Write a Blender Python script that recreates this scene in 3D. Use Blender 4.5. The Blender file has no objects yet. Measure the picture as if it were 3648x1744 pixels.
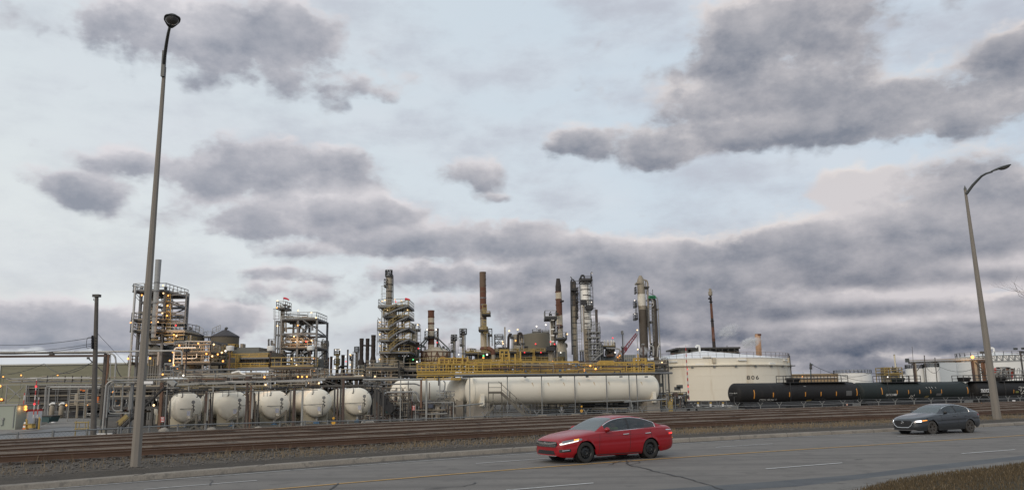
import bpy, math, random
from math import sin, cos, tan, atan2, asin, radians, degrees, pi, sqrt, exp
from mathutils import Vector, Matrix
V3 = Vector
sc = bpy.context.scene
col = sc.collection
random.seed(7)
# ------------------------------------------------------------------ camera
FPX, PW, PH = 2845.0, 3648, 1744          # focal length and frame in photo pixels
CAMH = 2.3
PITCH, ROLL = radians(10.4), radians(0.8)
FWD = V3((0, cos(PITCH), sin(PITCH)))
_r = V3((1, 0, 0)); _u = _r.cross(FWD)
RIGHT = cos(ROLL) * _r - sin(ROLL) * _u
UP = cos(ROLL) * _u + sin(ROLL) * _r
cam = bpy.data.cameras.new('camera'); camo = bpy.data.objects.new('camera', cam); col.objects.link(camo)
cam.sensor_width = 36; cam.lens = 36 * FPX / PW; cam.clip_end = 6000; cam.clip_start = 0.1
mw = Matrix((RIGHT, UP, -FWD)).transposed().to_4x4(); mw.translation = (0, 0, CAMH)
camo.matrix_world = mw
sc.camera = camo
sc.render.resolution_x, sc.render.resolution_y = 1024, 489
sc.view_settings.view_transform = 'Standard'; sc.view_settings.look = 'None'
sc.view_settings.exposure = 0.08; sc.view_settings.gamma = 1
sc.cycles.use_denoising = True
sc.cycles.max_bounces = 6; sc.cycles.transparent_max_bounces = 16
sc.cycles.volume_bounces = 1
def ray(x, y):
 return (FWD * FPX + RIGHT * (x - PW / 2) - UP * (y - PH / 2))
def azel(x, y):
 d = ray(x, y).normalized(); return atan2(d.x, d.y), asin(d.z)
ZP = -1.2                                  # level of the plant ground (the tracks run on a low bank)
def PX(x, y, D):
 d = ray(x, y); t = D / d.y
 return V3((d.x * t, D, CAMH + d.z * t))
def GND(x, y, z=0.0):
 d = ray(x, y); t = (z - CAMH) / d.z
 return V3((d.x * t, d.y * t, z))
def mpp(D):
 return D * cos(PITCH) / FPX            # metres per photo pixel at distance D
CR = {'Z1': (0, 1200, 3.079), 'Z2': (440, 1000, 4.107), 'Z3': (640, 1130, 4.564), 'Z4': (560, 1280, 4.107),
      'Z5': (950, 1040, 4.107), 'Z6': (1200, 950, 3.08), 'Z7': (1280, 1270, 4.4), 'Z8': (1450, 1080, 4.563),
      'Z9': (1760, 1080, 4.106), 'Z10': (2060, 960, 3.423), 'Z11': (2280, 1340, 6.844), 'Z12': (2600, 1300, 4.954),
      'Z13': (3100, 1220, 4.4), 'C1': (0, 900, 1.46), 'C2': (400, 900, 1.76), 'C3': (900, 950, 2.02),
      'C4': (1300, 900, 1.867), 'C5': (1650, 940, 1.987), 'C6': (2200, 940, 1.987), 'C7': (2850, 1100, 1.9135),
      'S': (0, 0, 1.0), 'B1': (0, 1380, 2.8246), 'B2': (912, 1380, 2.8246), 'B3': (1824, 1380, 2.8246), 'B4': (2736, 1380, 2.8246)}
def VW(c, D):
 ox, oy, s = CR[c]
 def q(x, y, d=0.0):
  return PX(ox + x / s, oy + y / s, D + d)
 q.m = mpp(D) / s; q.D = D; q.s = s
 def at(x, y, z=ZP):
  p = q(x, y); return V3((p.x, p.y, z))
 q.at = at
 return q
# ------------------------------------------------------------------ sun and sky
SUN_EL, SUN_AZ = radians(28), radians(205)   # behind the camera, soft through the overcast
sl = bpy.data.lights.new('sun', 'SUN'); so = bpy.data.objects.new('sun', sl); col.objects.link(so)
sl.energy = 1.15; sl.angle = radians(25); sl.color = (1.0, 0.86, 0.70)
_sd = V3((sin(SUN_AZ) * cos(SUN_EL), cos(SUN_AZ) * cos(SUN_EL), sin(SUN_EL)))
so.rotation_euler = (-_sd).to_track_quat('-Z', 'Y').to_euler(); so.location = (0, 0, 60)
world = bpy.data.worlds.new('World'); sc.world = world; world.use_nodes = True
class NT:
 def __init__(s, nt): s.nt = nt; s.n = nt.nodes; s.l = nt.links
 def new(s, t, **k):
  n = s.n.new(t)
  for a, b in k.items(): setattr(n, a, b)
  return n
 def put(s, sock, v):
  if hasattr(v, 'is_output') or hasattr(v, 'links'): s.l.new(v, sock)
  else: sock.default_value = v
 def m(s, op, a, b=None, c=None, clamp=False):
  n = s.n.new('ShaderNodeMath'); n.operation = op; n.use_clamp = clamp
  s.put(n.inputs[0], a)
  if b is not None: s.put(n.inputs[1], b)
  if c is not None: s.put(n.inputs[2], c)
  return n.outputs[0]
 def vm(s, op, a, b=None, out=0):
  n = s.n.new('ShaderNodeVectorMath'); n.operation = op; s.put(n.inputs[0], a)
  if b is not None: s.put(n.inputs[1], b)
  return n.outputs[out]
 def mix(s, f, a, b, typ='RGBA', blend='MIX'):
  n = s.n.new('ShaderNodeMix'); n.data_type = typ
  if typ == 'RGBA': n.blend_type = blend; i = (6, 7); o = 2
  else: i = (2, 3); o = 0
  s.put(n.inputs[0], f); s.put(n.inputs[i[0]], a); s.put(n.inputs[i[1]], b)
  return n.outputs[o]
 def rng(s, v, a, b, c=0.0, d=1.0, smooth=True):
  n = s.n.new('ShaderNodeMapRange'); n.interpolation_type = 'SMOOTHSTEP' if smooth else 'LINEAR'
  s.put(n.inputs[0], v)
  for i, x in zip((1, 2, 3, 4), (a, b, c, d)): s.put(n.inputs[i], x)
  return n.outputs[0]
 def noise(s, vec, scale, detail=4, rough=0.55, out=0, dist=0.0):
  n = s.n.new('ShaderNodeTexNoise'); s.put(n.inputs['Vector'], vec)
  n.inputs['Scale'].default_value = scale; n.inputs['Detail'].default_value = detail
  n.inputs['Roughness'].default_value = rough; n.inputs['Distortion'].default_value = dist
  return n.outputs[out]
def srgb(r, g, b, k=1.0):
 f = lambda c: ((c / 255 + .055) / 1.055) ** 2.4 if c > 10 else c / 255 / 12.92
 return (f(r) * k, f(g) * k, f(b) * k, 1)
BLOBS = [(400, 85, 170, 62, .85), (600, 110, 190, 62, .85), (760, 90, 100, 50, .55), (860, 215, 110, 32, .75), (960, 240, 50, 16, .5), (230, 70, 60, 45, .45), (700, 30, 120, 40, .5),
         (650, 365, 130, 42, .9), (680, 430, 200, 36, 1.0), (510, 455, 90, 26, .8), (870, 400, 60, 34, .65),
         (120, 450, 80, 30, .95), (215, 488, 42, 20, .8), (310, 415, 80, 22, .85),
         (690, 530, 200, 36, .95), (690, 580, 170, 24, .85), (900, 530, 120, 30, .9), (1000, 530, 50, 18, .5),
         (1180, 430, 80, 38, .8), (1250, 492, 45, 14, .65), (1000, 600, 95, 28, .75), (1170, 615, 190, 30, 1.0), (1370, 610, 150, 26, .75), (1240, 565, 150, 22, .5),
         (760, 630, 90, 16, .6), (640, 690, 100, 16, .6), (960, 690, 150, 28, .8), (720, 740, 130, 20, .6), (1230, 690, 170, 24, .9),
         (1880, 50, 120, 70, .75), (2060, 30, 200, 55, .8), (1970, 130, 180, 60, .9), (2030, 210, 140, 50, .75), (2250, 230, 180, 40, .8), (2140, 305, 300, 40, .95), (1740, 260, 100, 42, .8), (1790, 345, 170, 36, .9),
         (1690, 395, 75, 22, .8), (1470, 350, 80, 38, .9), (1400, 370, 42, 22, .5), (2430, 295, 120, 34, .75), (2545, 110, 65, 52, 1.0),
         (2450, 400, 150, 30, .85), (2500, 460, 170, 34, .95), (2130, 470, 75, 46, .85), (2220, 570, 260, 38, .9), (2480, 560, 140, 34, .9), (1900, 620, 200, 30, .8), (2330, 635, 240, 22, .9),
         (1560, 650, 170, 30, .9), (1760, 690, 200, 24, .85), (2080, 690, 230, 22, .9), (2420, 700, 170, 22, .9), (1480, 740, 190, 26, .85), (1750, 755, 200, 22, .9),
         (2080, 775, 230, 18, .85), (2480, 780, 170, 20, .85), (1500, 820, 200, 22, .9), (1800, 825, 220, 18, .9), (2150, 850, 230, 16, .9), (2480, 850, 170, 16, .9), (1150, 770, 160, 26, .75), (1000, 830, 130, 22, .6),
         (1700, 890, 240, 16, .85), (2100, 910, 260, 14, .85), (2480, 920, 200, 14, .85), (1300, 880, 200, 18, .75), (1950, 960, 500, 12, .6),
         (90, 785, 130, 34, .95), (270, 815, 150, 30, .95), (430, 800, 100, 36, .55), (570, 810, 100, 28, .85), (60, 845, 180, 22, .9), (330, 860, 200, 18, .8)]
def cloud_group():
 g = bpy.data.node_groups.new('cloud_density', 'ShaderNodeTree')
 g.interface.new_socket('Vector', in_out='INPUT', socket_type='NodeSocketVector')
 g.interface.new_socket('Density', in_out='OUTPUT', socket_type='NodeSocketFloat'); g.interface.new_socket('Height', in_out='OUTPUT', socket_type='NodeSocketFloat')
 t = NT(g); gi = t.new('NodeGroupInput'); go = t.new('NodeGroupOutput')
 vec = gi.outputs[0]
 st = t.vm('MULTIPLY', vec, (1.0, 1.7, 1.0))
 w = t.vm('SUBTRACT', t.noise(st, 7.0, 5, .55, out=1), (.5, .5, .5))
 w2 = t.vm('SUBTRACT', t.noise(st, 22.0, 3, .55, out=1), (.5, .5, .5))
 p = t.vm('ADD', vec, t.vm('MULTIPLY', w, (.058, .030, 0)))
 p = t.vm('ADD', p, t.vm('MULTIPLY', w2, (.034, .022, 0)))
 acc = 0.0; hac = 0.0; ssum = 0.02
 for (x, y, rx, ry, a) in BLOBS:
  k = PW / 2576
  u, v = azel(x * k, y * k)
  ru = 1.25 * rx * k / FPX; rv = 1.22 * ry * k / FPX
  nd = t.new('ShaderNodeVectorMath'); nd.operation = 'MULTIPLY_ADD'; t.put(nd.inputs[0], p); nd.inputs[1].default_value = (1 / ru, 1 / rv, 0); nd.inputs[2].default_value = (-u / ru, -v / rv, 0); d = nd.outputs[0]
  qd = t.vm('DOT_PRODUCT', d, d, out=1)
  e = t.m('EXPONENT', t.m('MULTIPLY', qd, -.85))
  acc = t.m('MULTIPLY_ADD', e, a * 1.05, acc)
  e2 = t.m('MULTIPLY', e, e); hy = t.vm('DOT_PRODUCT', d, (0, 1, 0), out=1)
  hac = t.m('MULTIPLY_ADD', e2, hy, hac); ssum = t.m('ADD', ssum, e2)
 fb = t.m('SUBTRACT', t.noise(t.vm('MULTIPLY', vec, (1.0, 1.6, 1.0)), 9.0, 9, .64), .5)
 acc = t.m('MULTIPLY', acc, t.m('MULTIPLY_ADD', fb, 2.1, 1.0))
 acc = t.m('MULTIPLY_ADD', fb, .60, acc)
 vo = t.new('ShaderNodeTexVoronoi', feature='SMOOTH_F1'); t.put(vo.inputs['Vector'], t.vm('MULTIPLY', p, (1.0, 1.45, 1.0))); vo.inputs['Scale'].default_value = 15.0; vo.inputs['Detail'].default_value = 3.0; vo.inputs['Roughness'].default_value = .55; vo.inputs['Smoothness'].default_value = .6
 acc = t.m('MULTIPLY_ADD', t.m('SUBTRACT', .66, vo.outputs['Distance']), .85, acc)
 sp = t.new('ShaderNodeSeparateXYZ'); t.l.new(vec, sp.inputs[0])
 reg = t.m('MULTIPLY', t.rng(sp.outputs[0], -.22, .2), t.rng(sp.outputs[1], .235, .13))
 st2 = t.noise(t.vm('MULTIPLY', vec, (1.0, 1.9, 1.0)), 8.5, 9, .62)
 acc = t.m('MULTIPLY_ADD', t.m('MULTIPLY_ADD', t.m('SUBTRACT', st2, .45), 2.4, .50), reg, acc)
 t.l.new(acc, go.inputs[0]); t.l.new(t.m('DIVIDE', hac, ssum), go.inputs[1])
 return g
def build_world():
 t = NT(world.node_tree); t.n.clear()
 tc = t.new('ShaderNodeTexCoord'); sep = t.new('ShaderNodeSeparateXYZ'); t.l.new(tc.outputs['Generated'], sep.inputs[0])
 x, y, z = sep.outputs
 u = t.m('ARCTAN2', x, y); v = t.m('ARCSINE', z)
 cb = t.new('ShaderNodeCombineXYZ'); t.put(cb.inputs[0], u); t.put(cb.inputs[1], v)
 uv = cb.outputs[0]
 g = cloud_group()
 def dens(vec):
  n = t.new('ShaderNodeGroup'); n.node_tree = g; t.put(n.inputs[0], vec); return n.outputs[0], n.outputs[1]
 d0, hgt = dens(uv)
 sky = t.new('ShaderNodeTexSky', sky_type='NISHITA', sun_disc=False)
 sky.sun_elevation = SUN_EL; sky.sun_rotation = SUN_AZ; sky.air_density = 1.2; sky.dust_density = 3
 nis = t.mix(1.0, sky.outputs[0], (.10, .10, .10, 1), blend='MULTIPLY')
 lr = t.rng(u, -.75, .55); el = t.rng(v, 0, .45)
 veil = t.mix(lr, srgb(234, 236, 232), srgb(200, 212, 224))
 veil = t.mix(t.m('MULTIPLY', el, .55), veil, srgb(200, 214, 226))
 wisp = t.rng(t.noise(t.vm('MULTIPLY', uv, (1, 3, 1)), 4.0, 5, .5), .35, .7)
 veil = t.mix(t.m('MULTIPLY', wisp, .55), veil, srgb(216, 220, 226))
 thin = t.rng(t.noise(t.vm('MULTIPLY', uv, (1, 2.2, 1)), 5.5, 8, .6), .42, .70)
 veil = t.mix(t.m('MULTIPLY', thin, t.rng(u, -.6, .1, .45, .85)), veil, srgb(186, 189, 199))
 clear = t.mix(.90, nis, veil)
 low = t.m('MULTIPLY', t.rng(v, .23, .02), t.rng(u, -.35, .35))
 gap = t.mix(t.rng(v, .0, .12), srgb(150, 159, 174), srgb(168, 174, 186))
 clear = t.mix(t.m('MULTIPLY', low, .9), clear, gap)
 lowl = t.m('MULTIPLY', t.rng(v, .10, .0), t.rng(u, -.1, -.45))
 clear = t.mix(t.m('MULTIPLY', lowl, .55), clear, srgb(190, 197, 210))
 a = t.rng(d0, .02, .66)
 det = t.noise(t.vm('MULTIPLY', uv, (1, 1.5, 1)), 13.0, 9, .62)
 sh = t.m('MULTIPLY_ADD', hgt, t.m('MULTIPLY_ADD', t.m('MULTIPLY', t.rng(v, .24, .14), t.rng(u, -.3, .1)), .26, -.42), .42)
 sh = t.m('MULTIPLY_ADD', t.m('SUBTRACT', det, .5), 1.35, sh)
 for (x, y, rx, ry, wt) in ((2160, 455, 110, 55, 1.2), (2060, 510, 110, 45, .9), (2330, 735, 230, 20, 1.0), (2520, 660, 130, 20, .8), (880, 480, 150, 22, .6), (1150, 560, 200, 26, .6), (1600, 590, 160, 26, .5), (2250, 805, 260, 14, .8), (640, 325, 150, 24, .4)):
  k = PW / 2576; cu, cv = azel(x * k, y * k); ru, rv = rx * k / FPX, ry * k / FPX
  nd = t.new('ShaderNodeVectorMath'); nd.operation = 'MULTIPLY_ADD'; t.put(nd.inputs[0], uv); nd.inputs[1].default_value = (1 / ru, 1 / rv, 0); nd.inputs[2].default_value = (-cu / ru, -cv / rv, 0)
  sh = t.m('MULTIPLY_ADD', t.m('EXPONENT', t.m('MULTIPLY', t.vm('DOT_PRODUCT', nd.outputs[0], nd.outputs[0], out=1), -1.0)), -wt * .75, sh)
 sh = t.m('MULTIPLY_ADD', t.rng(d0, .3, 1.3), .28, sh, clamp=True)
 lit = t.mix(t.rng(u, -.6, .5), srgb(210, 208, 213), srgb(206, 201, 202))
 lit = t.mix(t.m('MULTIPLY', t.rng(v, .30, .10), .5), lit, srgb(208, 201, 204))
 drk = t.mix(t.rng(u, -.5, .4), srgb(136, 141, 154), srgb(118, 123, 136))
 drk = t.mix(t.m('MULTIPLY', t.rng(v, .19, .05), t.rng(u, -.35, .3)), drk, srgb(78, 87, 105))
 cc = t.mix(sh, lit, drk)
 rim = t.m('MULTIPLY', t.rng(d0, 1.0, .4), t.rng(hgt, .0, 1.0))
 cc = t.mix(t.m('MULTIPLY', rim, .85), cc, t.mix(t.rng(u, -.2, .4), srgb(222, 218, 221), srgb(232, 223, 218)))
 c = t.mix(t.m('MULTIPLY', a, .93), clear, cc)
 back = t.rng(y, .15, -.6)
 c = t.mix(back, c, t.mix(1.0, t.mix(.65, c, srgb(240, 226, 206)), (2.0, 1.8, 1.52, 1), blend='MULTIPLY'))
 c = t.mix(t.rng(v, -.03, -.12), c, srgb(120, 118, 115))
 bg = t.new('ShaderNodeBackground'); t.put(bg.inputs[0], c); bg.inputs[1].default_value = 1.0
 out = t.new('ShaderNodeOutputWorld'); t.l.new(bg.outputs[0], out.inputs[0])
 world.cycles.sampling_method = 'MANUAL'; world.cycles.sample_map_resolution = 512
build_world()
# ------------------------------------------------------------------ materials
MATS = {}
def M(name, c, rough=.6, metal=0.0, var=.18, scale=2.0, stain=None, stain_amt=.5, stain_thr=.55, streak=False, spec=.5, bump=0.0, bscale=20.0, coat=0.0, fine=0.0):
 m = bpy.data.materials.new(name); m.use_nodes = True; t = NT(m.node_tree)
 b = t.n['Principled BSDF']
 tc = t.new('ShaderNodeTexCoord').outputs['Object']; oi = t.new('ShaderNodeObjectInfo'); tc = t.vm('ADD', tc, t.vm('MULTIPLY', oi.outputs['Location'], (1.37, .73, 0)))
 n1 = t.noise(tc, scale, 5, .6)
 cc = t.mix(n1, tuple(k * (1 - var) for k in c[:3]) + (1,), tuple(min(1, k * (1 + var)) for k in c[:3]) + (1,))
 if fine:
  n3 = t.noise(tc, scale * 14, 3, .7)
  cc = t.mix(t.m('MULTIPLY', t.rng(n3, .3, .75), fine), cc, tuple(k * .45 for k in c[:3]) + (1,))
 if stain:
  sv = t.vm('MULTIPLY', tc, (1.0, 1.0, .12)) if streak else tc
  n2 = t.noise(sv, scale * (1.6 if streak else .9), 5, .65)
  cc = t.mix(t.m('MULTIPLY', t.rng(n2, stain_thr, stain_thr + .18), stain_amt), cc, tuple(stain[:3]) + (1,))
 t.put(b.inputs['Base Color'], cc)
 b.inputs['Roughness'].default_value = rough; b.inputs['Metallic'].default_value = metal
 b.inputs['Specular IOR Level'].default_value = spec; b.inputs['Coat Weight'].default_value = coat
 b.inputs['Coat Roughness'].default_value = .04
 if bump:
  bn = t.new('ShaderNodeBump'); bn.inputs['Strength'].default_value = bump; bn.inputs['Distance'].default_value = .05
  t.put(bn.inputs['Height'], t.noise(tc, bscale, 5, .7)); t.l.new(bn.outputs[0], b.inputs['Normal'])
 MATS[name] = m
 return m
def EM(name, c, s):
 m = bpy.data.materials.new(name); m.use_nodes = True; t = NT(m.node_tree); b = t.n['Principled BSDF']
 b.inputs['Base Color'].default_value = tuple(c[:3]) + (1,); b.inputs['Emission Color'].default_value = tuple(c[:3]) + (1,)
 b.inputs['Emission Strength'].default_value = s; m.cycles.emission_sampling = 'NONE'; MATS[name] = m
 return m
RUST = (.17, .075, .035)
steel = M('grey_steel', (.17, .175, .18), .55, .2, .25, 1.5, stain=(.10, .065, .045), stain_amt=.5)
steel_d = M('dark_steel', (.062, .06, .058), .6, .2, .3, 1.5, stain=RUST, stain_amt=.35)
steel_l = M('pale_galvanised_steel', (.27, .275, .27), .5, .3, .18, 2, stain=(.2, .15, .1), stain_amt=.3)
pipe_l = M('pale_pipe_cladding', (.36, .355, .34), .45, .2, .15, 2, stain=(.25, .22, .18), stain_amt=.4)
rusty = M('rusty_steel', (.15, .085, .055), .8, 0, .4, 1.5, stain=(.24, .13, .07), stain_amt=.6)
brownp = M('brown_oxide_paint', (.075, .05, .042), .7, 0, .3, 1.5, stain=RUST, stain_amt=.5)
blackp = M('black_paint', (.022, .022, .024), .55, 0, .3, 2)
yellow = M('yellow_safety_paint', (.43, .285, .065), .5, 0, .14, 2, stain=(.30, .17, .05), stain_amt=.5)
yellow_d = M('faded_yellow_paint', (.29, .215, .075), .55, 0, .2, 2, stain=(.14, .09, .05), stain_amt=.5)
white_t = M('cream_white_tank_paint', (.80, .75, .64), .45, 0, .05, .6, stain=(.56, .45, .30), stain_amt=.38, stain_thr=.64, streak=True)
white_o = M('white_paint', (.74, .74, .72), .5, 0, .05, .5, stain=(.45, .42, .38), stain_amt=.35, streak=True)
insul = M('tan_insulation', (.30, .26, .20), .6, .1, .22, 1.2, stain=(.12, .08, .055), stain_amt=.6, streak=True)
insul_d = M('brown_soot_insulation', (.085, .07, .055), .7, 0, .25, 1.0, stain=(.035, .03, .028), stain_amt=.6, streak=True)
silver = M('silver_cladding', (.82, .80, .75), .45, .0, .08, 1.5, stain=(.42, .36, .28), stain_amt=.5, streak=True)
cream = M('cream_rusty_plate', (.50, .44, .34), .65, 0, .15, .9, stain=(.22, .10, .05), stain_amt=.65, stain_thr=.60, streak=True)
rustband = M('red_brown_rust_plate', (.135, .06, .038), .85, 0, .35, .9, stain=(.07, .035, .03), stain_amt=.7, streak=True)
stackbr = M('brown_stack_plate', (.14, .095, .065), .8, 0, .3, .8, stain=(.10, .05, .03), stain_amt=.7, streak=True)
soot = M('soot_black_plate', (.038, .030, .028), .8, 0, .35, 1.2, stain=(.07, .04, .035), stain_amt=.6)
olive = M('olive_siding', (.245, .24, .17), .6, 0, .08, .3)
greyg = M('grey_green_sheet', (.135, .14, .128), .6, .1, .18, .8, stain=(.09, .08, .07), stain_amt=.5, streak=True)
darkgreen = M('dark_green_paint', (.035, .06, .055), .55, 0, .3, 1.5)
concrete = M('concrete', (.30, .27, .23), .85, 0, .22, 1.2, stain=(.14, .12, .10), stain_amt=.5)
conc_pole = M('concrete_pole', (.215, .195, .17), .85, 0, .10, 1.0, stain=(.13, .115, .10), stain_amt=.4, streak=True, bump=.1)
woodp = M('weathered_timber', (.105, .095, .085), .85, 0, .3, 2.5, stain=(.04, .035, .03), stain_amt=.6, streak=True)
timber = M('grey_timber', (.22, .205, .17), .85, 0, .25, 3.0, stain=(.10, .09, .075), stain_amt=.5)
red_p = M('red_paint', (.42, .035, .025), .5, 0, .1, 2)
redsock = M('red_fabric', (.65, .04, .07), .8, 0, .08, 2)
orange_p = M('orange_paint', (.62, .16, .03), .55, 0, .1, 2)
bluev = M('blue_valve_paint', (.07, .17, .30), .5, 0, .2, 2)
greenp = M('green_paint', (.03, .22, .10), .5, 0, .2, 2)
magenta = M('crimson_paint', (.25, .045, .065), .5, 0, .15, 2)
signw = M('white_sign_face', (.72, .72, .72), .5, 0, .04, 2)
teal = M('teal_paint', (.03, .075, .08), .55, 0, .2, 2)
tan_w = M('tan_cladding', (.31, .22, .12), .6, 0, .1, .4)
lensd = M('lamp_lens', (.10, .10, .10), .15, 0, .05, 2)
lampgrey = M('lamp_housing', (.075, .082, .082), .5, .2, .1, 3)
e_orange = EM('orange_lamp_glow', (1.0, .40, .09), 2.0)
e_warm = EM('warm_lamp_glow', (1.0, .68, .36), 1.7)
e_white = EM('white_lamp_glow', (1.0, .92, .80), 1.5)
e_red = EM('red_lamp_glow', (1.0, .05, .06), 1.2)
e_green = EM('green_lamp_glow', (.15, 1.0, .35), .9)
# ------------------------------------------------------------------ mesh helpers
def org(o):
 p = V3((0, 0, 0))
 while o is not None: p = p + o.location; o = o.parent
 return p
def tag(o, label=None, cat=None, group=None, kind=None):
 if label: o['label'] = label
 if cat: o['category'] = cat
 if group: o['group'] = group
 if kind: o['kind'] = kind
 return o
def T(name, label, cat, loc, group=None):
 o = bpy.data.objects.new(name, None); o.empty_display_size = .5; o.location = loc; col.objects.link(o)
 return tag(o, label, cat, group)
class MB:
 def __init__(s): s.v = []; s.f = []
 def add(s, vs, fs):
  o = len(s.v); s.v += [V3(p) for p in vs]; s.f += [tuple(i + o for i in f) for f in fs]; return s
 def box(s, c, size, rz=0.0):
  c = V3(c); hx, hy, hz = size[0] / 2, size[1] / 2, size[2] / 2; cr, sr = cos(rz), sin(rz)
  vs = []
  for dz in (-hz, hz):
   for dx, dy in ((-hx, -hy), (hx, -hy), (hx, hy), (-hx, hy)):
    vs.append((c.x + dx * cr - dy * sr, c.y + dx * sr + dy * cr, c.z + dz))
  return s.add(vs, [(3, 2, 1, 0), (4, 5, 6, 7), (0, 1, 5, 4), (1, 2, 6, 5), (2, 3, 7, 6), (3, 0, 4, 7)])
 def beam(s, a, b, w, h=None, up=(0, 0, 1)):
  a, b = V3(a), V3(b); h = w if h is None else h
  d = (b - a)
  if d.length < 1e-6: return s
  d.normalize(); up = V3(up)
  if abs(d.dot(up)) > .98: up = V3((0, 1, 0))
  sx = d.cross(up).normalized(); sy = sx.cross(d)
  vs = []
  for p in (a, b):
   for i, j in ((-1, -1), (1, -1), (1, 1), (-1, 1)): vs.append(p + sx * (i * w / 2) + sy * (j * h / 2))
  return s.add(vs, [(0, 1, 2, 3), (7, 6, 5, 4), (0, 4, 5, 1), (1, 5, 6, 2), (2, 6, 7, 3), (3, 7, 4, 0)])
 def tube(s, pts, r, n=8, cap=True):
  pts = [V3(p) for p in pts]; N = len(pts)
  rs = r if isinstance(r, (list, tuple)) else [r] * N
  t0 = (pts[1] - pts[0]).normalized(); a = V3((0, 0, 1)) if abs(t0.z) < .9 else V3((1, 0, 0))
  nx = t0.cross(a).normalized(); vs = []
  for i in range(N):
   tt = (pts[min(i + 1, N - 1)] - pts[max(i - 1, 0)])
   if tt.length > 1e-9: tt.normalize()
   else: tt = t0
   nx = (nx - tt * nx.dot(tt))
   nx = nx.normalized() if nx.length > 1e-6 else tt.orthogonal().normalized()
   ny = tt.cross(nx)
   for k in range(n):
    an = 2 * pi * k / n; vs.append(pts[i] + (nx * cos(an) + ny * sin(an)) * rs[i])
  fs = [(i * n + k, i * n + (k + 1) % n, (i + 1) * n + (k + 1) % n, (i + 1) * n + k) for i in range(N - 1) for k in range(n)]
  if cap: fs += [tuple(range(n - 1, -1, -1)), tuple((N - 1) * n + k for k in range(n))]
  return s.add(vs, fs)
 def lathe(s, o, prof, n=24, ax=(0, 0, 1), a0=0.0, a1=2 * pi):
  o = V3(o); ax = V3(ax).normalized(); ex = ax.orthogonal().normalized() if abs(ax.z) < .99 else V3((1, 0, 0)); ey = ax.cross(ex)
  full = abs(a1 - a0 - 2 * pi) < 1e-6; m = n if full else n + 1; vs = []
  for (r, h) in prof:
   for k in range(m):
    an = a0 + (a1 - a0) * k / n; vs.append(o + ax * h + (ex * cos(an) + ey * sin(an)) * r)
  fs = []
  for i in range(len(prof) - 1):
   for k in range(n):
    k2 = (k + 1) % m; fs.append((i * m + k, i * m + k2, (i + 1) * m + k2, (i + 1) * m + k))
  return s.add(vs, fs)
 def cyl(s, a, b, r, r2=None, n=16):
  a, b = V3(a), V3(b); r2 = r if r2 is None else r2; L = (b - a).length
  return s.lathe(a, [(1e-4, 0), (r, 0), (r2, L), (1e-4, L)], n, b - a)
 def ball(s, c, r, n=8):
  return s.lathe(V3(c) - V3((0, 0, r)), [(max(1e-4, r * sin(pi * i / n)), r - r * cos(pi * i / n)) for i in range(n + 1)], n + 2)
 def poly(s, pts): return s.add(pts, [tuple(range(len(pts)))])
 def prism(s, pts, ext):
  n = len(pts); ext = V3(ext); pts = [V3(p) for p in pts]
  return s.add(pts + [p + ext for p in pts], [tuple(range(n))] + [tuple(range(2 * n - 1, n - 1, -1))] + [(i, n + i, n + (i + 1) % n, (i + 1) % n) for i in range(n)])
 def grid(s, rows):
  n = len(rows[0]); vs = [p for r in rows for p in r]
  return s.add(vs, [(i * n + k, i * n + k + 1, (i + 1) * n + k + 1, (i + 1) * n + k) for i in range(len(rows) - 1) for k in range(n - 1)])
 def build(s, name, mat, parent=None, smooth=True, loc=None, ang=40, **tg):
  me = bpy.data.meshes.new(name)
  o = bpy.data.objects.new(name, me); col.objects.link(o)
  base = V3(loc) if (loc is not None and parent is None) else (org(parent) if parent else V3((0, 0, 0)))
  me.from_pydata([tuple(p - base) for p in s.v], [], s.f); me.update()
  if parent: o.parent = parent
  elif loc is not None: o.location = base
  for mm in (mat if isinstance(mat, (list, tuple)) else [mat]): me.materials.append(mm)
  if smooth and len(me.polygons):
   me.polygons.foreach_set('use_smooth', [True] * len(me.polygons)); me.set_sharp_from_angle(angle=radians(ang))
  if tg: tag(o, **tg)
  return o
def beam(root, name, mat, a, b, w, h=None): return MB().beam(a, b, w, h).build(name, mat, root, smooth=False)
def rounded(pts, rad, k=4):
 pts = [V3(p) for p in pts]; out = [pts[0]]
 for i in range(1, len(pts) - 1):
  a, b, c = pts[i - 1], pts[i], pts[i + 1]
  r = min(rad, (a - b).length * .48, (c - b).length * .48)
  p0 = b + (a - b).normalized() * r; p1 = b + (c - b).normalized() * r
  for j in range(k + 1):
   s = j / k; out.append(p0 * (1 - s) ** 2 + b * 2 * s * (1 - s) + p1 * s * s)
 out.append(pts[-1]); return out
def pipe(root, mat, pts, r, name='pipe', rad=None, n=8, flange=0):
 mb = MB().tube(rounded(pts, rad or r * 3.2), r, n)
 if flange:
  for i in range(len(pts) - 1):
   a, b = V3(pts[i]), V3(pts[i + 1]); L = (b - a).length
   for j in range(1, int(L / flange) + 1):
    p = a + (b - a) * min(.97, j * flange / L); d = (b - a).normalized() * r * .25
    mb.cyl(p - d, p + d, r * 1.25, n=10)
 return mb.build(name, mat, root)
def rail(root, mat, pts, h=1.1, sp=1.6, r=.03, toe=True, name='railing', extra=1):
 mb = MB(); pts = [V3(p) for p in pts]; up = V3((0, 0, h))
 for a, b in zip(pts[:-1], pts[1:]):
  L = (b - a).length; n = max(1, round(L / sp))
  for i in range(n + 1):
   p = a + (b - a) * (i / n); mb.beam(p, p + up, r * 2)
  mb.beam(a + up, b + up, r * 2.2)
  for e in range(extra): mb.beam(a + up * ((e + 1) / (extra + 1)), b + up * ((e + 1) / (extra + 1)), r * 1.7)
  if toe: mb.beam(a + V3((0, 0, .08)), b + V3((0, 0, .08)), r, .16)
 return mb.build(name, mat, root, smooth=False)
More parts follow.
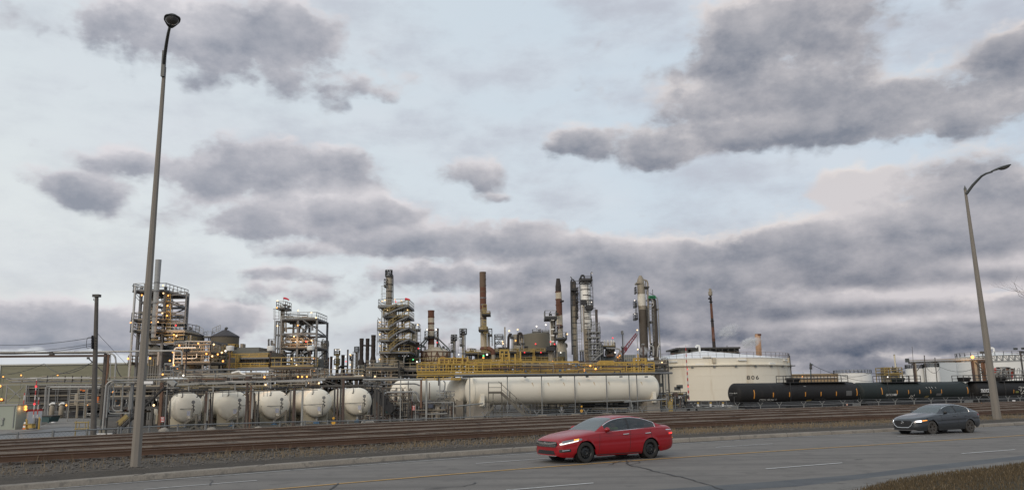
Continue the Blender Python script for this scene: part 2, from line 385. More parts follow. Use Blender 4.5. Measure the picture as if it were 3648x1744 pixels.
def ladder(root, mat, a, b, w=.5, cage=False, name='ladder', r=.035, side=V3((1, 0, 0))):
 a, b = V3(a), V3(b); mb = MB(); s = side * (w / 2)
 mb.beam(a - s, b - s, r * 2); mb.beam(a + s, b + s, r * 2); L = (b - a).length
 n = int(L / .6)
 for i in range(n + 1):
  p = a + (b - a) * (i / max(1, n)); mb.beam(p - s, p + s, r * 1.3)
 if cage:
  m = int(L / 1.3)
  for i in range(m + 1):
   p = a + (b - a) * (i / max(1, m)); o = V3((0, -.7, 0))
   mb.tube([p - s * 1.3, p - s * 1.3 + o * .7, p + o, p + s * 1.3 + o * .7, p + s * 1.3], r * .8, 4)
  for q in (-1, 0, 1): mb.beam(a + s * 1.2 * q + V3((0, -.7 + .15 * abs(q), 0)), b + s * 1.2 * q + V3((0, -.7 + .15 * abs(q), 0)), r * 1.2)
 return mb.build(name, mat, root, smooth=False)
def stair(root, mat, a, b, w=.9, rmat=None, name='stair', wd=(0, 1, 0), rr=.03, rh=1.0, st=.22):
 a, b, wd = V3(a), V3(b), V3(wd); mb = MB()
 for s in (0, 1): mb.beam(a + wd * w * s, b + wd * w * s, .06, st)
 n = max(3, int((b - a).length / .33))
 for i in range(n + 1):
  p = a + (b - a) * (i / n); mb.beam(p, p + wd * w, .25, .04)
 o = mb.build(name, mat, root, smooth=False)
 if rmat:
  for s in (0, 1): rail(root, rmat, [a + wd * w * s, b + wd * w * s], rh, 1.2, rr, toe=False, name='handrail')
 return o
def lamp(root, p, mat=None, r=.22, name='lamp', pole=None):
 r = min(r, .17)
 if pole: MB().tube([V3(p) - V3((0, 0, pole)), p], .05, 6).build('lamp_bracket', steel_l, root)
 return MB().ball(p, r, 6).build(name, mat or e_warm, root)
def glow(p, w=40, c=(1, .55, .22), r=.3, parent=None):
 l = bpy.data.lights.new('lamp_light', 'POINT'); l.energy = w; l.color = c; l.shadow_soft_size = r
 o = bpy.data.objects.new('lamp_light', l); o.location = V3(p) - (org(parent) if parent else V3((0, 0, 0))); col.objects.link(o)
 if parent: o.parent = parent
 return o
def text(root, s, mat, origin, ex, ey, h, name='lettering', depth=.012, shear=0.0, fn=None, bold=0.0, spacing=1.0, width=None):
 cu = bpy.data.curves.new('text', 'FONT'); cu.body = s; cu.size = 1.0; cu.extrude = 0; cu.offset = bold; cu.space_character = spacing; cu.shear = shear
 cu.resolution_u = 2
 ob = bpy.data.objects.new('text', cu); col.objects.link(ob); dg = bpy.context.evaluated_depsgraph_get()
 me = bpy.data.meshes.new_from_object(ob.evaluated_get(dg)); bpy.data.objects.remove(ob)
 k = h / .70
 kx = k
 if width:
  xs = [v.co.x for v in me.vertices]; kx = width / (max(xs) - min(xs))
 ex, ey = V3(ex).normalized(), V3(ey).normalized(); nz = ex.cross(ey); origin = V3(origin)
 mb = MB(); vs = []
 for v in me.vertices:
  p = origin + ex * v.co.x * kx + ey * v.co.y * k + nz * depth
  vs.append(fn(p) if fn else p)
 mb.add(vs, [tuple(p.vertices) for p in me.polygons]); bpy.data.meshes.remove(me)
 return mb.build(name, mat, root, smooth=False)
# ------------------------------------------------------------------ ground, road and tracks
def curve(co, x0, x1, sl=.75, sr=.52, k=1.0):
 def f(x):
  xr = x / k; xc = min(max(xr, x0), x1); y = 0.0
  for c in co: y = y * xc + c
  return (y + (xr - xc) * (sl if xr < xc else sr)) * k
 return f
c_yel = curve([0.000215, -0.009354, 0.655963, 24.85728], -6, 23.5)
c_edge = curve([4.2e-05, -0.006263, 0.693237, 30.677303], -12.3, 29)
c_curb = curve([0.0002, -0.011014, 0.684547, 34.231992], -13.9, 32, k=.935)
c_near = curve([-0.00184, 0.578664, 19.825388], -4, 20)
c_shld = curve([-0.001078, 0.693575, 14.15956], 0, 20)
c_rn = curve([-0.000139, -0.001423, 0.69843, 39.640523], -17.4, 24.5)
c_rt = curve([5e-05, -0.00613, 0.754147, 63.806927], -24.8, 58)
def off(c, d): return lambda x: c(x) + d
def lerp(a, b, f): return lambda x: a(x) * (1 - f) + b(x) * f
XS = [-90 + 1.5 * i for i in range(170)]
def sheet(name, a, b, za, zb, mat, n=1, xs=XS, parent=None, kind='structure', jit=0.0):
 rows = []
 for j in range(n + 1):
  f = j / n; rows.append([V3((x, a(x) * (1 - f) + b(x) * f + (random.uniform(-jit, jit) if jit else 0), za + (zb - za) * f)) for x in xs])
 o = MB().grid(rows).build(name, mat, parent)
 if kind: o['kind'] = kind
 return o
def gmat(name, c1, c2, s1, s2, c3=None, rough=.9, bump=.3, bs=25, lanes=None, spec=.4):
 m = bpy.data.materials.new(name); m.use_nodes = True; t = NT(m.node_tree); b = t.n['Principled BSDF']
 tc = t.new('ShaderNodeTexCoord').outputs['Object']
 cc = t.mix(t.rng(t.noise(tc, s1, 6, .6), .3, .7), tuple(c1) + (1,), tuple(c2) + (1,))
 if c3: cc = t.mix(t.rng(t.noise(tc, s2, 4, .65), .52, .68), cc, tuple(c3) + (1,))
 f = t.noise(tc, bs, 3, .8)
 cc = t.mix(t.m('MULTIPLY', t.rng(f, .35, .7), .45), cc, tuple(k * .55 for k in c1) + (1,))
 if lanes:   # long worn streaks along the driving direction
  rot = t.new('ShaderNodeMapping'); rot.inputs['Rotation'].default_value = (0, 0, radians(-32)); rot.inputs['Scale'].default_value = (.06, 1.6, 1); t.l.new(tc, rot.inputs[0])
  cc = t.mix(t.m('MULTIPLY', t.rng(t.noise(rot.outputs[0], .8, 4, .6), .42, .75), lanes), cc, tuple(k * .62 for k in c1) + (1,))
 t.put(b.inputs['Base Color'], cc); b.inputs['Roughness'].default_value = rough; b.inputs['Specular IOR Level'].default_value = spec
 bn = t.new('ShaderNodeBump'); bn.inputs['Strength'].default_value = bump; bn.inputs['Distance'].default_value = .04
 t.put(bn.inputs['Height'], f); t.l.new(bn.outputs[0], b.inputs['Normal'])
 return m
asphalt = gmat('asphalt', (.162, .151, .140), (.198, .184, .168), .35, 1.2, (.130, .122, .113), .85, .15, 40, lanes=.75)
asphalt_p = gmat('dark_asphalt_patch', (.085, .092, .10), (.11, .118, .125), .5, 1.5, (.075, .08, .088), .8, .15, 40, lanes=.5)
shoulder = gmat('sandy_shoulder', (.20, .19, .175), (.15, .143, .135), .6, 2.5, (.10, .095, .09), .9, .3, 40, lanes=.4)
gutter = gmat('dirty_gutter', (.085, .078, .07), (.12, .11, .10), .8, 3, (.06, .055, .05), .9, .4, 40)
soil = gmat('dark_soil', (.052, .043, .034), (.075, .062, .048), 1.0, 4, (.035, .03, .025), .95, .8, 18)
verge_m = gmat('gravelly_verge', (.08, .067, .053), (.11, .094, .075), 1.2, 5, (.045, .037, .03), .95, 1.0, 14)
ballast = gmat('rail_ballast', (.068, .050, .038), (.095, .070, .052), .5, 3, (.048, .038, .031), .95, 1.0, 12)
ballast_p = gmat('pale_ballast_shoulder', (.14, .108, .082), (.19, .152, .118), .9, 1.2, (.06, .05, .04), .95, 1.0, 12)
yard_m = gmat('plant_yard_gravel', (.085, .077, .066), (.125, .113, .097), .12, .6, (.06, .055, .048), .9, .4, 8)
yardc = gmat('yard_concrete', (.20, .19, .175), (.26, .245, .225), .12, .5, (.15, .145, .135), .85, .2, 6)
yarda = gmat('wet_yard_asphalt', (.055, .06, .065), (.085, .088, .092), .25, .35, (.14, .14, .14), .45, .1, 6, spec=.5)
grass_m = gmat('dormant_grass_ground', (.055, .043, .022), (.075, .06, .032), 1.2, 5, (.05, .042, .025), .95, 1.0, 14)
paint_w = gmat('worn_white_paint', (.46, .46, .45), (.56, .56, .55), 2, 4, (.24, .235, .23), .7, .1, 30)
paint_y = gmat('worn_yellow_paint', (.50, .29, .08), (.56, .34, .11), 2, 4, (.30, .20, .10), .7, .1, 30)
g = MB().poly([(-3000, -300, ZP), (3000, -300, ZP), (3000, 4500, ZP), (-3000, 4500, ZP)]).build('plant_ground', yard_m, smooth=False); g['kind'] = 'structure'
road = sheet('road', off(c_shld, -.6), off(c_curb, .1), 0, 0, asphalt, 6)
def plc(pts):
 def f(x):
  for a, b in zip(pts[:-1], pts[1:]):
   if x <= b.x or b is pts[-1]: return a.y + (b.y - a.y) * (x - a.x) / (b.x - a.x)
 return f
c_gr = plc([GND(2736 + x / 2.8246, 1380 + y / 2.8246) for x, y in ((1060, 1028), (1210, 985), (1400, 932), (1750, 882), (2576, 787), (3300, 690))])
c_gr2 = lambda x: min(c_gr(x), c_shld(x) - .3)
sheet('near_shoulder', lambda x: -60.0, off(c_shld, -.25), -.01, .006, shoulder, 24)
sheet('grass_verge', lambda x: -60.0, c_gr2, .10, .03, grass_m, 24)
sheet('road_shoulder', off(c_shld, -.3), off(c_shld, .9), .010, .008, shoulder, 2)
pu = [GND(*[CR['B4'][0] + x / 2.8246, 1380 + y / 2.8246]) for x, y in ((-1400, 1045), (0, 945), (900, 872), (1700, 772), (2576, 682), (3400, 600))]
pl = [GND(*[CR['B4'][0] + x / 2.8246, 1380 + y / 2.8246]) for x, y in ((-1400, 1110), (0, 1008), (700, 968), (1400, 900), (2000, 830), (2576, 762), (3400, 670))]
sheet('asphalt_patch', plc(pl), plc(pu), .004, .004, asphalt_p, 2, [0 + .5 * i for i in range(80)])
sheet('gutter', off(c_edge, .25), off(c_curb, -.2), .004, .008, gutter, 2)
def mark(name, c, w, x0, x1, mat, z=.012, lab=None):
 n = max(2, int((x1 - x0) / .7)); xs = [x0 + (x1 - x0) * i / n for i in range(n + 1)]
 o = sheet(name, off(c, -w / 2), off(c, w / 2), z, z, mat, 1, xs, parent=road, kind=None)
 return o
mark('centre_line', c_yel, .17, -60, 120, paint_y)
mark('edge_line', c_edge, .15, -60, 120, paint_w)
c_lf = lerp(c_yel, c_edge, .525)
def gx(c, x, y): ox, oy, s = CR[c]; return GND(ox + x / s, oy + y / s).x
dn = [(gx('B3', -60, 1034), gx('B3', 820, 958)), (gx('B3', 2556, 818), gx('B4', 752, 757)), (gx('B4', 1950, 663), gx('B4', 2494, 624))]
df = [(gx('B1', 1450, 1024), gx('B2', 20, 930)), (gx('B2', 2215, 760), gx('B3', 470, 706)), (gx('B3', 2040, 597), gx('B4', 32, 562))]
L1 = dn[1][1] - dn[1][0]; dn += [(dn[2][1] + 6 + 10 * i, dn[2][1] + 10 + 10 * i) for i in range(3)] + [(dn[0][0] - 8, dn[0][0] - 5)]
df += [(df[2][1] + 7 + 10 * i, df[2][1] + 11 + 10 * i) for i in range(5)] + [(df[0][0] - 8, df[0][0] - 4.5)]
for a, b in dn: mark('lane_dash', c_near, .15, a, b, paint_w)
for a, b in df: mark('lane_dash', c_lf, .13, a, b, paint_w)
tar = gmat('tar_crack', (.045, .045, .047), (.06, .06, .06), 2, 4, None, .7, .1, 30)
def crack(pts, w=.05):
 P = [GND(CR[c][0] + x / CR[c][2], CR[c][1] + y / CR[c][2], .016) for c, x, y in pts]
 Q = []
 for a, b in zip(P[:-1], P[1:]):
  n = max(2, int((b - a).length / .25))
  for i in range(n):
   p = a + (b - a) * (i / n); Q.append(p + V3((random.uniform(-.05, .05), random.uniform(-.05, .05), 0)))
 Q.append(P[-1]); rows = [[], []]
 for i, p in enumerate(Q):
  d = (Q[min(i + 1, len(Q) - 1)] - Q[max(i - 1, 0)]).normalized(); nn = V3((-d.y, d.x, 0)) * (w * random.uniform(.5, 1.2))
  rows[0].append(p - nn); rows[1].append(p + nn)
 MB().grid(rows).build('road_crack', tar, road)
crack([('B3', 1150, 730), ('B3', 1190, 775), ('B3', 1300, 800), ('B3', 1420, 830), ('B3', 1550, 860), ('B3', 1740, 900), ('B3', 1900, 950), ('B3', 2130, 1020)], .03)
crack([('B3', 980, 770), ('B3', 1060, 742), ('B3', 1150, 728), ('B3', 1280, 735), ('B3', 1290, 750), ('B3', 1180, 770)], .02)
crack([('B2', 760, 1020), ('B2', 810, 985), ('B2', 830, 958)], .03)
crack([('B2', 1700, 1010), ('B2', 2100, 985), ('B2', 2210, 950)], .025)
crack([('B4', 860, 720), ('B4', 950, 712)], .03)
crack([('B1', 2120, 915), ('B1', 2115, 975)], .015)
kerb_m = gmat('kerb_concrete', (.22, .195, .165), (.28, .25, .21), .8, 3, (.17, .155, .135), .9, .3, 20)
kb = MB(); xs = XS
prof = [(-.24, -.1), (-.17, .12), (-.13, .15), (.30, .16), (.34, .05)]
kb.grid([[V3((x, c_curb(x) + dy, z)) for x in xs] for dy, z in prof])
ko = kb.build('kerb', kerb_m); ko['kind'] = 'structure'
jt = MB()
for k in range(-30, 60):
 x = -10.6 + k * 2.63; y = c_curb(x); jt.beam((x - .03, y - .232, 0.0), (x - .02, y - .165, .137), .025, .01).beam((x - .02, y - .13, .153), (x + .08, y + .3, .163), .025, .01)
jt.build('kerb_joint', gutter, ko, smooth=False)
sheet('soil_strip', off(c_curb, .31), lerp(c_curb, c_rn, .36), .12, .13, soil, 3, jit=.06)
sheet('far_verge', lerp(c_curb, c_rn, .34), off(c_rn, .6), .125, .08, verge_m, 5, jit=.05)
sheet('track_bed', off(c_rn, .3), off(c_rt, .4), .10, .10, ballast, 10, jit=.05)
for f in (.18, .39, .60, .80, .99):
 c = lerp(c_rn, c_rt, f)
 sheet('ballast_ridge', off(c, -.45), off(c, .55), .20, .35, ballast_p, 4, jit=.20)
sheet('track_bank', off(c_rt, .3), off(c_rt, 5.0), .10, ZP - .02, ballast, 3, jit=.05)
rail_m = M('rusty_rail', (.105, .060, .038), .6, .2, .3, 1.2, stain=(.14, .08, .05), stain_amt=.5)
railtop_m = M('worn_rail_head', (.27, .185, .125), .4, .4, .2, 1.2)
sleep_m = M('dark_timber_sleeper', (.045, .036, .03), .9, 0, .35, 3)
tl = ['nearest rusty railway track beside the gravelly verge', 'second rusty railway track back from the verge', 'middle one of the five rusty railway tracks', 'fourth rusty railway track, one before the fence track', 'farthest rusty railway track along the chain link fence']
RX = [-60 + 1.2 * i for i in range(140)]
for i, f in enumerate((.075, .285, .495, .70, .905)):
 t0 = T('railway_track', tl[i], 'railway track', (0, lerp(c_rn, c_rt, f)(0), .1), 'parallel railway tracks')
 for s in (-1, 1):
  c = off(lerp(c_rn, c_rt, f), s * .88)
  m = MB(); m.grid([[V3((x, c(x) + dy, z)) for x in RX] for dy, z in ((-.085, .16), (-.03, .19), (-.03, .30), (-.045, .32), (-.045, .355), (.045, .355), (.045, .32), (.03, .30), (.03, .19), (.085, .16))])
  ro = m.build('rail', rail_m, t0, smooth=False)
  MB().grid([[V3((x, c(x) + dy, .358)) for x in RX] for dy in (-.04, .04)]).build('rail_head', railtop_m, ro, smooth=False)
 m = MB()
 for k in range(260):
  x = -50 + k * .52; c = lerp(c_rn, c_rt, f); y = c(x); sl_ = (c(x + .1) - c(x - .1)) / .2; a = atan2(sl_, 1) + pi / 2
  m.box((x, y, .115 + random.uniform(-.015, .01)), (2.5, .24, .10), a)
 o = m.build('sleepers', sleep_m, t0, smooth=False); o['kind'] = 'stuff'
def blades(name, mat, pts, hmin, hmax, w, lab, cat, lean=.5):
 mb = MB()
 for p in pts:
  h = random.uniform(hmin, hmax); a = random.uniform(0, 2 * pi); l = random.uniform(0, lean) * h; b = random.uniform(0, 2 * pi)
  d = V3((cos(a), sin(a), 0)) * w; q = V3((cos(b) * l, sin(b) * l, h))
  mb.v += [p - d, p + d, p + q]; n = len(mb.v); mb.f.append((n - 3, n - 2, n - 1))
 return mb.build(name, mat, smooth=False, label=lab, cat=cat, kind='stuff')
dry_m = M('dry_straw_grass', (.21, .16, .10), .9, 0, .4, 1.5)
dry_d = M('brown_dead_weeds', (.13, .095, .06), .9, 0, .4, 1.5)
olive_g = M('dormant_turf_blades', (.088, .064, .034), .9, 0, .45, 1.8)
def patchy(x, y, s=.35): return .5 + .5 * sin(x * s * 2.1 + 1.3 * sin(y * s * 1.7)) * cos(y * s * 1.3 + .8 * sin(x * s * 3.1))
pts = []
while len(pts) < 30000:
 x = random.uniform(5, 30); y = c_gr2(x) + random.gauss(.05, .08) - abs(random.gauss(0, 2.6)) * (1 if random.random() < .5 + .5 * patchy(x, y0_ := random.random() * 9, .9) else .4)
 if y > 8: pts.append(V3((x, y, .06)))
blades('turf_grass', olive_g, pts, .03, .10, .012, 'olive brown dormant turf along the near road edge', 'grass')
pts = [p for p in pts[:7000]]
blades('straw_grass', dry_m, pts, .03, .09, .01, 'straw coloured dead blades mixed into the near turf', 'grass')
pts = []
while len(pts) < 16000:
 x = random.uniform(-26, 50); f = random.betavariate(2.2, 2.0); c = lerp(c_curb, c_rn, .34 + .62 * f); p = patchy(x, f * 6)
 dens = .25 + .75 * (1 / (1 + exp(-(x + 6) / 5)))
 if random.random() < p * dens: pts.append(V3((x + random.gauss(0, .1), c(x), .08)))
blades('verge_straw', dry_m, pts, .05, .28, .012, 'tufts of straw grass on the verge between kerb and tracks', 'dry grass', .8)
pts = []
while len(pts) < 5000:
 x = random.uniform(-30, 90); f = random.choice((.0, .18, .39, .60, .80)) + random.gauss(0, .025); c = lerp(c_rn, c_rt, f)
 if random.random() < patchy(x, f * 20, .5) ** 2: pts.append(V3((x, c(x), .1)))
blades('track_weeds', dry_d, pts, .05, .35, .02, 'brown dead weeds growing between the railway tracks', 'weeds', .7)
mb = MB()
for k in range(5200):
 x = random.uniform(-26, 30); f = random.uniform(.30, 1.0); c = lerp(c_curb, c_rn, f)
 if random.random() < .35 + .5 * (x < 2):
  r = random.uniform(.015, .06); p = V3((x, c(x), .12 + r * .3)); s = [random.uniform(.6, 1.3) for _ in range(6)]
  mb.add([p + V3((r * s[0], 0, 0)), p + V3((0, r * s[1], 0)), p - V3((r * s[2], 0, 0)), p - V3((0, r * s[3], 0)), p + V3((0, 0, r * s[4])), p - V3((0, 0, r))], [(0, 1, 4), (1, 2, 4), (2, 3, 4), (3, 0, 4), (1, 0, 5), (2, 1, 5), (3, 2, 5), (0, 3, 5)])
stone_m = M('grey_stone', (.12, .11, .10), .9, 0, .5, 6)
mb.build('gravel', stone_m, smooth=False, label='loose grey stones strewn over the verge by the tracks', cat='gravel', kind='stuff')
def gpoly(name, c, pts, mat, z):
 ox, oy, s = CR[c]; P = [GND(ox + x / s, oy + y / s, z) for x, y in pts]
 o = MB().poly(P).build(name, mat, smooth=False); o['kind'] = 'structure'; return o
gpoly('yard_asphalt', 'Z1', [(-900, 1300), (1100, 1190), (1100, 990), (700, 985), (0, 1062), (-900, 1120)], yarda, ZP + .01)
gpoly('yard_concrete', 'Z1', [(-900, 1118), (0, 1060), (700, 983), (1100, 988), (1020, 890), (650, 888), (560, 925), (420, 985), (-900, 1040)], yardc, ZP + .02)
# ------------------------------------------------------------------ chain link fence
def ipol(t, x):
 for a, b in zip(t[:-1], t[1:]):
  if x <= b[0] or b is t[-1]: return a[1] + (b[1] - a[1]) * (x - a[0]) / (b[0] - a[0])
FT = [(0, 1546), (336, 1529), (637, 1513), (997, 1502), (1390, 1495), (1888, 1476), (2001, 1472), (2192, 1465), (2628, 1445.5), (2777, 1443.7), (3130, 1432), (3591, 1419)]
def fpt(x, y):
 lo, hi = 30, 200
 for _ in range(40):
  D = (lo + hi) / 2; p = PX(x, y, D)
  if D > c_rt(p.x) + 5.5: hi = D
  else: lo = D
 return PX(x, y, D)
link = bpy.data.materials.new('chain_link_wire'); link.use_nodes = True; t_ = NT(link.node_tree)
b_ = t_.n['Principled BSDF']; b_.inputs['Base Color'].default_value = (.14, .14, .14, 1); b_.inputs['Metallic'].default_value = .5; b_.inputs['Roughness'].default_value = .5
tc_ = t_.new('ShaderNodeTexCoord').outputs['UV']
def _wave(rot):
 mp = t_.new('ShaderNodeMapping'); mp.inputs['Rotation'].default_value = (0, 0, rot); t_.l.new(tc_, mp.inputs[0])
 w = t_.new('ShaderNodeTexWave'); w.inputs['Scale'].default_value = 2.2; t_.l.new(mp.outputs[0], w.inputs[0]); return t_.rng(w.outputs[1], .93, 1.03)
t_.put(b_.inputs['Alpha'], t_.m('MULTIPLY', t_.m('MAXIMUM', _wave(pi / 4), _wave(-pi / 4)), .45))
fence_st = M('fence_galvanised', (.20, .205, .205), .6, .2, .15, 2)
def fence(lab, xs, arms):
 tops = [fpt(x, ipol(FT, x)) for x in xs]
 r = T('chain_link_fence', lab, 'fence', (tops[0].x, tops[0].y, ZP))
 for i, p in enumerate(tops):
  MB().tube([(p.x, p.y, ZP), (p.x, p.y, p.z + .08)], .055 if i % 3 else .075, 8).build('fence_post', fence_st, r)
  if arms:
   m = MB()
   for s in (-1, 1): m.beam((p.x, p.y, p.z), (p.x + s * .24, p.y - .10 * s, p.z + .36), .05)
   m.build('barbed_wire_arm', fence_st, r, smooth=False)
 m = MB(); m.tube(tops, .045, 6); m.build('top_rail', fence_st, r)
 if arms:
  for s in (-1, 1):
   for h in (.3, .6): MB().tube([p + V3((s * .24 * h / .6, -.1 * s * h / .6, h * .6)) for p in tops], .008, 4).build('barbed_wire', fence_st, r)
 me = bpy.data.meshes.new('wire_mesh'); vs = []; uv = []; L = 0
 for i, p in enumerate(tops):
  if i: L += (p - tops[i - 1]).length
  vs += [(p.x - r.location.x, p.y - r.location.y, 0), (p.x - r.location.x, p.y - r.location.y, p.z - ZP)]; uv += [(L, 0), (L, p.z - ZP)]
 me.from_pydata(vs, [], [(2 * i, 2 * i + 2, 2 * i + 3, 2 * i + 1) for i in range(len(tops) - 1)])
 ul = me.uv_layers.new(name='UVMap')
 for lp in me.loops: ul.data[lp.index].uv = uv[lp.vertex_index]
 me.materials.append(link); o = bpy.data.objects.new('wire_mesh', me); col.objects.link(o); o.parent = r
b1 = lambda v: v / 2.8246
fence('plain chain link fence without barbed arms along the left tracks', [-130, -40, b1(180), b1(535), b1(875), b1(1190), b1(1215), b1(1500), b1(1790), b1(2070), b1(2350)] + [912 + b1(v) for v in (240, 490, 720, 925, 1090, 1350, 1470, 1610, 1800, 2060, 2300)], False)
fence('chain link fence with forked barbed wire arms in front of the tank cars', [912 + b1(2300)] + [1824 + b1(v) for v in (250, 500, 745, 1040, 1195, 1310, 1570, 1840, 2270, 2500)] + [2736 + b1(v) for v in (115, 360, 545, 755, 925, 1112, 1280, 1470, 1640, 1790, 1940, 2120, 2240, 2415, 2535, 2720, 2900)], True)
# ------------------------------------------------------------------ street lamps
def street_lamp(lab, bx, by, tx, ty, arm, hw0, hw1, cap):
 b = GND(bx, by, .1); D = b.y; tp = PX(tx, ty, D); m = mpp(D)
 r = T('street_lamp', lab, 'street lamp', b, 'concrete street lamps beside the tracks')
 MB().tube([b - V3((0, 0, .3)), tp], [hw0 * m, hw1 * m], 8).build('pole', conc_pole, r, ang=30)
 cp = MB()
 if cap: cp.lathe(tp, [(hw1 * m * 1.12, 0), (hw1 * m * 1.12, .06), (.01, .30)], 8); cp.build('pole_cap', lampgrey, r)
 else: MB().box(tp + V3((.0, -.08, .1)), (hw1 * m * 1.9, hw1 * m * 1.6, .95)).build('arm_bracket', lampgrey, r, smooth=False)
 return r, tp, m
def luminaire(r, p, d, L=.72, W=.36):
 d = V3(d).normalized(); sdir = d.cross(V3((0, 0, 1))).normalized(); n = sdir.cross(d)
 rows = []
 for i in range(11):
  s = i / 10; w = W * .5 * (.18 + .82 * min(1, (s / .55)) ** .8) * (1 - max(0, (s - .82) / .18) ** 2 * .55); h = .10 * (.45 + .75 * sin(pi * min(1, s * .85 + .12)))
  c = p + d * (L * s)
  rows.append([c + sdir * (w * cos(a)) + n * (h * sin(a)) for a in [pi * k / 8 for k in range(9)]])
 hood = MB().grid(rows); hood.add(rows[-1], [tuple(range(9))]); hood.add(rows[0], [tuple(range(8, -1, -1))])
 for i in range(10): hood.add([rows[i][0], rows[i][8], rows[i + 1][8], rows[i + 1][0]], [(0, 1, 2, 3)])
 ho = hood.build('lamp_head', lampgrey, r)
 ln = MB(); rr = []
 for i in range(7):
  a = (pi / 2) * i / 6; rr.append([p + d * (L * .66) + d * (L * .29 * cos(a) * cos(b)) + sdir * (W * .42 * cos(a) * sin(b)) - n * (.15 * sin(a)) for b in [2 * pi * k / 14 for k in range(15)]])
 ln.grid(rr).build('lens', lensd, ho)
r1, t1, m1 = street_lamp('tall thick concrete street lamp, its lamp head pointing at the viewer', 482, 1663, 586, 240, 0, 18.5, 7.0, False)
a = PX(605, 96, 24.6); b0 = t1 + V3((.02, -.12, .1))
dr = (a - b0)
MB().tube([b0, b0 + dr * .15 + V3((0, 0, .12)), b0 + dr * .4 + V3((0, 0, .22)), b0 + dr * .7 + V3((0, 0, .18)), a], [.06, .058, .055, .05, .045], 8).build('lamp_arm', lampgrey, r1)
luminaire(r1, a - V3((.02, -.1, 0)), V3((.42, -.80, .10)), .85, .50)
r2, t2, m2 = street_lamp('slimmer concrete street lamp with a curved arm before the tank cars', 3553, 1493, 3438.5, 676, 1, 14.5, 4.7, True)
D2 = t2.y
arm = [PX(3443, 690, D2 - .1), PX(3465, 660, D2 - .4), PX(3484, 640, D2 - .7), PX(3497, 627, D2 - .95), PX(3513, 618, D2 - 1.2), PX(3536, 611, D2 - 1.5)]
MB().tube(arm, [.10, .095, .085, .075, .065, .06], 8).build('lamp_arm', lampgrey, r2)
luminaire(r2, arm[-1] + V3((-.08, .03, -.01)), V3((.88, -.45, .27)), 1.22, .50)
MB().box((GND(482, 1663, .1).x + .42, GND(482, 1663, .1).y - .40, 2.75), (.28, .03, .09)).build('number_plate', signw, r1, smooth=False)
# ------------------------------------------------------------------ cars
def tab(x, t):
 if x <= t[0][0]: return t[0][1]
 for (a, u), (b, v) in zip(t[:-1], t[1:]):
  if x <= b:
   s = (x - a) / (b - a); return u + (v - u) * s
 return t[-1][1]
def smt(x, t):
 n = len(t)
 if x <= t[0][0]: return t[0][1]
 if x >= t[-1][0]: return t[-1][1]
 for i in range(n - 1):
  if x <= t[i + 1][0]:
   x0, y0 = t[i]; x1, y1 = t[i + 1]
   def sl(j):
    if j <= 0: return (t[1][1] - t[0][1]) / (t[1][0] - t[0][0])
    if j >= n - 1: return (t[-1][1] - t[-2][1]) / (t[-1][0] - t[-2][0])
    return (t[j + 1][1] - t[j - 1][1]) / (t[j + 1][0] - t[j - 1][0])
   h = x1 - x0; s = (x - x0) / h; m0, m1 = sl(i) * h, sl(i + 1) * h
   return (2 * s ** 3 - 3 * s ** 2 + 1) * y0 + (s ** 3 - 2 * s ** 2 + s) * m0 + (-2 * s ** 3 + 3 * s ** 2) * y1 + (s ** 3 - s ** 2) * m1
def glassmat(name, c, al):
 m = bpy.data.materials.new(name); m.use_nodes = True; b = m.node_tree.nodes['Principled BSDF']
 b.inputs['Base Color'].default_value = tuple(c) + (1,); b.inputs['Roughness'].default_value = .04; b.inputs['Alpha'].default_value = al
 b.inputs['Specular IOR Level'].default_value = .9; return m
car_glass = glassmat('tinted_car_glass', (.012, .02, .023), .78)
screen_glass = glassmat('windscreen_glass', (.10, .125, .132), .80)  # paler base colour paints in the sky reflected by the windscreen
lens_glass = M('headlamp_lens', (.22, .22, .24), .12, .4, .1, 8)
chrome = M('chrome_trim', (.72, .72, .72), .18, .9, .03, 3)
tyre_m = M('tyre_rubber', (.022, .021, .020), .85, 0, .2, 6)
dusty_tyre = M('dusty_tyre_rubber', (.055, .052, .048), .9, 0, .2, 6)
rim_b = M('black_steel_wheel', (.018, .02, .022), .4, .3, .2, 6)
rim_g = M('dusty_grey_wheel', (.10, .092, .085), .5, .4, .2, 6)
black_tr = M('black_plastic_trim', (.015, .015, .016), .5, 0, .2, 5)
seat_m = M('dark_cloth_seat', (.05, .05, .055), .9, 0, .2, 4)
red_car = M('red_car_paint', (.27, .004, .009), .45, .0, .03, 1.0, coat=.5, spec=.3)
grey_car = M('slate_grey_car_paint', (.032, .037, .042), .34, .4, .05, 1.0, coat=.8, stain=(.05, .048, .045), stain_amt=.15)
e_head = EM('headlight_glow', (.95, .97, 1.0), 4); e_amber = EM('amber_marker_glow', (1.0, .36, .03), 1.4); e_tail = EM('tail_light_glow', (1.0, .03, .02), 2.2)
e_drl = EM('running_light_glow', (.98, .97, .92), .9)
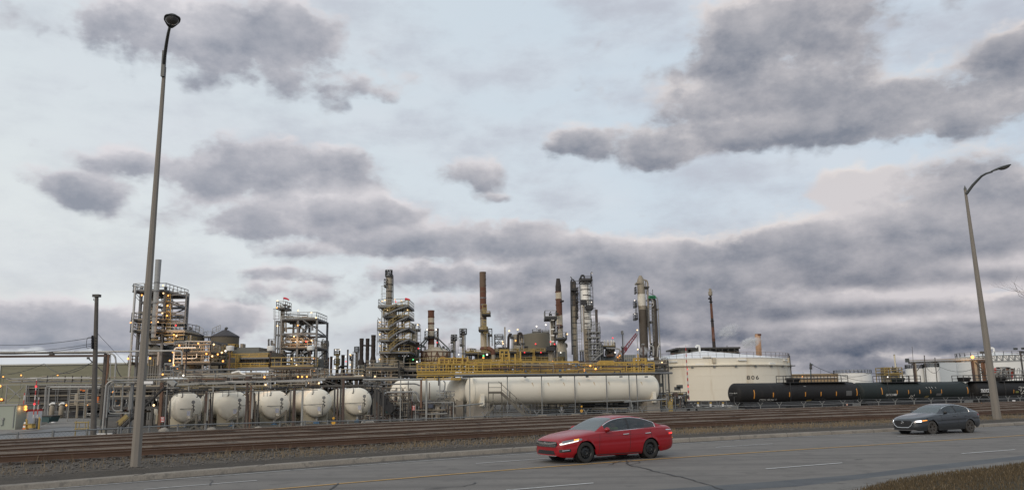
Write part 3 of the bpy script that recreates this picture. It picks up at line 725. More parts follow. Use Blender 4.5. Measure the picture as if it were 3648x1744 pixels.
def make_car(c):
 L, W, H = c['L'], c['W'] / 2, c['H']; xf, xr, R = c['xf'], c['xr'], c['R']; Ra = R * 1.13
 root = T(c['name'], c['label'], 'car', (0, 0, 0))
 paint = c['paint']
 plan = [(0, c['nose']), (.05, c['nose'] + .09), (.12, c['nose'] + .16), (.25, .865), (.5, .94), (.85, .985), (1.3, 1.0), (L - 1.4, 1.0), (L - .8, .985), (L - .4, .95), (L - .15, .90), (L - .05, .84), (L, .74)]
 def w(x): return W * tab(x, plan) if x < .25 or x > L - .15 else W * smt(x, plan)
 def zb0(x): return smt(x, [(0, .25), (.15, .20), (.6, .185), (1.5, .19), (L - 1.3, .20), (L - .4, .25), (L, .34)])
 def arch(x):
  z = 0
  for xc in (xf, xr):
   d = abs(x - xc)
   if d < Ra: z = max(z, R + sqrt(Ra * Ra - d * d))
  return z
 def zb(x): return max(zb0(x), arch(x))
 zbelt = lambda x: smt(x, c['belt']); ztop = lambda x: smt(x, c['top'])
 def sec(x):
  b = zb(x); zt = ztop(x); zl = min(zbelt(x), zt - .03); ww = w(x)
  fl = 0
  for xc in (xf, xr):
   d = abs(x - xc)
   if d < Ra + .22: fl = max(fl, (1 - max(0, d - Ra) / .22)) if d > Ra else 1
  ww += .012 * fl
  lo = zb0(x); hgt = zl - lo
  pts = []
  ch = lo + hgt * .74
  for f in (0, .10, .22, .36, .50, .64, .76, .88, 1.0):
   z = lo + hgt * f
   inn = .055 * (1 - min(1, f / .25)) ** 1.5 + .016 * sin(pi * min(1, f / .7)) * -1 + (.03 * max(0, (f - .74) / .26) ** 1.3)
   if f == .76: inn -= .010
   pts.append([max(.02, ww - inn), max(z, b)])
  pts.append([ww - .075, zl + (zt - zl) * .35]); pts.append([ww - .19, zl + (zt - zl) * .72]); pts.append([ww * .55, zt - (zt - zl) * .06]); pts.append([0, zt])
  return pts
 xs = sorted(set([0, .02, .05, .085, .12, .18, .25, .34, .43] + [round(.5 + .09 * i, 3) for i in range(int((L - 1.0) / .09))] + [L - .43, L - .34, L - .25, L - .15, L - .1, L - .05, L - .02, L] +
     [round(xc + Ra * cos(pi * k / 16), 4) for xc in (xf, xr) for k in range(17)]))
 xs = [x for i, x in enumerate(xs) if i == 0 or x - xs[i - 1] > .008]
 S = [sec(x) for x in xs]
 dx0, dx1, dx2 = c['doors']
 parts = {'body': MB(), 'front_door': MB(), 'rear_door': MB()}
 for sd in (-1, 1):
  for i in range(len(xs) - 1):
   xm = (xs[i] + xs[i + 1]) / 2
   for k in range(12):
    pn = 'body'
    if 1 <= k < 8 and dx0 < xm < dx1: pn = 'front_door'
    if 1 <= k < 8 and dx1 < xm < dx2: pn = 'rear_door'
    q = [(xs[i], S[i][k]), (xs[i + 1], S[i + 1][k]), (xs[i + 1], S[i + 1][k + 1]), (xs[i], S[i][k + 1])]
    if all(abs(q[0][1][1] - q[3][1][1]) < 1e-5 and abs(q[1][1][1] - q[2][1][1]) < 1e-5 for _ in (0,)) and k < 8: continue
    vs = [V3((x, sd * p[0], p[1])) for x, p in q]
    parts[pn].add(vs, [(0, 1, 2, 3) if sd < 0 else (3, 2, 1, 0)])
 body = parts['body']
 for i, sg in ((0, -1), (len(xs) - 1, 1)):           # nose and tail faces, slightly bowed
  s_ = S[i]; rows = []
  for p in s_:
   rows.append([V3((xs[i] + sg * .05 * (1 - (f) ** 2) * (1 if p[1] < s_[9][1] else .4), p[0] * f, p[1])) for f in [-1 + .25 * j for j in range(9)]])
  body.grid(rows)
 bo = body.build('body', paint, root, ang=50)
 import bmesh
 def weld(o):
  bm = bmesh.new(); bm.from_mesh(o.data); bmesh.ops.remove_doubles(bm, verts=bm.verts, dist=.0015); bmesh.ops.recalc_face_normals(bm, faces=bm.faces); bm.to_mesh(o.data); bm.free()
  o.data.polygons.foreach_set('use_smooth', [True] * len(o.data.polygons)); o.data.set_sharp_from_angle(angle=radians(42))
 weld(bo)
 def yside(x, z):
  s_ = sec(x)[:11]
  for a, b in zip(s_[:-1], s_[1:]):
   if a[1] <= z <= b[1] and b[1] > a[1]: return a[0] + (b[0] - a[0]) * (z - a[1]) / (b[1] - a[1])
  return s_[-1][0] if z > s_[-1][1] else s_[0][0]
 def patch(name, mat, x0, x1, zlo, zhi, par, sides=(-1, 1), n=10, o=.007, m=3):
  for sd in sides:
   rows = []
   for j in range(m + 1):
    rows.append([V3((x0 + (x1 - x0) * i / n, sd * (yside(x0 + (x1 - x0) * i / n, zlo(i / n) + (zhi(i / n) - zlo(i / n)) * j / m) + o), zlo(i / n) + (zhi(i / n) - zlo(i / n)) * j / m)) for i in range(n + 1)])
   MB().grid(rows).build(name, mat, par)
 def line(name, mat, f, par, r=.006, sides=(-1, 1), n=16):
  for sd in sides:
   MB().tube([V3((x, sd * (yside(x, z) + .001), z)) for x, z in [f(i / n) for i in range(n + 1)]], r, 5).build(name, mat, par)
 for nm, (a, b) in (('front_door', (dx0, dx1)), ('rear_door', (dx1, dx2))):
  mb = parts[nm]; half = {}
  for sd in (-1, 1):
   m2 = MB()
   for f in mb.f:
    pv = [mb.v[i] for i in f]
    if pv[0].y * sd > 0: m2.add(pv, [tuple(range(len(pv)))])
   o = m2.build(nm, paint, root); weld(o)
   hx = b - .30; hz = c['hz']
   rows = [V3((hx + .24 * i / 8, sd * (yside(hx + .24 * i / 8, hz) + .012 + .022 * sin(pi * i / 8)), hz + .012 * i / 8)) for i in range(9)]
   MB().tube(rows, .016, 6).build('door_handle', c['hmat'], o)
 for xg in (dx0, dx1, dx2):
  line('door_gap', black_tr, lambda s, xg=xg: (xg + c['gap'] * (s - .5) * (1 if xg != dx2 else -1), zb0(xg) + .10 + (zbelt(xg) - zb0(xg) - .10) * s if zb(xg) < zb0(xg) + .03 else max(zb(xg) + .01, zb0(xg) + .1 + (zbelt(xg) - zb0(xg) - .1) * s)), root, .005)
 line('sill_trim', black_tr if not c.get('sillc') else c['sillc'], lambda s: (xf + Ra + .03 + (xr - xf - 2 * Ra - .06) * s, zb0(2.4) + .045), root, .012)
 ub = MB(); ub.box(((xf + xr) / 2, 0, .30), (L - 1.0, c['W'] * .78, .18))
 for xc in (xf, xr):
  for sd in (-1, 1): ub.lathe((xc, sd * (W - .28), R), [(Ra - .005, 0), (Ra - .005, sd * .24), ], 20, (0, 1, 0)); ub.cyl((xc, sd * (W - .30), R), (xc, sd * (W - .29), R), Ra)
 ub.build('underbody', black_tr, root)
 xa, xb = c['gh']; roof = lambda x: smt(x, c['roof']); wr = c['wr']
 def gsec(x):
  zl = min(zbelt(x), ztop(x) - .03); zt = roof(x); yb = w(x) - .085
  zc = max(zt, zl + .005); f = max(0, min(1, (zc - zl) / (H - .95 - 0.02)))
  yt = yb - (yb - wr) * min(1, f ** .8)
  za = zl + (zc - zl) * .90
  return zl, zc, yb, yt, za
 def gp(x, t, sd):
  zl, zc, yb, yt, za = gsec(x)
  if t <= 1:
   bow = .03 * sin(pi * t) * min(1, (zc - zl) / .3)
   return V3((x, sd * (yb + (yt - yb) * t + bow), zl + (za - zl) * t))
  s = (t - 1) * pi / 2
  return V3((x, sd * yt * cos(s) ** .75 if s < pi / 2 - 1e-3 else 0, za + (zc - za) * sin(s) ** .8))
 tl_ = [0, .07, .2, .4, .6, .8, .93, 1.0, 1.06, 1.12, 1.25, 1.4, 1.6, 1.8, 2.0]
 n = 56; gx_ = [xa + (xb - xa) * i / n for i in range(n + 1)]
 ws0, ws1 = c['ws']; bl0, bl1 = c['bl']; sw0, sw1 = c['sw']; bp = c['bp']
 gb, gside, gscr, gback, gbp = MB(), MB(), MB(), MB(), MB()
 for sd in (-1, 1):
  for i in range(n):
   xm = (gx_[i] + gx_[i + 1]) / 2
   for k in range(len(tl_) - 1):
    tm = (tl_[k] + tl_[k + 1]) / 2
    tgt = gb
    if .07 < tm < .93 and sw0 < xm < sw1: tgt = gbp if bp[0] < xm < bp[1] else gside
    if tm > 1.06 and ws0 < xm < ws1: tgt = gscr
    if tm > 1.12 and bl0 < xm < bl1: tgt = gback
    vs = [gp(gx_[i], tl_[k], sd), gp(gx_[i + 1], tl_[k], sd), gp(gx_[i + 1], tl_[k + 1], sd), gp(gx_[i], tl_[k + 1], sd)]
    tgt.add(vs, [(0, 1, 2, 3) if sd < 0 else (3, 2, 1, 0)])
 go = gb.build('roof', paint, root); weld(go)
 for nm, m_, mt in (('side_window', gside, car_glass), ('windscreen', gscr, screen_glass), ('rear_window', gback, car_glass), ('door_pillar', gbp, black_tr)):
  if nm in ('side_window', 'door_pillar'):
   for sd in (-1, 1):
    m2 = MB()
    for f in m_.f:
     pv = [m_.v[i] for i in f]
     if sum(p.y for p in pv) * sd > 0: m2.add(pv, [tuple(range(len(pv)))])
    o = m2.build(nm, mt, root); weld(o)
  else:
   o = m_.build(nm, mt, root); weld(o)
 if c.get('trim'):
  for sd in (-1, 1):
   N = 30; a = [gp(sw0 + (sw1 - sw0) * i / N, .05, sd) for i in range(N + 1)]; b = [gp(sw0 + (sw1 - sw0) * i / N, .95, sd) for i in range(N + 1)]
   e = [gp(sw1, .05 + .9 * i / 6, sd) for i in range(7)]
   o_ = V3((0, sd * .008, 0))
   MB().tube([p + o_ for p in a + e + b[::-1]] if c['trim'] == 'full' else [p + o_ for p in b + e[::-1]], c.get('trim_r', .013), 6).build('window_trim', c.get('trim_m', chrome), root)
 for sd in (-1, 1):
  mx = c['mx']; base = gp(mx, .1, sd); m_ = MB(); rows = []
  for i in range(7):
   a_ = pi * i / 6; rr = .095 * sin(a_) + .02
   rows.append([base + V3((-.06 * cos(a_ * 0) + .02 * cos(b_) + .0, sd * (.05 + .19 * i / 6), .07 + rr * .75 * sin(b_))) + V3((rr * .8 * cos(b_), 0, 0)) for b_ in [2 * pi * k / 10 for k in range(11)]])
  m_.grid(rows); m_.add(rows[-1], [tuple(range(10))]); m_.beam(base - V3((0, sd * .02, .02)), base + V3((0, sd * .07, .05)), .06, .03)
  m_.build('side_mirror', c['mirror'], root)
 for x_ in (c['seat'], c['seat'] + .95):
  for y_ in (-.37, .37):
   m_ = MB(); m_.box((x_ + .1, y_, .52), (.5, .5, .18)); m_.beam((x_ + .36, y_, .55), (x_ + .52, y_, 1.06), .46, .13, (0, 1, 0)); m_.box((x_ + .55, y_, 1.16), (.10, .26, .18)); m_.build('seat', seat_m, root)
 MB().box((c['seat'] - .55, 0, .86), (.5, 1.3, .14)).build('dashboard', black_tr, root)
 MB().lathe((c['seat'] - .28, -.37, .92), [(.17, -.012), (.185, 0), (.17, .012)], 16, (.9, 0, .4)).build('steering_wheel', black_tr, root)
 for xc in (xf, xr):
  for sd in (-1, 1):
   y0 = sd * (W - .215); yo = sd * (W - .008); d = V3((0, sd, 0)); cw = abs(yo - y0)
   ty = MB().lathe((xc, y0, R), [(R * .6, 0), (R * .93, 0), (R, .03), (R, cw - .03), (R * .965, cw - .008), (R * .82, cw + .004), (R * .66, cw - .01), (R * .655, cw - .04), (R * .6, cw - .06)], 40, d)
   to = ty.build('tyre', c['tyre'], root)
   rm = MB().lathe((xc, y0, R), [(R * .655, cw - .012), (R * .60, cw - .03), (R * .585, cw - .07), (R * .56, cw - .085)] if c['rim'] == 'steel' else [(R * .665, cw - .01), (R * .62, cw - .02), (R * .60, cw - .06), (R * .56, cw - .10), (.05, cw - .10)], 36, d)
   if c['rim'] == 'steel':
    rm.lathe((xc, y0, R), [(R * .56, cw - .085), (R * .47, cw - .06), (R * .36, cw - .035), (R * .24, cw - .03), (R * .17, cw - .05), (R * .08, cw - .05), (.005, cw - .045)], 36, d)
    ro = rm.build('rim', c['rimm'], to)
    for k in range(10):
     an = 2 * pi * k / 10; rr = R * .43; p = V3((xc + rr * cos(an), yo - sd * .042, R + rr * sin(an)))
     MB().cyl(p - d * .02, p + d * .006, .030, n=10).build('vent_hole', black_tr, ro)
   else:
    for k in range(10):
     an = 2 * pi * (k + (.18 if k % 2 else -.18)) / 10; e_ = V3((cos(an), 0, sin(an)))
     rm.beam(V3((xc, yo - sd * .04, R)) + e_ * .05, V3((xc, yo - sd * .018, R)) + e_ * R * .63, .035, .03, d)
    rm.cyl(V3((xc, yo - sd * .06, R)), V3((xc, yo - sd * .02, R)), .06, n=14); rm.build('rim', c['rimm'], to)
 return root, dict(w=w, yside=yside, patch=patch, line=line, gp=gp, sec=sec, zb0=zb0, body=bo)
def place_car(root, f, r, xf, sc_=1.0):
 t = (r - f); t.z = 0; t.normalize(); n = V3((-t.y, t.x, 0)); mid = (f + r) / 2
 return t, n, mid
def front_patch(root, name, mat, pts, par=None, off=.012, nose=.05, w0=.6, nrow=1):
 ys = sorted(set([p[0] for p in pts])); y0, y1 = ys[0], ys[-1]; N = 14; mb = MB(); rows = [[], []]
 for i in range(N + 1):
  y = min(y1 - 1e-4, max(y0 + 1e-4, y0 + (y1 - y0) * i / N)); zs = []
  for a, b in zip(pts, pts[1:] + pts[:1]):
   if (a[0] - y) * (b[0] - y) <= 0 and abs(a[0] - b[0]) > 1e-6: zs.append(a[1] + (b[1] - a[1]) * (y - a[0]) / (b[0] - a[0]))
  x = -nose * (1 - min(1, abs(y) / w0) ** 2) - off
  rows[0].append(V3((x, y, min(zs)))); rows[1].append(V3((x, y, max(zs))))
 back = [[p + V3((.03, 0, 0)) for p in r_] for r_ in rows]
 mb.grid([back[0], rows[0], rows[1], back[1]])
 return mb.build(name, mat, par or root, smooth=False)
def front_patch_flat(root, name, mat, pts, par=None, off=.012, nose=.05, w0=.6, nrow=1):
 return MB().prism([V3((-nose * (1 - min(1, abs(y) / w0) ** 2) - off, y, z)) for y, z in pts], (.02, 0, 0)).build(name, mat, par or root, smooth=False)
RC = dict(name='red_saloon_car', label='red four door saloon car with black steel wheels driving nearest the camera', L=4.90, W=1.85, H=1.465, xf=.95, xr=3.725, R=.335, paint=red_car, nose=.66,
          belt=[(0, .60), (.12, .70), (.4, .79), (.9, .865), (1.5, .925), (2.5, .965), (3.6, 1.01), (4.3, 1.03), (4.75, .98), (4.9, .88)],
          top=[(0, .66), (.04, .72), (.15, .79), (.4, .865), (.9, .945), (1.5, 1.02), (2.5, 1.03), (3.6, 1.08), (4.2, 1.115), (4.6, 1.11), (4.78, 1.10), (4.86, 1.05), (4.9, .96)],
          gh=(1.38, 4.42), roof=[(1.38, .965), (1.75, 1.17), (2.1, 1.345), (2.4, 1.425), (2.8, 1.465), (3.2, 1.455), (3.6, 1.385), (4.0, 1.245), (4.42, 1.085)], wr=.58,
          ws=(1.46, 2.28), bl=(3.72, 4.34), sw=(1.80, 4.02), bp=(2.78, 2.88), doors=(1.50, 2.82, 3.78), hz=.86, hmat=chrome, gap=.10, trim='full', mirror=red_car, mx=1.86, seat=2.25, tyre=tyre_m, rim='steel', rimm=rim_b, sillc=black_tr)
rc, K = make_car(RC)
K['patch']('headlight', lens_glass, .05, .80, lambda s: .60 + .135 * s, lambda s: .70 + .115 * s ** .8 - .03 * max(0, s - .85) / .15, rc)
K['patch']('running_light', e_drl, .06, .66, lambda s: .594 + .118 * s, lambda s: .625 + .118 * s, rc, o=.014)
K['patch']('marker_light', e_amber, .50, .68, lambda s: .735 + .02 * s, lambda s: .765 + .022 * s, rc, o=.016)
K['patch']('tail_light', M('red_tail_lens', (.30, .01, .012), .2, 0, .05, 3), 4.50, 4.88, lambda s: .80 + .02 * s, lambda s: .93 - .02 * s, rc)
K['patch']('tail_light_glow', e_tail, 4.62, 4.84, lambda s: .80 + .015 * s, lambda s: .845 + .01 * s, rc, o=.014)
K['patch']('chrome_strip', chrome, 4.48, 4.86, lambda s: .935, lambda s: .965 - .01 * s, rc, o=.012)
gr = front_patch(rc, 'grille', black_tr, [(-.60, .52), (.60, .52), (.62, .60), (.58, .70), (-.58, .70), (-.62, .60)])
for z_ in (.535, .56, .585): front_patch(rc, 'grille_slat', chrome, [(-.56, z_), (.56, z_), (.56, z_ + .008), (-.56, z_ + .008)], gr, .022)
front_patch(rc, 'grille_wing', chrome, [(-.60, .64), (-.30, .605), (0, .60), (.30, .605), (.60, .64), (.60, .69), (.3, .665), (0, .66), (-.3, .665), (-.60, .69)], gr, .03)
MB().lathe((-.085, 0, .645), [(.036, 0), (.045, .006), (.036, .012)], 4, (1, 0, 0)).build('badge', chrome, gr)
front_patch(rc, 'lower_intake', black_tr, [(-.52, .29), (.52, .29), (.48, .41), (-.48, .41)])
front_patch(rc, 'lip_trim', chrome, [(-.60, .235), (.60, .235), (.60, .255), (-.60, .255)], off=.03)
K['patch']('fog_lamp_recess', black_tr, .03, .38, lambda s: .36 + .02 * s, lambda s: .45 + .02 * s, rc)
K['patch']('fog_lamp', chrome, .10, .33, lambda s: .405 + .02 * s, lambda s: .43 + .02 * s, rc, o=.016)
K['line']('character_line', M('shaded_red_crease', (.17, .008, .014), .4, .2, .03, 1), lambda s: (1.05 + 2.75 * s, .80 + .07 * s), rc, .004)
K['patch']('side_marker', e_amber, 4.84, 4.88, lambda s: .66, lambda s: .68, rc, o=.012)
GC = dict(name='grey_saloon_car', label='slate grey four door saloon car with lit headlights in front of the tank cars', L=4.66, W=1.797, H=1.44, xf=.94, xr=3.665, R=.325, paint=grey_car, nose=.60,
          belt=[(0, .60), (.12, .68), (.4, .77), (.9, .85), (1.5, .92), (2.4, .96), (3.4, 1.00), (4.1, 1.02), (4.5, .97), (4.66, .86)],
          top=[(0, .66), (.04, .72), (.15, .78), (.4, .85), (.9, .94), (1.5, 1.02), (2.5, 1.03), (3.5, 1.06), (4.05, 1.09), (4.4, 1.07), (4.56, 1.04), (4.62, 1.0), (4.66, .93)],
          gh=(1.42, 4.40), roof=[(1.42, .965), (1.8, 1.175), (2.1, 1.315), (2.4, 1.40), (2.75, 1.44), (3.1, 1.43), (3.5, 1.36), (3.95, 1.215), (4.40, 1.05)], wr=.55,
          ws=(1.50, 2.28), bl=(3.62, 4.30), sw=(1.92, 3.78), bp=(2.74, 2.84), doors=(1.60, 2.78, 3.62), hz=.84, hmat=grey_car, gap=.08, trim='top', trim_r=.016, mirror=black_tr, mx=1.92, seat=2.2, tyre=dusty_tyre, rim='alloy', rimm=rim_g, sillc=black_tr)
gc, K2 = make_car(GC)
gg = front_patch(gc, 'grille', black_tr, [(-.30, .36), (.30, .36), (.46, .45), (.52, .58), (.48, .665), (-.48, .665), (-.52, .58), (-.46, .45)], w0=.55)
MB().tube([V3((-.075 + .05 * abs(y) ** 1.6 * 2.2, y, z)) for y, z in ((-.60, .60), (-.53, .55), (-.47, .44), (-.32, .345), (0, .335), (.32, .345), (.47, .44), (.53, .55), (.60, .60))], .018, 6).build('grille_wing', chrome, gg)
MB().lathe((-.082, 0, .575), [(.052, 0), (.064, .008), (.052, .016)], 18, (1, 0, 0)).build('badge', chrome, gg)
MB().tube([V3((-.088, y, z)) for y, z in ((-.05, .595), (-.02, .56), (0, .575), (.02, .56), (.05, .595))], .007, 5).build('badge_wing', chrome, gg)
front_patch(gc, 'lower_intake', black_tr, [(-.58, .235), (.58, .235), (.55, .30), (-.55, .30)], w0=.55)
front_patch(gc, 'lip_trim', M('grey_lip_trim', (.14, .14, .145), .5, .2, .1, 3), [(-.60, .20), (.60, .20), (.60, .225), (-.60, .225)], off=.04, w0=.55)
K2['patch']('headlight', lens_glass, .04, .56, lambda s: .60 + .07 * s, lambda s: .665 + .055 * s, gc)
K2['patch']('headlamp_beam', e_head, .10, .30, lambda s: .605 + .02 * s, lambda s: .665 + .02 * s, gc, o=.018)
K2['patch']('marker_light', e_amber, .34, .60, lambda s: .655 + .02 * s, lambda s: .685 + .015 * s, gc, o=.016)
K2['patch']('air_slot', black_tr, .03, .30, lambda s: .30, lambda s: .33, gc)
K2['patch']('tail_light', M('deep_red_lens', (.20, .012, .015), .25, 0, .05, 3), 4.35, 4.64, lambda s: .84, lambda s: .93, gc)
def skinned(name, joints, edges, mat, parent=None, loc=None, lvl=1, **tg):
 me = bpy.data.meshes.new(name); me.from_pydata([tuple(j[0]) for j in joints], edges, []); o = bpy.data.objects.new(name, me); col.objects.link(o)
 o.modifiers.new('skin', 'SKIN')
 for i, j in enumerate(joints): me.skin_vertices[0].data[i].radius = (j[1], j[2] if len(j) > 2 else j[1])
 me.skin_vertices[0].data[0].use_root = True
 s = o.modifiers.new('sub', 'SUBSURF'); s.levels = s.render_levels = lvl
 dg = bpy.context.evaluated_depsgraph_get(); m2 = bpy.data.meshes.new_from_object(o.evaluated_get(dg)); o.modifiers.clear(); o.data = m2; m2.materials.clear(); m2.materials.append(mat)
 m2.polygons.foreach_set('use_smooth', [True] * len(m2.polygons))
 if parent: o.parent = parent
 tag(o, **tg) if tg else None
 return o
skin_m = M('skin', (.42, .26, .19), .6, 0, .05, 4); hivis = M('yellow_green_hi_vis_jacket', (.40, .62, .08), .7, 0, .08, 4); hair_m = M('dark_hair', (.02, .015, .012), .8, 0, .2, 6)
dy = -.37
joints = [((2.52, dy, .62), .13, .16), ((2.55, dy, .85), .13, .17), ((2.54, dy, 1.02), .12, .19), ((2.53, dy, 1.10), .055), ((2.50, dy, 1.19), .085, .075), ((2.49, dy, 1.28), .08, .075),
          ((2.53, dy - .19, 1.03), .06), ((2.33, dy - .24, .88), .048), ((2.05, dy - .13, .97), .036), ((1.99, dy - .11, .99), .035),
          ((2.53, dy + .19, 1.03), .06), ((2.33, dy + .24, .88), .048), ((2.05, dy + .13, .97), .036), ((1.99, dy + .11, .99), .035),
          ((2.20, dy - .11, .62), .085), ((1.85, dy - .11, .42), .055), ((2.20, dy + .11, .62), .085), ((1.85, dy + .11, .42), .055)]
person = skinned('person', joints, [(0, 1), (1, 2), (2, 3), (3, 4), (4, 5), (2, 6), (6, 7), (7, 8), (8, 9), (2, 10), (10, 11), (11, 12), (12, 13), (0, 14), (14, 15), (0, 16), (16, 17)], skin_m,
                 label='driver in a yellow green high visibility jacket at the wheel of the red car', cat='person')
jk = joints[:3] + joints[6:8] + joints[10:12]
jk = [(p, r[0] + .02, (r[1] if len(r) > 1 else r[0]) + .02) for p, *r in jk]
skinned('jacket', jk, [(0, 1), (1, 2), (2, 3), (3, 4), (2, 5), (5, 6)], hivis, person)
MB().lathe((2.50, dy, 1.23), [(.093, 0), (.098, .05), (.085, .09), (.05, .12), (.001, .13)], 12).build('hair', hair_m, person)
def put(root, f, r, car, scale, zoff=0.0):
 t, n, mid = place_car(root, f, r, car['xf'])
 W = car['W'] / 2 * scale; c0 = mid + n * W - t * ((car['xf'] + car['xr']) / 2 * scale)
 root.rotation_euler = (0, 0, atan2(t.y, t.x)); root.scale = (scale,) * 3; root.location = V3((c0.x, c0.y, zoff))
 return root
B3 = lambda x, y: GND(1824 + x / 2.8246, 1380 + y / 2.8246)
B4 = lambda x, y: GND(2736 + x / 2.8246, 1380 + y / 2.8246)
put(rc, B3(722, 757), B3(1430, 707), RC, .985)
person.location = rc.location; person.rotation_euler = rc.rotation_euler; person.scale = rc.scale
put(gc, B4(1668, 470), B4(2047, 451), GC, .985)
# ------------------------------------------------------------------ plant building blocks
def vcol(root, q, x, y0, y1, hw, mat, name='shell', n=22, d=0.0, dome=True, hw1=None, ztop=None, zbot=None):
 ym = (y0 + (y1 if y1 is not None else y0 + 180 * q.s)) / 2; X = q(x, ym, d); r = hw * q.m * (1 + d / q.D); r1 = r if hw1 is None else hw1 * q.m * (1 + d / q.D)
 zt = q(x, y0, d).z if ztop is None else ztop; zb_ = ZP if (y1 is None or zbot == 'g') else q(x, y1, d).z
 h = zt - zb_
 pr = [(1e-3, 0), (r1, 0), (r, h)] if not dome else [(1e-3, 0), (r1, 0), (r, h - r * .45), (r * .92, h - r * .25), (r * .7, h - r * .1), (r * .35, h - r * .02), (1e-3, h)]
 if not dome: pr.append((1e-3, h))
 o = MB().lathe((X.x, X.y, zb_), pr, n).build(name, mat, root)
 return V3((X.x, X.y, zb_)), zt, r, o
def rings(root, q, x, ys, hw, mat, d=0.0, name='band', ax=None, t=.10):
 for y in ys:
  p = q(x, y, d); r = hw * q.m * (1 + d / q.D)
  c = V3((p.x if ax is None else ax.x, p.y, p.z)); MB().lathe(c, [(r * .99, -t), (r * 1.045, -t), (r * 1.045, t), (r * .99, t)], 22).build(name, mat, root)
def deck(root, q, x0, x1, y, dep, mat, rmat=None, d=0.0, t=.28, rh=1.15, name='deck', rr=.045, brack=False):
 a, b = q(x0, y, d), q(x1, y, d); z = (a.z + b.z) / 2
 MB().box(((a.x + b.x) / 2, a.y + dep / 2, z), (b.x - a.x, dep, t)).build(name, mat, root, smooth=False)
 if rmat:
  e = .08
  rail(root, rmat, [(a.x + e, a.y + dep - e, z + t / 2), (a.x + e, a.y + e, z + t / 2), (b.x - e, b.y + e, z + t / 2), (b.x - e, b.y + dep - e, z + t / 2)], rh, 1.5, rr)
 return z
def ring_platform(root, q, x, y, hw, hin, mat, rmat, d=0.0, a0=0, a1=2 * pi):
 p = q(x, y, d); r = hw * q.m; z = p.z
 MB().lathe((p.x, p.y, z - .15), [(hin * q.m * .9, 0), (r, 0), (r, .22), (hin * q.m * .9, .22)], 16, a0=a0, a1=a1).build('platform', mat, root, smooth=False)
 N = 12; pts = [V3((p.x + r * .97 * cos(a0 + (a1 - a0) * i / N), p.y + r * .97 * sin(a0 + (a1 - a0) * i / N), z)) for i in range(N + 1)]
 rail(root, rmat, pts, 1.15, 2.0, .045)
 return z
def qpts(q, pts): return [q(*p) for p in pts]
def qpipe(root, q, mat, pts, hw, name='pipe', rad=None, flange=0): return pipe(root, mat, qpts(q, pts), hw * q.m, name, rad, 8, flange)
def qbeam(root, q, mat, a, b, w, name='beam', d=0.0):
 return beam(root, name, mat, q(a[0], a[1], d), q(b[0], b[1], d), w * q.m)
def upright(root, q, mat, x, y0, y1, hw, name='post', d=0.0, square=True, ym=None):
 p = q(x, ym if ym is not None else (y0 + (y1 if y1 is not None else y0)) / 2, d); zt = q(x, y0, d).z; zb_ = ZP if y1 is None else q(x, y1, d).z; w = hw * q.m
 mb = MB()
 if square: mb.beam((p.x, p.y, zb_), (p.x, p.y, zt), 2 * w)
 else: mb.tube([(p.x, p.y, zb_), (p.x, p.y, zt)], w, 8)
 return mb.build(name, mat, root, smooth=not square)
def lamps(root, q, pts, r=.26, pole=None):
 r *= .44
 for p in pts:
  x, y = p[0], p[1]; mt = p[2] if len(p) > 2 else e_warm; d = p[3] if len(p) > 3 else -.6
  lamp(root, q(x, y, d), mt, r, 'lamp', pole)
def steel_frame(root, q, xs, ytop, yb, levels, dep, mat, w=.35, ym=None, braces=(), back=True, bays=None):
 ymid = ym if ym is not None else (ytop + (yb if yb is not None else ytop)) / 2
 w *= .62
 X = [q(x, ymid).x for x in xs]; Y0 = q(xs[0], ymid).y; zt = q(xs[0], ytop).z; zb_ = ZP if yb is None else q(xs[0], yb).z
 Zs = [q(xs[len(xs) // 2], y).z for y in levels]
 for yy in ((Y0, Y0 + dep) if back else (Y0,)):
  for x in X: beam(root, 'column', mat, (x, yy, zb_), (x, yy, zt), w)
  for z in Zs: beam(root, 'beam', mat, (X[0], yy, z), (X[-1], yy, z), w * .8, w)
 if back:
  for x in X:
   for z in Zs: beam(root, 'cross_beam', mat, (x, Y0, z), (x, Y0 + dep, z), w * .7, w * .9)
 for (i, j, k, l, face) in braces:      # from column i level j to column k level l
  yy = Y0 if face == 0 else Y0 + dep
  z1 = Zs[j] if j >= 0 else zb_; z2 = Zs[l] if l >= 0 else zb_
  beam(root, 'brace', mat, (X[i], yy, z1), (X[k], yy, z2), w * .55)
 return X, Y0, Zs
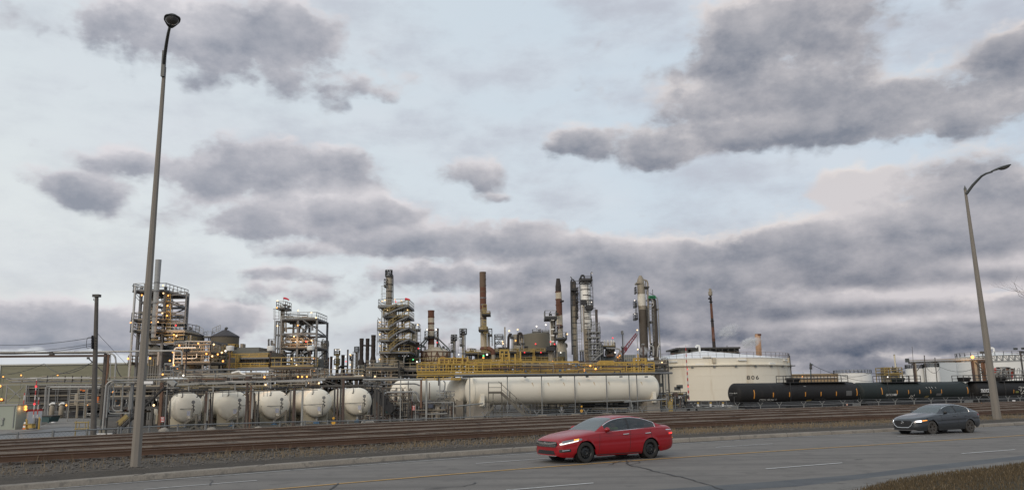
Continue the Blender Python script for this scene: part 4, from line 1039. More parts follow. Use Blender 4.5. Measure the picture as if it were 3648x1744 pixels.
def jumble(root, q, x0, y0, x1, y1, dep, n, mats, rpx=(1.2, 3.0), hz=.6, valves=0, seed=1, vm=None, d0=0.0, post=0, pm=None, legs=False):
 R = random.Random(seed); W_, H_ = x1 - x0, y1 - y0
 for i in range(n):
  m = R.choice(mats); r = R.uniform(*rpx) * (2.6 if R.random() < .14 else 1.7); d = d0 + R.uniform(0, dep)
  if R.random() < hz:
   L = W_ * R.uniform(.15, .75); xa = R.uniform(x0, max(x0 + .01, x1 - L)); y = R.uniform(y0, y1); pts = [(xa, y, d), (xa + L, y - L * .012, d)]
   if R.random() < .6: pts.append((xa + L, min(y1, y + H_ * R.uniform(.1, .5)) if R.random() < .6 else max(y0, y - H_ * R.uniform(.1, .4)), d))
   if R.random() < .4: pts.insert(0, (xa, min(y1, y + H_ * R.uniform(.1, .5)), d))
  else:
   x = R.uniform(x0, x1); L = H_ * R.uniform(.3, .95); ya = R.uniform(y0, y1 - L); pts = [(x, ya, d), (x, ya + L, d)]
   if R.random() < .45: pts.insert(0, (min(x1, max(x0, x + W_ * R.uniform(-.15, .15))), ya, d))
  qpipe(root, q, m, pts, r)
 for i in range(post): upright(root, q, pm or steel_d, x0 + W_ * (i + .5 + R.uniform(-.2, .2)) / post, y0, None if legs else y1, R.uniform(1.5, 3), 'post', R.uniform(0, dep))
 for i in range(valves):
  p = q(R.uniform(x0, x1), R.uniform(y0, y1), d0 + R.uniform(-.3, dep * .5)); s = R.uniform(2.2, 4.2) * q.m; mb = MB()
  mb.cyl(p - V3((s, 0, 0)), p + V3((s, 0, 0)), s * .55, n=8); mb.cyl(p - V3((s * .9, 0, 0)), p - V3((s * .6, 0, 0)), s, n=8); mb.cyl(p + V3((s * .6, 0, 0)), p + V3((s * .9, 0, 0)), s, n=8)
  mb.cyl(p, p + V3((0, 0, s * 2)), s * .22, n=6); mb.lathe(p + V3((0, 0, s * 2)), [(s * .75, -.1 * s), (s * .95, 0), (s * .75, .1 * s)], 10)
  mb.build('valve', R.choice(vm or [steel, steel_d, bluev, brownp]), root)
def jum(name, lab, cat, q, x0, y0, x1, y1, *a, **k):
 r = T(name, lab, cat, q.at((x0 + x1) / 2, (y0 + y1) / 2)); jumble(r, q, x0, y0, x1, y1, *a, **k); return r
PIPES = [steel, steel_l, steel_d, insul, pipe_l, brownp]
# ------------------------------------------------------------------ far left: shed, racks, pipe bridge
q = VW('Z1', 235)
r = T('metal_shed', 'long olive ribbed metal shed behind the pipe racks', 'shed', q.at(700, 400))
a, b = q(5, 302), q(1560, 292); zt = b.z
mb = MB(); mb.box(((a.x + b.x) / 2, a.y + 15, (zt + ZP) / 2), (b.x - a.x, 30, zt - ZP)); mb.build('wall', olive, r, smooth=False)
mb = MB()
for i in range(26): mb.box(((a.x + b.x) / 2, a.y - .04, zt - .3 - i * .36), (b.x - a.x, .12, .05))
mb.build('wall_ribs', M('olive_rib', (.19, .19, .13), .6, 0, .1, .3), r, smooth=False)
MB().box(((a.x + b.x) / 2, a.y + 15, zt + .2), (b.x - a.x + .8, 30.8, .4)).build('roof_edge', M('pale_roof_edge', (.42, .42, .38), .5, 0, .1, 1), r, smooth=False)
MB().box((a.x - .1, a.y - .15, (zt + ZP) / 2), (.8, .5, zt - ZP)).build('corner_trim', white_o, r, smooth=False)
mb = MB(); c = q(-260, 305); mb.box(((c.x + a.x) / 2 - .5, a.y + 22, (zt + ZP) / 2 - .2), (a.x - c.x - 1, 30, zt - ZP - .4)); mb.build('side_wing', M('pale_olive_wing', (.27, .28, .22), .6, 0, .1, .3), r, smooth=False)
q = VW('Z1', 190)
for i, (x, y) in enumerate(((232, 415), (632, 413), (36, 431))):
 r = T('light_pole', ['orange lit lamp on a short pole above the white pipes by the booth', 'orange lit lamp on a pole midway along the olive shed', 'orange lit lamp on a pole at the end of the olive shed'][i], 'light pole', q.at(x, y), 'lit lamps before the shed')
 upright(r, q, steel_d, x, y + 8, None, 1.6, 'pole', square=False, ym=y + 60); MB().box(q(x, y - 4), (.5, .4, .12)).build('lamp_hood', steel_d, r, smooth=False); lamp(r, q(x, y + 2, -.3), e_orange, .26)
q = VW('Z1', 150)     # dark louvred cooler bank behind the rack
r = T('cooler_bank', 'dark louvred cooler bank behind the yard pipe rack', 'cooler bank', q.at(700, 700))
a, b = q(290, 540), q(1160, 800); zt = q(700, 528).z
MB().box(((a.x + b.x) / 2, a.y + 4, (zt + ZP + 1.2) / 2), (b.x - a.x, 8, zt - ZP - 1.2)).build('casing', M('dark_casing', (.05, .048, .046), .8, 0, .3, .5), r, smooth=False)  # plain dark tone, shared by casings and the shade box under the air cooler
for k in range(6): MB().box(((a.x + b.x) / 2, a.y - .2, zt - .4 - k * .72), (b.x - a.x, .35, .14)).build('louvre_beam', steel_d if k % 2 else insul, r, smooth=False)
for x in range(300, 1160, 110): upright(r, q, steel, x, 530, None, 3, 'column', -.4, ym=700)
lamps(r, q, [(728, 745, e_orange), (962, 740, e_orange), (1314, 745, e_orange), (1308, 775, e_orange), (1237, 600, e_orange), (1265, 697, e_orange), (1345, 695, e_orange), (1430, 740, e_orange)], .33)
MB().box(q(880, 575, -1), (.65, .3, .35)).build('orange_panel', orange_p, r, smooth=False); MB().box(q(925, 585, -1), (.55, .3, .3)).build('orange_panel', orange_p, r, smooth=False)
MB().box(q(1065, 682, -8), (.6, .3, 1.0)).build('orange_panel', orange_p, r, smooth=False)
for x in (570, 675):    # filter vessels with white hoods
 v = r; p = q(x, 770, -6); MB().lathe((p.x, p.y, ZP), [(.01, 0), (.3, .2), (.42, .6), (.42, 1.9), (.3, 2.2), (.01, 2.3)], 14).build('vessel', insul, r)
 MB().tube(rounded([q(x - 25, 745, -6), q(x, 722, -6), q(x + 35, 728, -6)], .4), .18, 8).build('white_duct', white_o, r)
r = T('process_rack', 'open steel process rack with drums behind the parked utility vehicle', 'rack', q.at(860, 780))
X, Y0, Zs = steel_frame(r, VW('Z1', 142), [760, 850, 935, 1020], 560, None, [690, 740], 3, insul, .25, ym=700)
for x in (845, 1160): vcol(r, VW('Z1', 143), x, 620, 740, 26, insul, 'drum', d=1.5)
rail(r, steel_l, [(X[0], Y0, Zs[0]), (X[-1], Y0, Zs[0])], 1.2, 1.2, .05)
q = VW('Z1', 122)
r = T('pipe_rack', 'grey yard pipe rack with a braced end bay and white pipes on top', 'pipe rack', q.at(600, 700))
for d in (0, 3.5):
 for x in (62, 278, 500, 755, 930, 1125): upright(r, q, steel_l, x, 520, None, 5 if x < 300 else 3.5, 'post', d, ym=700)
 beam(r, 'beam', steel_l, q(-420, 524, d), q(1150, 514, d), 9 * q.m); beam(r, 'beam', steel, q(62, 712, d), q(1110, 702, d), 6 * q.m)
for a, b in (((80, 540), (230, 665)), ((260, 535), (80, 705)), ((70, 620), (270, 620))): qbeam(r, q, steel_l, a, b, 7, 'brace')
for (y, hw, m, x0, x1, d) in ((458, 6, pipe_l, 70, 1140, .5), (475, 5, insul, 90, 1150, 1.2), (492, 5, steel, 100, 1150, 2), (505, 4, insul, -420, 1150, 1), (448, 3, pipe_l, 520, 1150, 2.6)): qpipe(r, q, m, [(x0, y, d), (x1, y - (x1 - x0) * .008, d)], hw, flange=5)
qpipe(r, q, steel_l, [(1100, 535, -.5), (513, 540, -.5), (497, 860, -.5)], 5); qpipe(r, q, pipe_l, [(1100, 545, -1), (545, 548, -1), (520, 855, -1)], 6); qpipe(r, q, steel_l, [(1100, 562, -1), (570, 570, -1)], 4.5)
qpipe(r, q, pipe_l, [(300, 805, -1), (440, 805, -1), (488, 770, -1), (500, 545, -1)], 6); qpipe(r, q, steel, [(320, 610, -1), (320, 800, -1)], 4); qpipe(r, q, steel, [(612, 575, -1), (605, 830, -1)], 4)
jumble(r, q, 120, 425, 1140, 500, 3, 16, [steel_d, insul, pipe_l], (1.5, 3), .35, 16, 3)
for x in (518, 712, 795, 893): upright(r, q, steel_d, x, 420, 500, 4, 'vent', 1)
MB().tube([q(-420, 690, 4), q(40, 690, 4)], .2, 8).build('pipe', orange_p, r)
lamps(r, q, [(15, 682, e_orange), (0, 535, e_orange)], .4)
q = VW('Z1', 104)
r = T('pipe_bridge', 'high pipe bridge with a pale pipe over a dark oxide girder', 'pipe bridge', q.at(1150, 800))
for d in (0.2,):
 pipe(r, pipe_l, [q(-500, 168, d), q(600, 166, d), q(1195, 158, d), q(1640, 152, d), q(1870, 150, d), q(1995, 152, d), q(1995, 300, d)], 9.5 * q.m, flange=2.6)
qpipe(r, q, steel_d, [(-500, 181, .9), (1170, 176, .9)], 6)
beam(r, 'girder', brownp, q(-500, 217, 0), q(1172, 203, 0), 22 * q.m, 24 * q.m)
upright(r, q, woodp, 1128, 180, None, 14, 'timber_post', 1.2, ym=600); upright(r, q, rusty, 1170, 190, None, 10, 'rusty_post', 0, ym=500)
MB().box(q(570, 185, .3), (.45, .5, .6)).build('hanger_clamp', steel_d, r, smooth=False)
for a, b in (((570, 190), (410, 212)), ((570, 190), (700, 212))): qbeam(r, q, steel_d, a, b, 3, 'tie')
qbeam(r, q, steel_d, (970, 232), (1150, 400), 10, 'brace'); MB().box(q(968, 230), (.25, .3, .25)).build('brace_foot', steel_d, r, smooth=False)
qpipe(r, q, pipe_l, [(1165, 170, -.6), (1240, 180, -.6), (1272, 240, -.6), (1258, 455, -.6)], 8, rad=1.6)
qpipe(r, q, steel_d, [(1200, 170, .5), (1270, 200, .5), (1280, 360, .5), (1330, 440, .5), (1400, 455, .5)], 5, rad=1.4)
for x in (1190, 1215): qpipe(r, q, pipe_l, [(x, 170, 0), (x - 8, 465, 0)], 5)
q = VW('Z1', 80)
r = T('riser_pipes', 'pair of pale riser pipes dropping to a white plank near the fence', 'pipes', q.at(1150, 1000))
qpipe(r, q, pipe_l, [(1990, 462, 1), (1475, 468, 1), (1215, 480, 0), (1165, 520, 0), (1125, 1005, 0)], 10, rad=1.2); qpipe(r, q, pipe_l, [(1475, 500, 1), (1235, 498, .2), (1192, 540, .2), (1155, 1005, .2)], 9, rad=1.2)
qpipe(r, q, steel_l, [(1450, 832, .5), (1200, 832, .5), (1188, 800, .5), (1215, 540, .5), (1240, 515, .5), (1250, 590, .5)], 6, rad=.6); qpipe(r, q, steel_l, [(1345, 805, .5), (1260, 808, .5), (1232, 780, .5), (1245, 600, .5)], 6, rad=.8)
qbeam(r, q, steel_l, (1175, 466), (2000, 460), 9)
for x in (1098, 1140): upright(r, q, timber, x, 1000, None, 12, 'footing', .2, ym=1050)
MB().box(q(1150, 1061, -.8), (1.5, .25, .14)).build('white_plank', signw, r, smooth=False)
upright(r, q, steel, 1440, 510, None, 14, 'post', 1.2, ym=700); upright(r, q, steel_l, 1340, 510, 800, 5, 'post', 1.2); upright(r, q, steel_l, 1418, 590, 800, 5, 'post', 1.2)
MB().box(q(1090, 935, 1), (.4, .4, .6)).build('cabinet', greyg, r, smooth=False)
q = VW('C1', 67.5)
b_ = q(485, 968); tp = q(503, 226)
r = T('utility_pole', 'tall weathered wooden utility pole with insulators and a lamp cap', 'utility pole', (b_.x, b_.y, ZP))
MB().tube([(b_.x, b_.y, ZP), tp], [.245, .15], 10).build('pole', woodp, r)
MB().box(tp + V3((0, 0, .05)), (.55, .45, .22)).build('pole_cap', steel_d, r, smooth=False); MB().tube([q(489, 235), q(487, 245), q(495, 250)], .03, 5).build('cap_bracket', steel_d, r)
for y in (438, 452, 466, 480, 492):
 p = q(480, y, -.25); MB().lathe(p - V3((0, 0, .12)), [(.03, 0), (.12, .04), (.06, .08), (.12, .13), (.06, .18), (.10, .24), (.02, .28)], 8).build('insulator', M('brown_glaze', (.03, .028, .035), .3, 0, .1, 3) if y == 438 else MATS['brown_glaze'], r)
 p2 = q(508, y + 4, -.2); MB().tube([q(495, y + 4, -.2), p2], .025, 4).build('pin', steel_d, r)
MB().tube(rounded([q(478, 440, -.3), q(455, 438, -.3), q(448, 470, -.3), q(452, 500, -.3), q(472, 490, -.3)], .3), .02, 5).build('jumper_wire', blackp, r)
def wire(root, pts, rr=.02, sag=0.0, mat=None):
 P = []
 for a, b in zip(pts[:-1], pts[1:]):
  for i in range(13):
   s = i / 12; P.append(a + (b - a) * s - V3((0, 0, sag * 4 * s * (1 - s))))
 return MB().tube(P, rr, 4).build('wire', mat or blackp, root)
for y0, y1 in ((440, 456), (472, 490), (482, 506)): wire(r, [q(480, y0, -.25), q(-200, y1, 30)], .022, .6)
wire(r, [q(508, 420, 0), q(668, 590, 8)], .02); wire(r, [q(506, 545, 0), q(230, 575, 25), q(-150, 595, 60)], .03, 1.2); wire(r, [q(500, 562, 0), q(-150, 560, 60)], .025, 2.2)
q = VW('Z1', 94)
r = T('site_office', 'pale green grey cabin with conduit box at the yard gate', 'cabin', q.at(60, 1000))
a, b = q(-340, 780), q(165, 995); zt = q(100, 748).z
MB().box(((a.x + b.x) / 2, a.y + 2.2, (zt + ZP) / 2), (b.x - a.x, 4.4, zt - ZP)).build('wall', M('pale_green_cladding', (.30, .33, .28), .6, 0, .06, .6), r, smooth=False)
MB().box(((a.x + b.x) / 2, a.y + 2.2, zt + .05), (b.x - a.x + .2, 4.6, .14)).build('roof', steel_l, r, smooth=False)
MB().box(q(30, 895, -.1), (.25, .12, .25)).build('conduit_box', steel_l, r, smooth=False); MB().tube([q(30, 910, -.1), q(28, 960, -.1), q(5, 965, -.1)], .05, 6).build('conduit', steel_l, r)
MB().box(q(150, 870, -.05), (.07, .1, 2.5)).build('corner_trim', steel_l, r, smooth=False)
q = VW('Z1', 96)
r = T('guard_booth', 'white guard booth with a red roof band and small window', 'booth', q.at(250, 990))
a, b = q(203, 900), q(296, 990); zt = q(250, 815).z
MB().box(((a.x + b.x) / 2, a.y + 1.4, (zt + ZP) / 2), (b.x - a.x, 2.8, zt - ZP)).build('wall', signw, r, smooth=False)
MB().box(((a.x + b.x) / 2 - .2, a.y + 1.4, zt + .12), (b.x - a.x + .3, 3.2, .28)).build('roof_band', red_p, r, smooth=False)
MB().box(q(235, 840, -.05), (.42, .12, .32)).build('window', lensd, r, smooth=False); MB().box(q(178, 900, .8), (.35, 2.2, 2.0)).build('side_panel', M('dark_red_panel', (.12, .03, .03), .6, 0, .2, 2), r, smooth=False)
MB().box(q(265, 900, -.06), (.04, .06, 1.9)).build('corner_strip', steel, r, smooth=False)
lamps(r, q, [(198, 795, e_orange), (282, 762, e_orange), (282, 790, e_orange)], .36); glow(q(230, 780, -1.5), 14)
stripe = bpy.data.materials.new('red_white_bands'); stripe.use_nodes = True; t_ = NT(stripe.node_tree); b_ = t_.n['Principled BSDF']
sp_ = t_.new('ShaderNodeSeparateXYZ'); t_.l.new(t_.new('ShaderNodeTexCoord').outputs['Object'], sp_.inputs[0])
t_.put(b_.inputs['Base Color'], t_.mix(t_.m('GREATER_THAN', t_.m('FRACT', t_.m('MULTIPLY', sp_.outputs[2], .9)), .5), (.55, .53, .52, 1), (.42, .05, .05, 1)))
for i, (x, y0, y1, red) in enumerate(((395, 445, 885, (540, 733)), (428, 655, 885, ()), (272, 610, 800, ()))):
 r = T('barrier_arm', ['tallest raised red and white barrier arm with two red lights', 'shorter raised red and white barrier arm without lights', 'raised red and white barrier arm standing against the white booth'][i], 'barrier arm', q.at(x - 10, y1 + 70), 'raised barrier arms at the gate')
 upright(r, q, stripe, x - 10, y0, y1, 4, 'arm', -1 + .3 * i); upright(r, q, steel, x - 12, y1, None, 9, 'barrier_post', -1 + .3 * i, ym=y1 + 30)
 lamps(r, q, [(x - (0 if y < 600 else 18), y, e_red, -1.4) for y in red], .28)
for i, (x, y0, y1) in enumerate(((290, 910, 995), (432, 890, 970))):
 r = T('bollard', ['thick yellow bollard beside the white guard booth', 'yellow bollard standing before the teal skip'][i], 'bollard', q.at(x, y1), 'yellow bollards at the gate')
 upright(r, q, yellow, x, y0, None, 10, 'post', -2, square=False, ym=y1 - 30); p = q(x, y0, -2); MB().lathe((p.x, p.y, p.z), [(10 * q.m, 0), (8 * q.m, .1), (.01, .2)], 10).build('cap', yellow, r)
r = T('yellow_barrier_block', 'low yellow barrier block in front of the booth', 'barrier', q.at(315, 1000)); MB().prism([q(300, 998, -2.4), q(350, 996, -2.4), q(344, 955, -2.4), q(305, 957, -2.4)], (0, .8, 0)).build('block', yellow, r, smooth=False); MB().box(q(325, 953, -2), (1.0, .8, .12)).build('top_cap', yellow_d, r, smooth=False)
r = T('traffic_drum', 'orange and white traffic drum between the bollards', 'traffic drum', q.at(370, 960)); p = q.at(370, 940)
for i, m_ in enumerate((orange_p, signw, orange_p, signw)): MB().lathe((p.x, p.y - 1.5, ZP + i * .21), [(.01, 0), (.33 - .03 * i, 0), (.31 - .03 * i, .21), (.01, .21)], 14).build('band', m_, r)
r = T('traffic_barrel', 'small white and orange barrel further back in the yard', 'traffic drum', q.at(590, 905)); p = VW('Z1', 118)(590, 890)
for i, m_ in enumerate((signw, orange_p, signw)): MB().lathe((p.x, p.y, ZP + i * .24), [(.01, 0), (.28, 0), (.26, .24), (.01, .24)], 12).build('band', m_, r)
q = VW('Z1', 112)
r = T('waste_skip', 'dark teal waste skip in the yard', 'skip', q.at(490, 930)); a, b = q(438, 905), q(538, 905); zt = q(490, 868).z
MB().prism([(a.x, a.y, ZP + .3), (b.x, a.y, ZP + .3), (b.x + .3, a.y, zt), (a.x - .3, a.y, zt)], (0, 2.2, 0)).build('body', teal, r, smooth=False); MB().box(((a.x + b.x) / 2, a.y + 1.1, zt + .06), (b.x - a.x + .9, 2.5, .12)).build('lid', steel_d, r, smooth=False)
for s in (a.x, b.x): MB().box((s, a.y - .1, (zt + ZP) / 2), (.15, .15, zt - ZP - .3)).build('side_rib', teal, r, smooth=False)
q = VW('Z1', 165)
r = T('material_heap', 'dark grey sloping heap of fine material behind the yard', 'heap', q.at(850, 860))
mb = MB(); rows = []
for j in range(9):
 v = j / 8; rows.append([])
 for i in range(25):
  u = i / 24; h = max(0, min(u * 1.25, 1.0, (1.12 - u) * 6)) * sin(pi * min(1, v * .5 + .5)) * (1 - v * .0); p = q(690 + 330 * u, 868); rows[-1].append(V3((p.x, p.y - 2 + 14 * v, ZP + (q(1000, 755).z - ZP) * h * sin(pi * (.25 + .5 * v)) + random.uniform(-.08, .08))))
mb.grid(rows); mb.add(rows[0] + [V3((p.x, p.y, ZP)) for p in rows[0]], [(i, i + 1, 25 + i + 1, 25 + i) for i in range(24)])
mb.build('heap', M('dark_fines', (.055, .055, .06), .95, 0, .2, 1, bump=.4), r)
q = VW('Z1', 150); p = q.at(968, 860)
r = T('white_utility_vehicle', 'white utility vehicle parked facing the yard beside the dark heap', 'utility vehicle', p)
w_ = 75 * q.m
def car_front(r, p, W_, Hh):
 mb = MB(); secs = [(0, .30, .52, .92), (.05, .25, .60, .96), (.6, .25, .64, 1.0), (1.2, .25, .66, 1.0), (4.2, .25, .68, 1.0), (4.6, .3, .64, .96)]
 mb.grid([[V3((p.x + s * W_ / 2 * k, p.y + y, p.z + Hh * z)) for s, z in ((-1, zb_), (-1.0, (zb_ + zt_) / 2), (-.97, zt_ - .05), (-.8, zt_), (0, zt_ + .01), (.8, zt_), (.97, zt_ - .05), (1.0, (zb_ + zt_) / 2), (1, zb_))] for y, zb_, zt_, k in secs])
 f = [V3((p.x + s * W_ / 2 * .92, p.y, p.z + Hh * z)) for s, z in ((-1, .30), (1, .30), (1, .5), (.75, .54), (-.75, .54), (-1, .5))]; mb.add(f, [tuple(range(6))]); mb.build('body', white_o, r)
 cb = MB(); rows = [[V3((p.x + s * W_ / 2 * k, p.y + y, p.z + Hh * z)) for s in (-1, 1)] for y, z, k in ((1.2, .66, .92), (1.75, .97, .74), (2.1, 1.0, .74), (3.6, 1.0, .74), (4.4, .68, .9))]
 cb.grid(rows[1:4]); cb.build('roof', white_o, r, smooth=False); MB().grid(rows[0:2]).build('windscreen', car_glass, r, smooth=False)
 for s in (0, 1): MB().poly([rows[0][s], rows[1][s], rows[2][s], rows[3][s], rows[4][s]]).build('side_window', car_glass, r, smooth=False)
 MB().box((p.x, p.y - .03, p.z + Hh * .43), (W_ * .62, .08, Hh * .13)).build('grille', black_tr, r, smooth=False); MB().box((p.x, p.y - .04, p.z + Hh * .25), (W_ * .94, .16, Hh * .10)).build('bumper', steel_l, r, smooth=False)
 for s in (-1, 1):
  MB().box((p.x + s * W_ * .37, p.y - .02, p.z + Hh * .44), (W_ * .17, .1, Hh * .10)).build('headlight', lens_glass, r, smooth=False)
  for y in (.8, 3.6): MB().cyl((p.x + s * W_ * .40 - .12, p.y + y, p.z + .38), (p.x + s * W_ * .40 + .12, p.y + y, p.z + .38), .38, n=16).build('tyre', tyre_m, r)
car_front(r, p, w_, 67 * q.m)
q = VW('Z1', 74)
r = T('pipe_stand', 'yellow tubular stand of square frames just behind the fence', 'stand', q.at(895, 1090))
for d in (0, 1.0):
 for x in (830, 965): upright(r, q, yellow_d, x, 918, None, 6, 'upright', d, square=False, ym=1000)
 for y in (935, 1005): qpipe(r, q, yellow_d, [(818, y, d), (978, y - 3, d)], 7, 'rail')
 upright(r, q, yellow_d, 868, 930, 1010, 4, 'inner_upright', d, square=False); upright(r, q, yellow_d, 935, 930, 1010, 4, 'inner_upright', d, square=False)
for x in (830, 965):
 for y in (935, 1005): qpipe(r, q, yellow_d, [(x, y, 0), (x, y, 1)], 5, 'tie')
q = VW('Z1', 98)
r = T('notice_board', 'white blank notice board on a thin post above a red panel', 'notice board', q.at(1360, 850))
upright(r, q, signw, 1354, 760, None, 4, 'post', ym=850); MB().box(q(1360, 745, -.1), (60 * q.m, .08, 42 * q.m)).build('board', signw, r, smooth=False); MB().box(q(1372, 786, .2), (40 * q.m, .06, 44 * q.m)).build('red_panel', M('dusky_red_panel', (.22, .07, .06), .6, 0, .1, 2), r, smooth=False)
q = VW('Z1', 78)
r = T('metal_stair', 'dark inclined stair climbing behind the street lamp to the drum rack', 'stair', q.at(1250, 1080))
stair(r, blackp, q(1238, 1085, 0), q(1800, 545, 0), .35, blackp, st=.16, rh=.5, rr=.018); MB().tube([q(1165, 880, 0), q(1165, 1090, 0)], .06, 6).build('post', steel_d, r)
for x, y in ((1285, 925), (1425, 790)): upright(r, q, steel_d, x, y, None, 5, 'post', -.2, ym=y + 100)
MB().beam(q(1300, 950, 1.2), q(1400, 865, 1.2), .25, .5).build('yellow_kick_plate', yellow_d, r, smooth=False)
# ------------------------------------------------------------------ tall reactor tower behind the street lamp
q = VW('Z2', 128)
r = T('reactor_tower', 'tall grey steel reactor tower with open frame bays and lit landings', 'process tower', q.at(520, 1000))
X, Y0, Zs = steel_frame(r, q, [237, 590], 90, None, [152, 310, 460, 582, 740, 905, 1060], 9, steel, .62, ym=520, braces=[(0, 0, 1, 1, 1), (1, 1, 0, 2, 1), (0, 3, 1, 4, 1), (0, 4, 1, 5, 1)])
X2, _, Z2 = steel_frame(r, q, [590, 905], 162, 900, [165, 200, 312, 345, 460, 490, 578, 605, 725, 780], 6, steel, .26, ym=520, back=False)
for d in (4,): upright(r, q, steel, 895, 162, 900, 5, 'column', d, ym=520); qbeam(r, q, steel, (590, 165), (900, 165), 6, 'beam', d); qbeam(r, q, steel, (620, 160), (890, 200), 5, 'brace')
vcol(r, q, 150, 60, None, 17, pipe_l, 'riser_duct', d=-1.5, zbot='g')
for y in (70, 560, 720): rings(r, q, 150, [y], 19, steel, -1.5)
qpipe(r, q, steel, [(165, 85, 0), (310, 88, 0)], 7)
for y, x0, x1 in ((152, 130, 620), (578, 105, 600), (735, 90, 600)): deck(r, q, x0, x1, y, 9, steel_d, insul if y > 500 else steel_l, -1.0)
deck(r, q, 590, 900, 740, 6, insul, steel_l, -.5)
for k, (y0, y1) in enumerate(((190, 305), (330, 450), (480, 572), (600, 715))):
 stair(r, steel, q(632, y1, 1), q(672, y0, 1), 1.2, None if k == 3 else steel_l, 'stair'); MB().box(q(655, y1 + 8, .6), (.8, 1.4, .14)).build('landing', insul, r, smooth=False)
 rail(r, yellow_d, [q(625, y1, -.2), q(685, y1, -.2)], 1.2, .7, .05)
for a, b in (((180, 180), (240, 250)), ((175, 230), (245, 300)), ((140, 610), (215, 680)), ((150, 650), (210, 720)), ((140, 770), (200, 840)), ((510, 220), (590, 290)), ((500, 385), (590, 320)), ((500, 520), (575, 570)), ((480, 830), (570, 745)), ((500, 660), (560, 700))): qbeam(r, q, steel, a, b, 7, 'brace', -.6)
vcol(r, q, 430, 150, 1000, 62, insul, 'reactor_shell', d=5); rings(r, q, 432, (250, 420, 600, 780), 62, steel_d, 5)
for y in (230, 380, 540, 690): qpipe(r, q, steel_d, [(350, y, 2), (560, y + 20, 2), (565, y + 90, 2)], 8)
upright(r, q, steel, 190, 750, 1000, 5, 'post', -.5); qpipe(r, q, steel_l, [(140, 755, -1), (195, 762, -1), (190, 840, -1)], 7)
qbeam(r, q, steel, (650, 725), (755, 790), 8, 'brace', -.6); stair(r, insul, q(660, 890, 0), q(785, 795, 0), 1.0, steel_l, 'stair')
deck(r, q, 575, 890, 912, 5, steel, yellow_d, -.5)
upright(r, q, steel_l, 765, 640, 720, 3, 'mast', 0)
lamps(r, q, [(268, 207, e_orange), (580, 65), (655, 215, e_orange), (645, 362, e_orange), (637, 507, e_orange), (105, 610, e_orange), (465, 760, e_orange), (738, 785, e_orange), (775, 802), (505, 595), (765, 648, e_red), (412, 607, e_orange), (568, 470), (583, 180)], .30)
glow(q(700, 800, -2), 90); glow(q(650, 370, -2), 40); glow(q(640, 510, -2), 40)
r = T('furnace_house', 'grey gabled furnace house under the pale spiral stack', 'furnace house', q.at(470, 1200))
a, b = q(352, 1010), q(562, 1010); c = q(455, 925); zt = a.z
MB().prism([(a.x, a.y + .5, ZP), (b.x, a.y + .5, ZP), (b.x, a.y + .5, zt), (c.x, a.y + .5, c.z), (a.x, a.y + .5, zt)], (0, 7, 0)).build('wall', greyg, r, smooth=False)
for k in range(6): MB().box((a.x + (b.x - a.x) * (k + .5) / 6, a.y + .42, (zt + ZP) / 2), (.10, .16, zt - ZP)).build('wall_rib', steel, r, smooth=False)
for k in range(3): MB().box(((a.x + b.x) / 2, a.y + .40, zt - 1.2 - 2.6 * k), (b.x - a.x, .14, .12)).build('wall_rail', steel, r, smooth=False)
deck(r, q, 385, 540, 880, 4, steel_d, yellow_d, -.5)
vcol(r, q, 452, 815, 925, 44, insul, 'stack_base', d=1, dome=False)
ladder(r, yellow_d, q(400, 1232, -.5), q(400, 1150, -.5), .9); qpipe(r, q, pipe_l, [(370, 1025, -1), (500, 1025, -1), (515, 1050, -1), (500, 1232, -1)], 15, rad=1.2)
lamps(r, q, [(388, 1130, e_orange, -1.5), (68, 1135, e_orange, -1.5)], .4); glow(q(388, 1130, -3), 60); deck(r, q, 55, 130, 1210, 3, steel_d, yellow_d, -1)
M('stack_grey', (.30, .31, .31), .55, .1, .1, 1, stain=(.22, .2, .18), stain_amt=.4, streak=True)
qc = VW('C1', 126)
r = T('spiral_stack', 'slender pale grey stack with spiral strakes behind the street lamp', 'stack', qc.at(812, 430))
b0, zt, rr, o = vcol(r, qc, 811, 36, 440, 15.5, MATS['stack_grey'], 'shell', dome=False, hw1=11.5)
mb = MB()
for k in range(3):
 P = []
 for i in range(46):
  s = i / 45; a = 2 * pi * (s * 2.6 + k / 3); z = zt - .3 - s * 5.0; P.append(V3((b0.x + (rr * .75 + .03) * cos(a), b0.y + (rr * .75 + .03) * sin(a), z)))
 mb.tube(P, .07, 4)
mb.build('spiral_strake', MATS['stack_grey'], r); rings(r, qc, 811, (155, 200, 262, 330, 375, 415), 14.6, steel, ax=b0)
q = VW('Z3', 125)
r = T('process_module', 'crowded multi deck pipe module with orange lamps and a hopper beside the reactor tower', 'process module', q.at(300, 850))
X, Y0, Zs = steel_frame(r, q, [-95, 95, 385, 492], 388, None, [392, 560, 735, 870], 7, steel, .42, ym=650, braces=[(0, 0, 1, 1, 0), (2, 0, 3, 1, 0), (1, 1, 2, 0, 1), (1, 2, 2, 3, 1), (2, 3, 3, 2, 0)])
for y in (575, 745): deck(r, q, -110, 500, y, 7, steel_d, insul, -.4)
qpipe(r, q, white_o, [(260, 490, -1.2), (-60, 492, -1.2), (-88, 520, -1.2), (-105, 790, -1.2)], 11, rad=1.0); qpipe(r, q, white_o, [(278, 590, -1), (275, 665, -1), (-70, 668, -1)], 7, rad=.5)
qpipe(r, q, pipe_l, [(85, 385, -.5), (505, 390, -.5)], 10); qpipe(r, q, pipe_l, [(105, 480, -.5), (108, 395, -.5)], 8); qpipe(r, q, pipe_l, [(150, 480, -.5), (152, 395, -.5)], 7); qpipe(r, q, pipe_l, [(320, 500, -1), (328, 430, -1), (310, 425, -1)], 7)
p0, zt, rr, o = vcol(r, q, 240, 755, 860, 125, insul, 'hopper', d=3, dome=False, hw1=55)
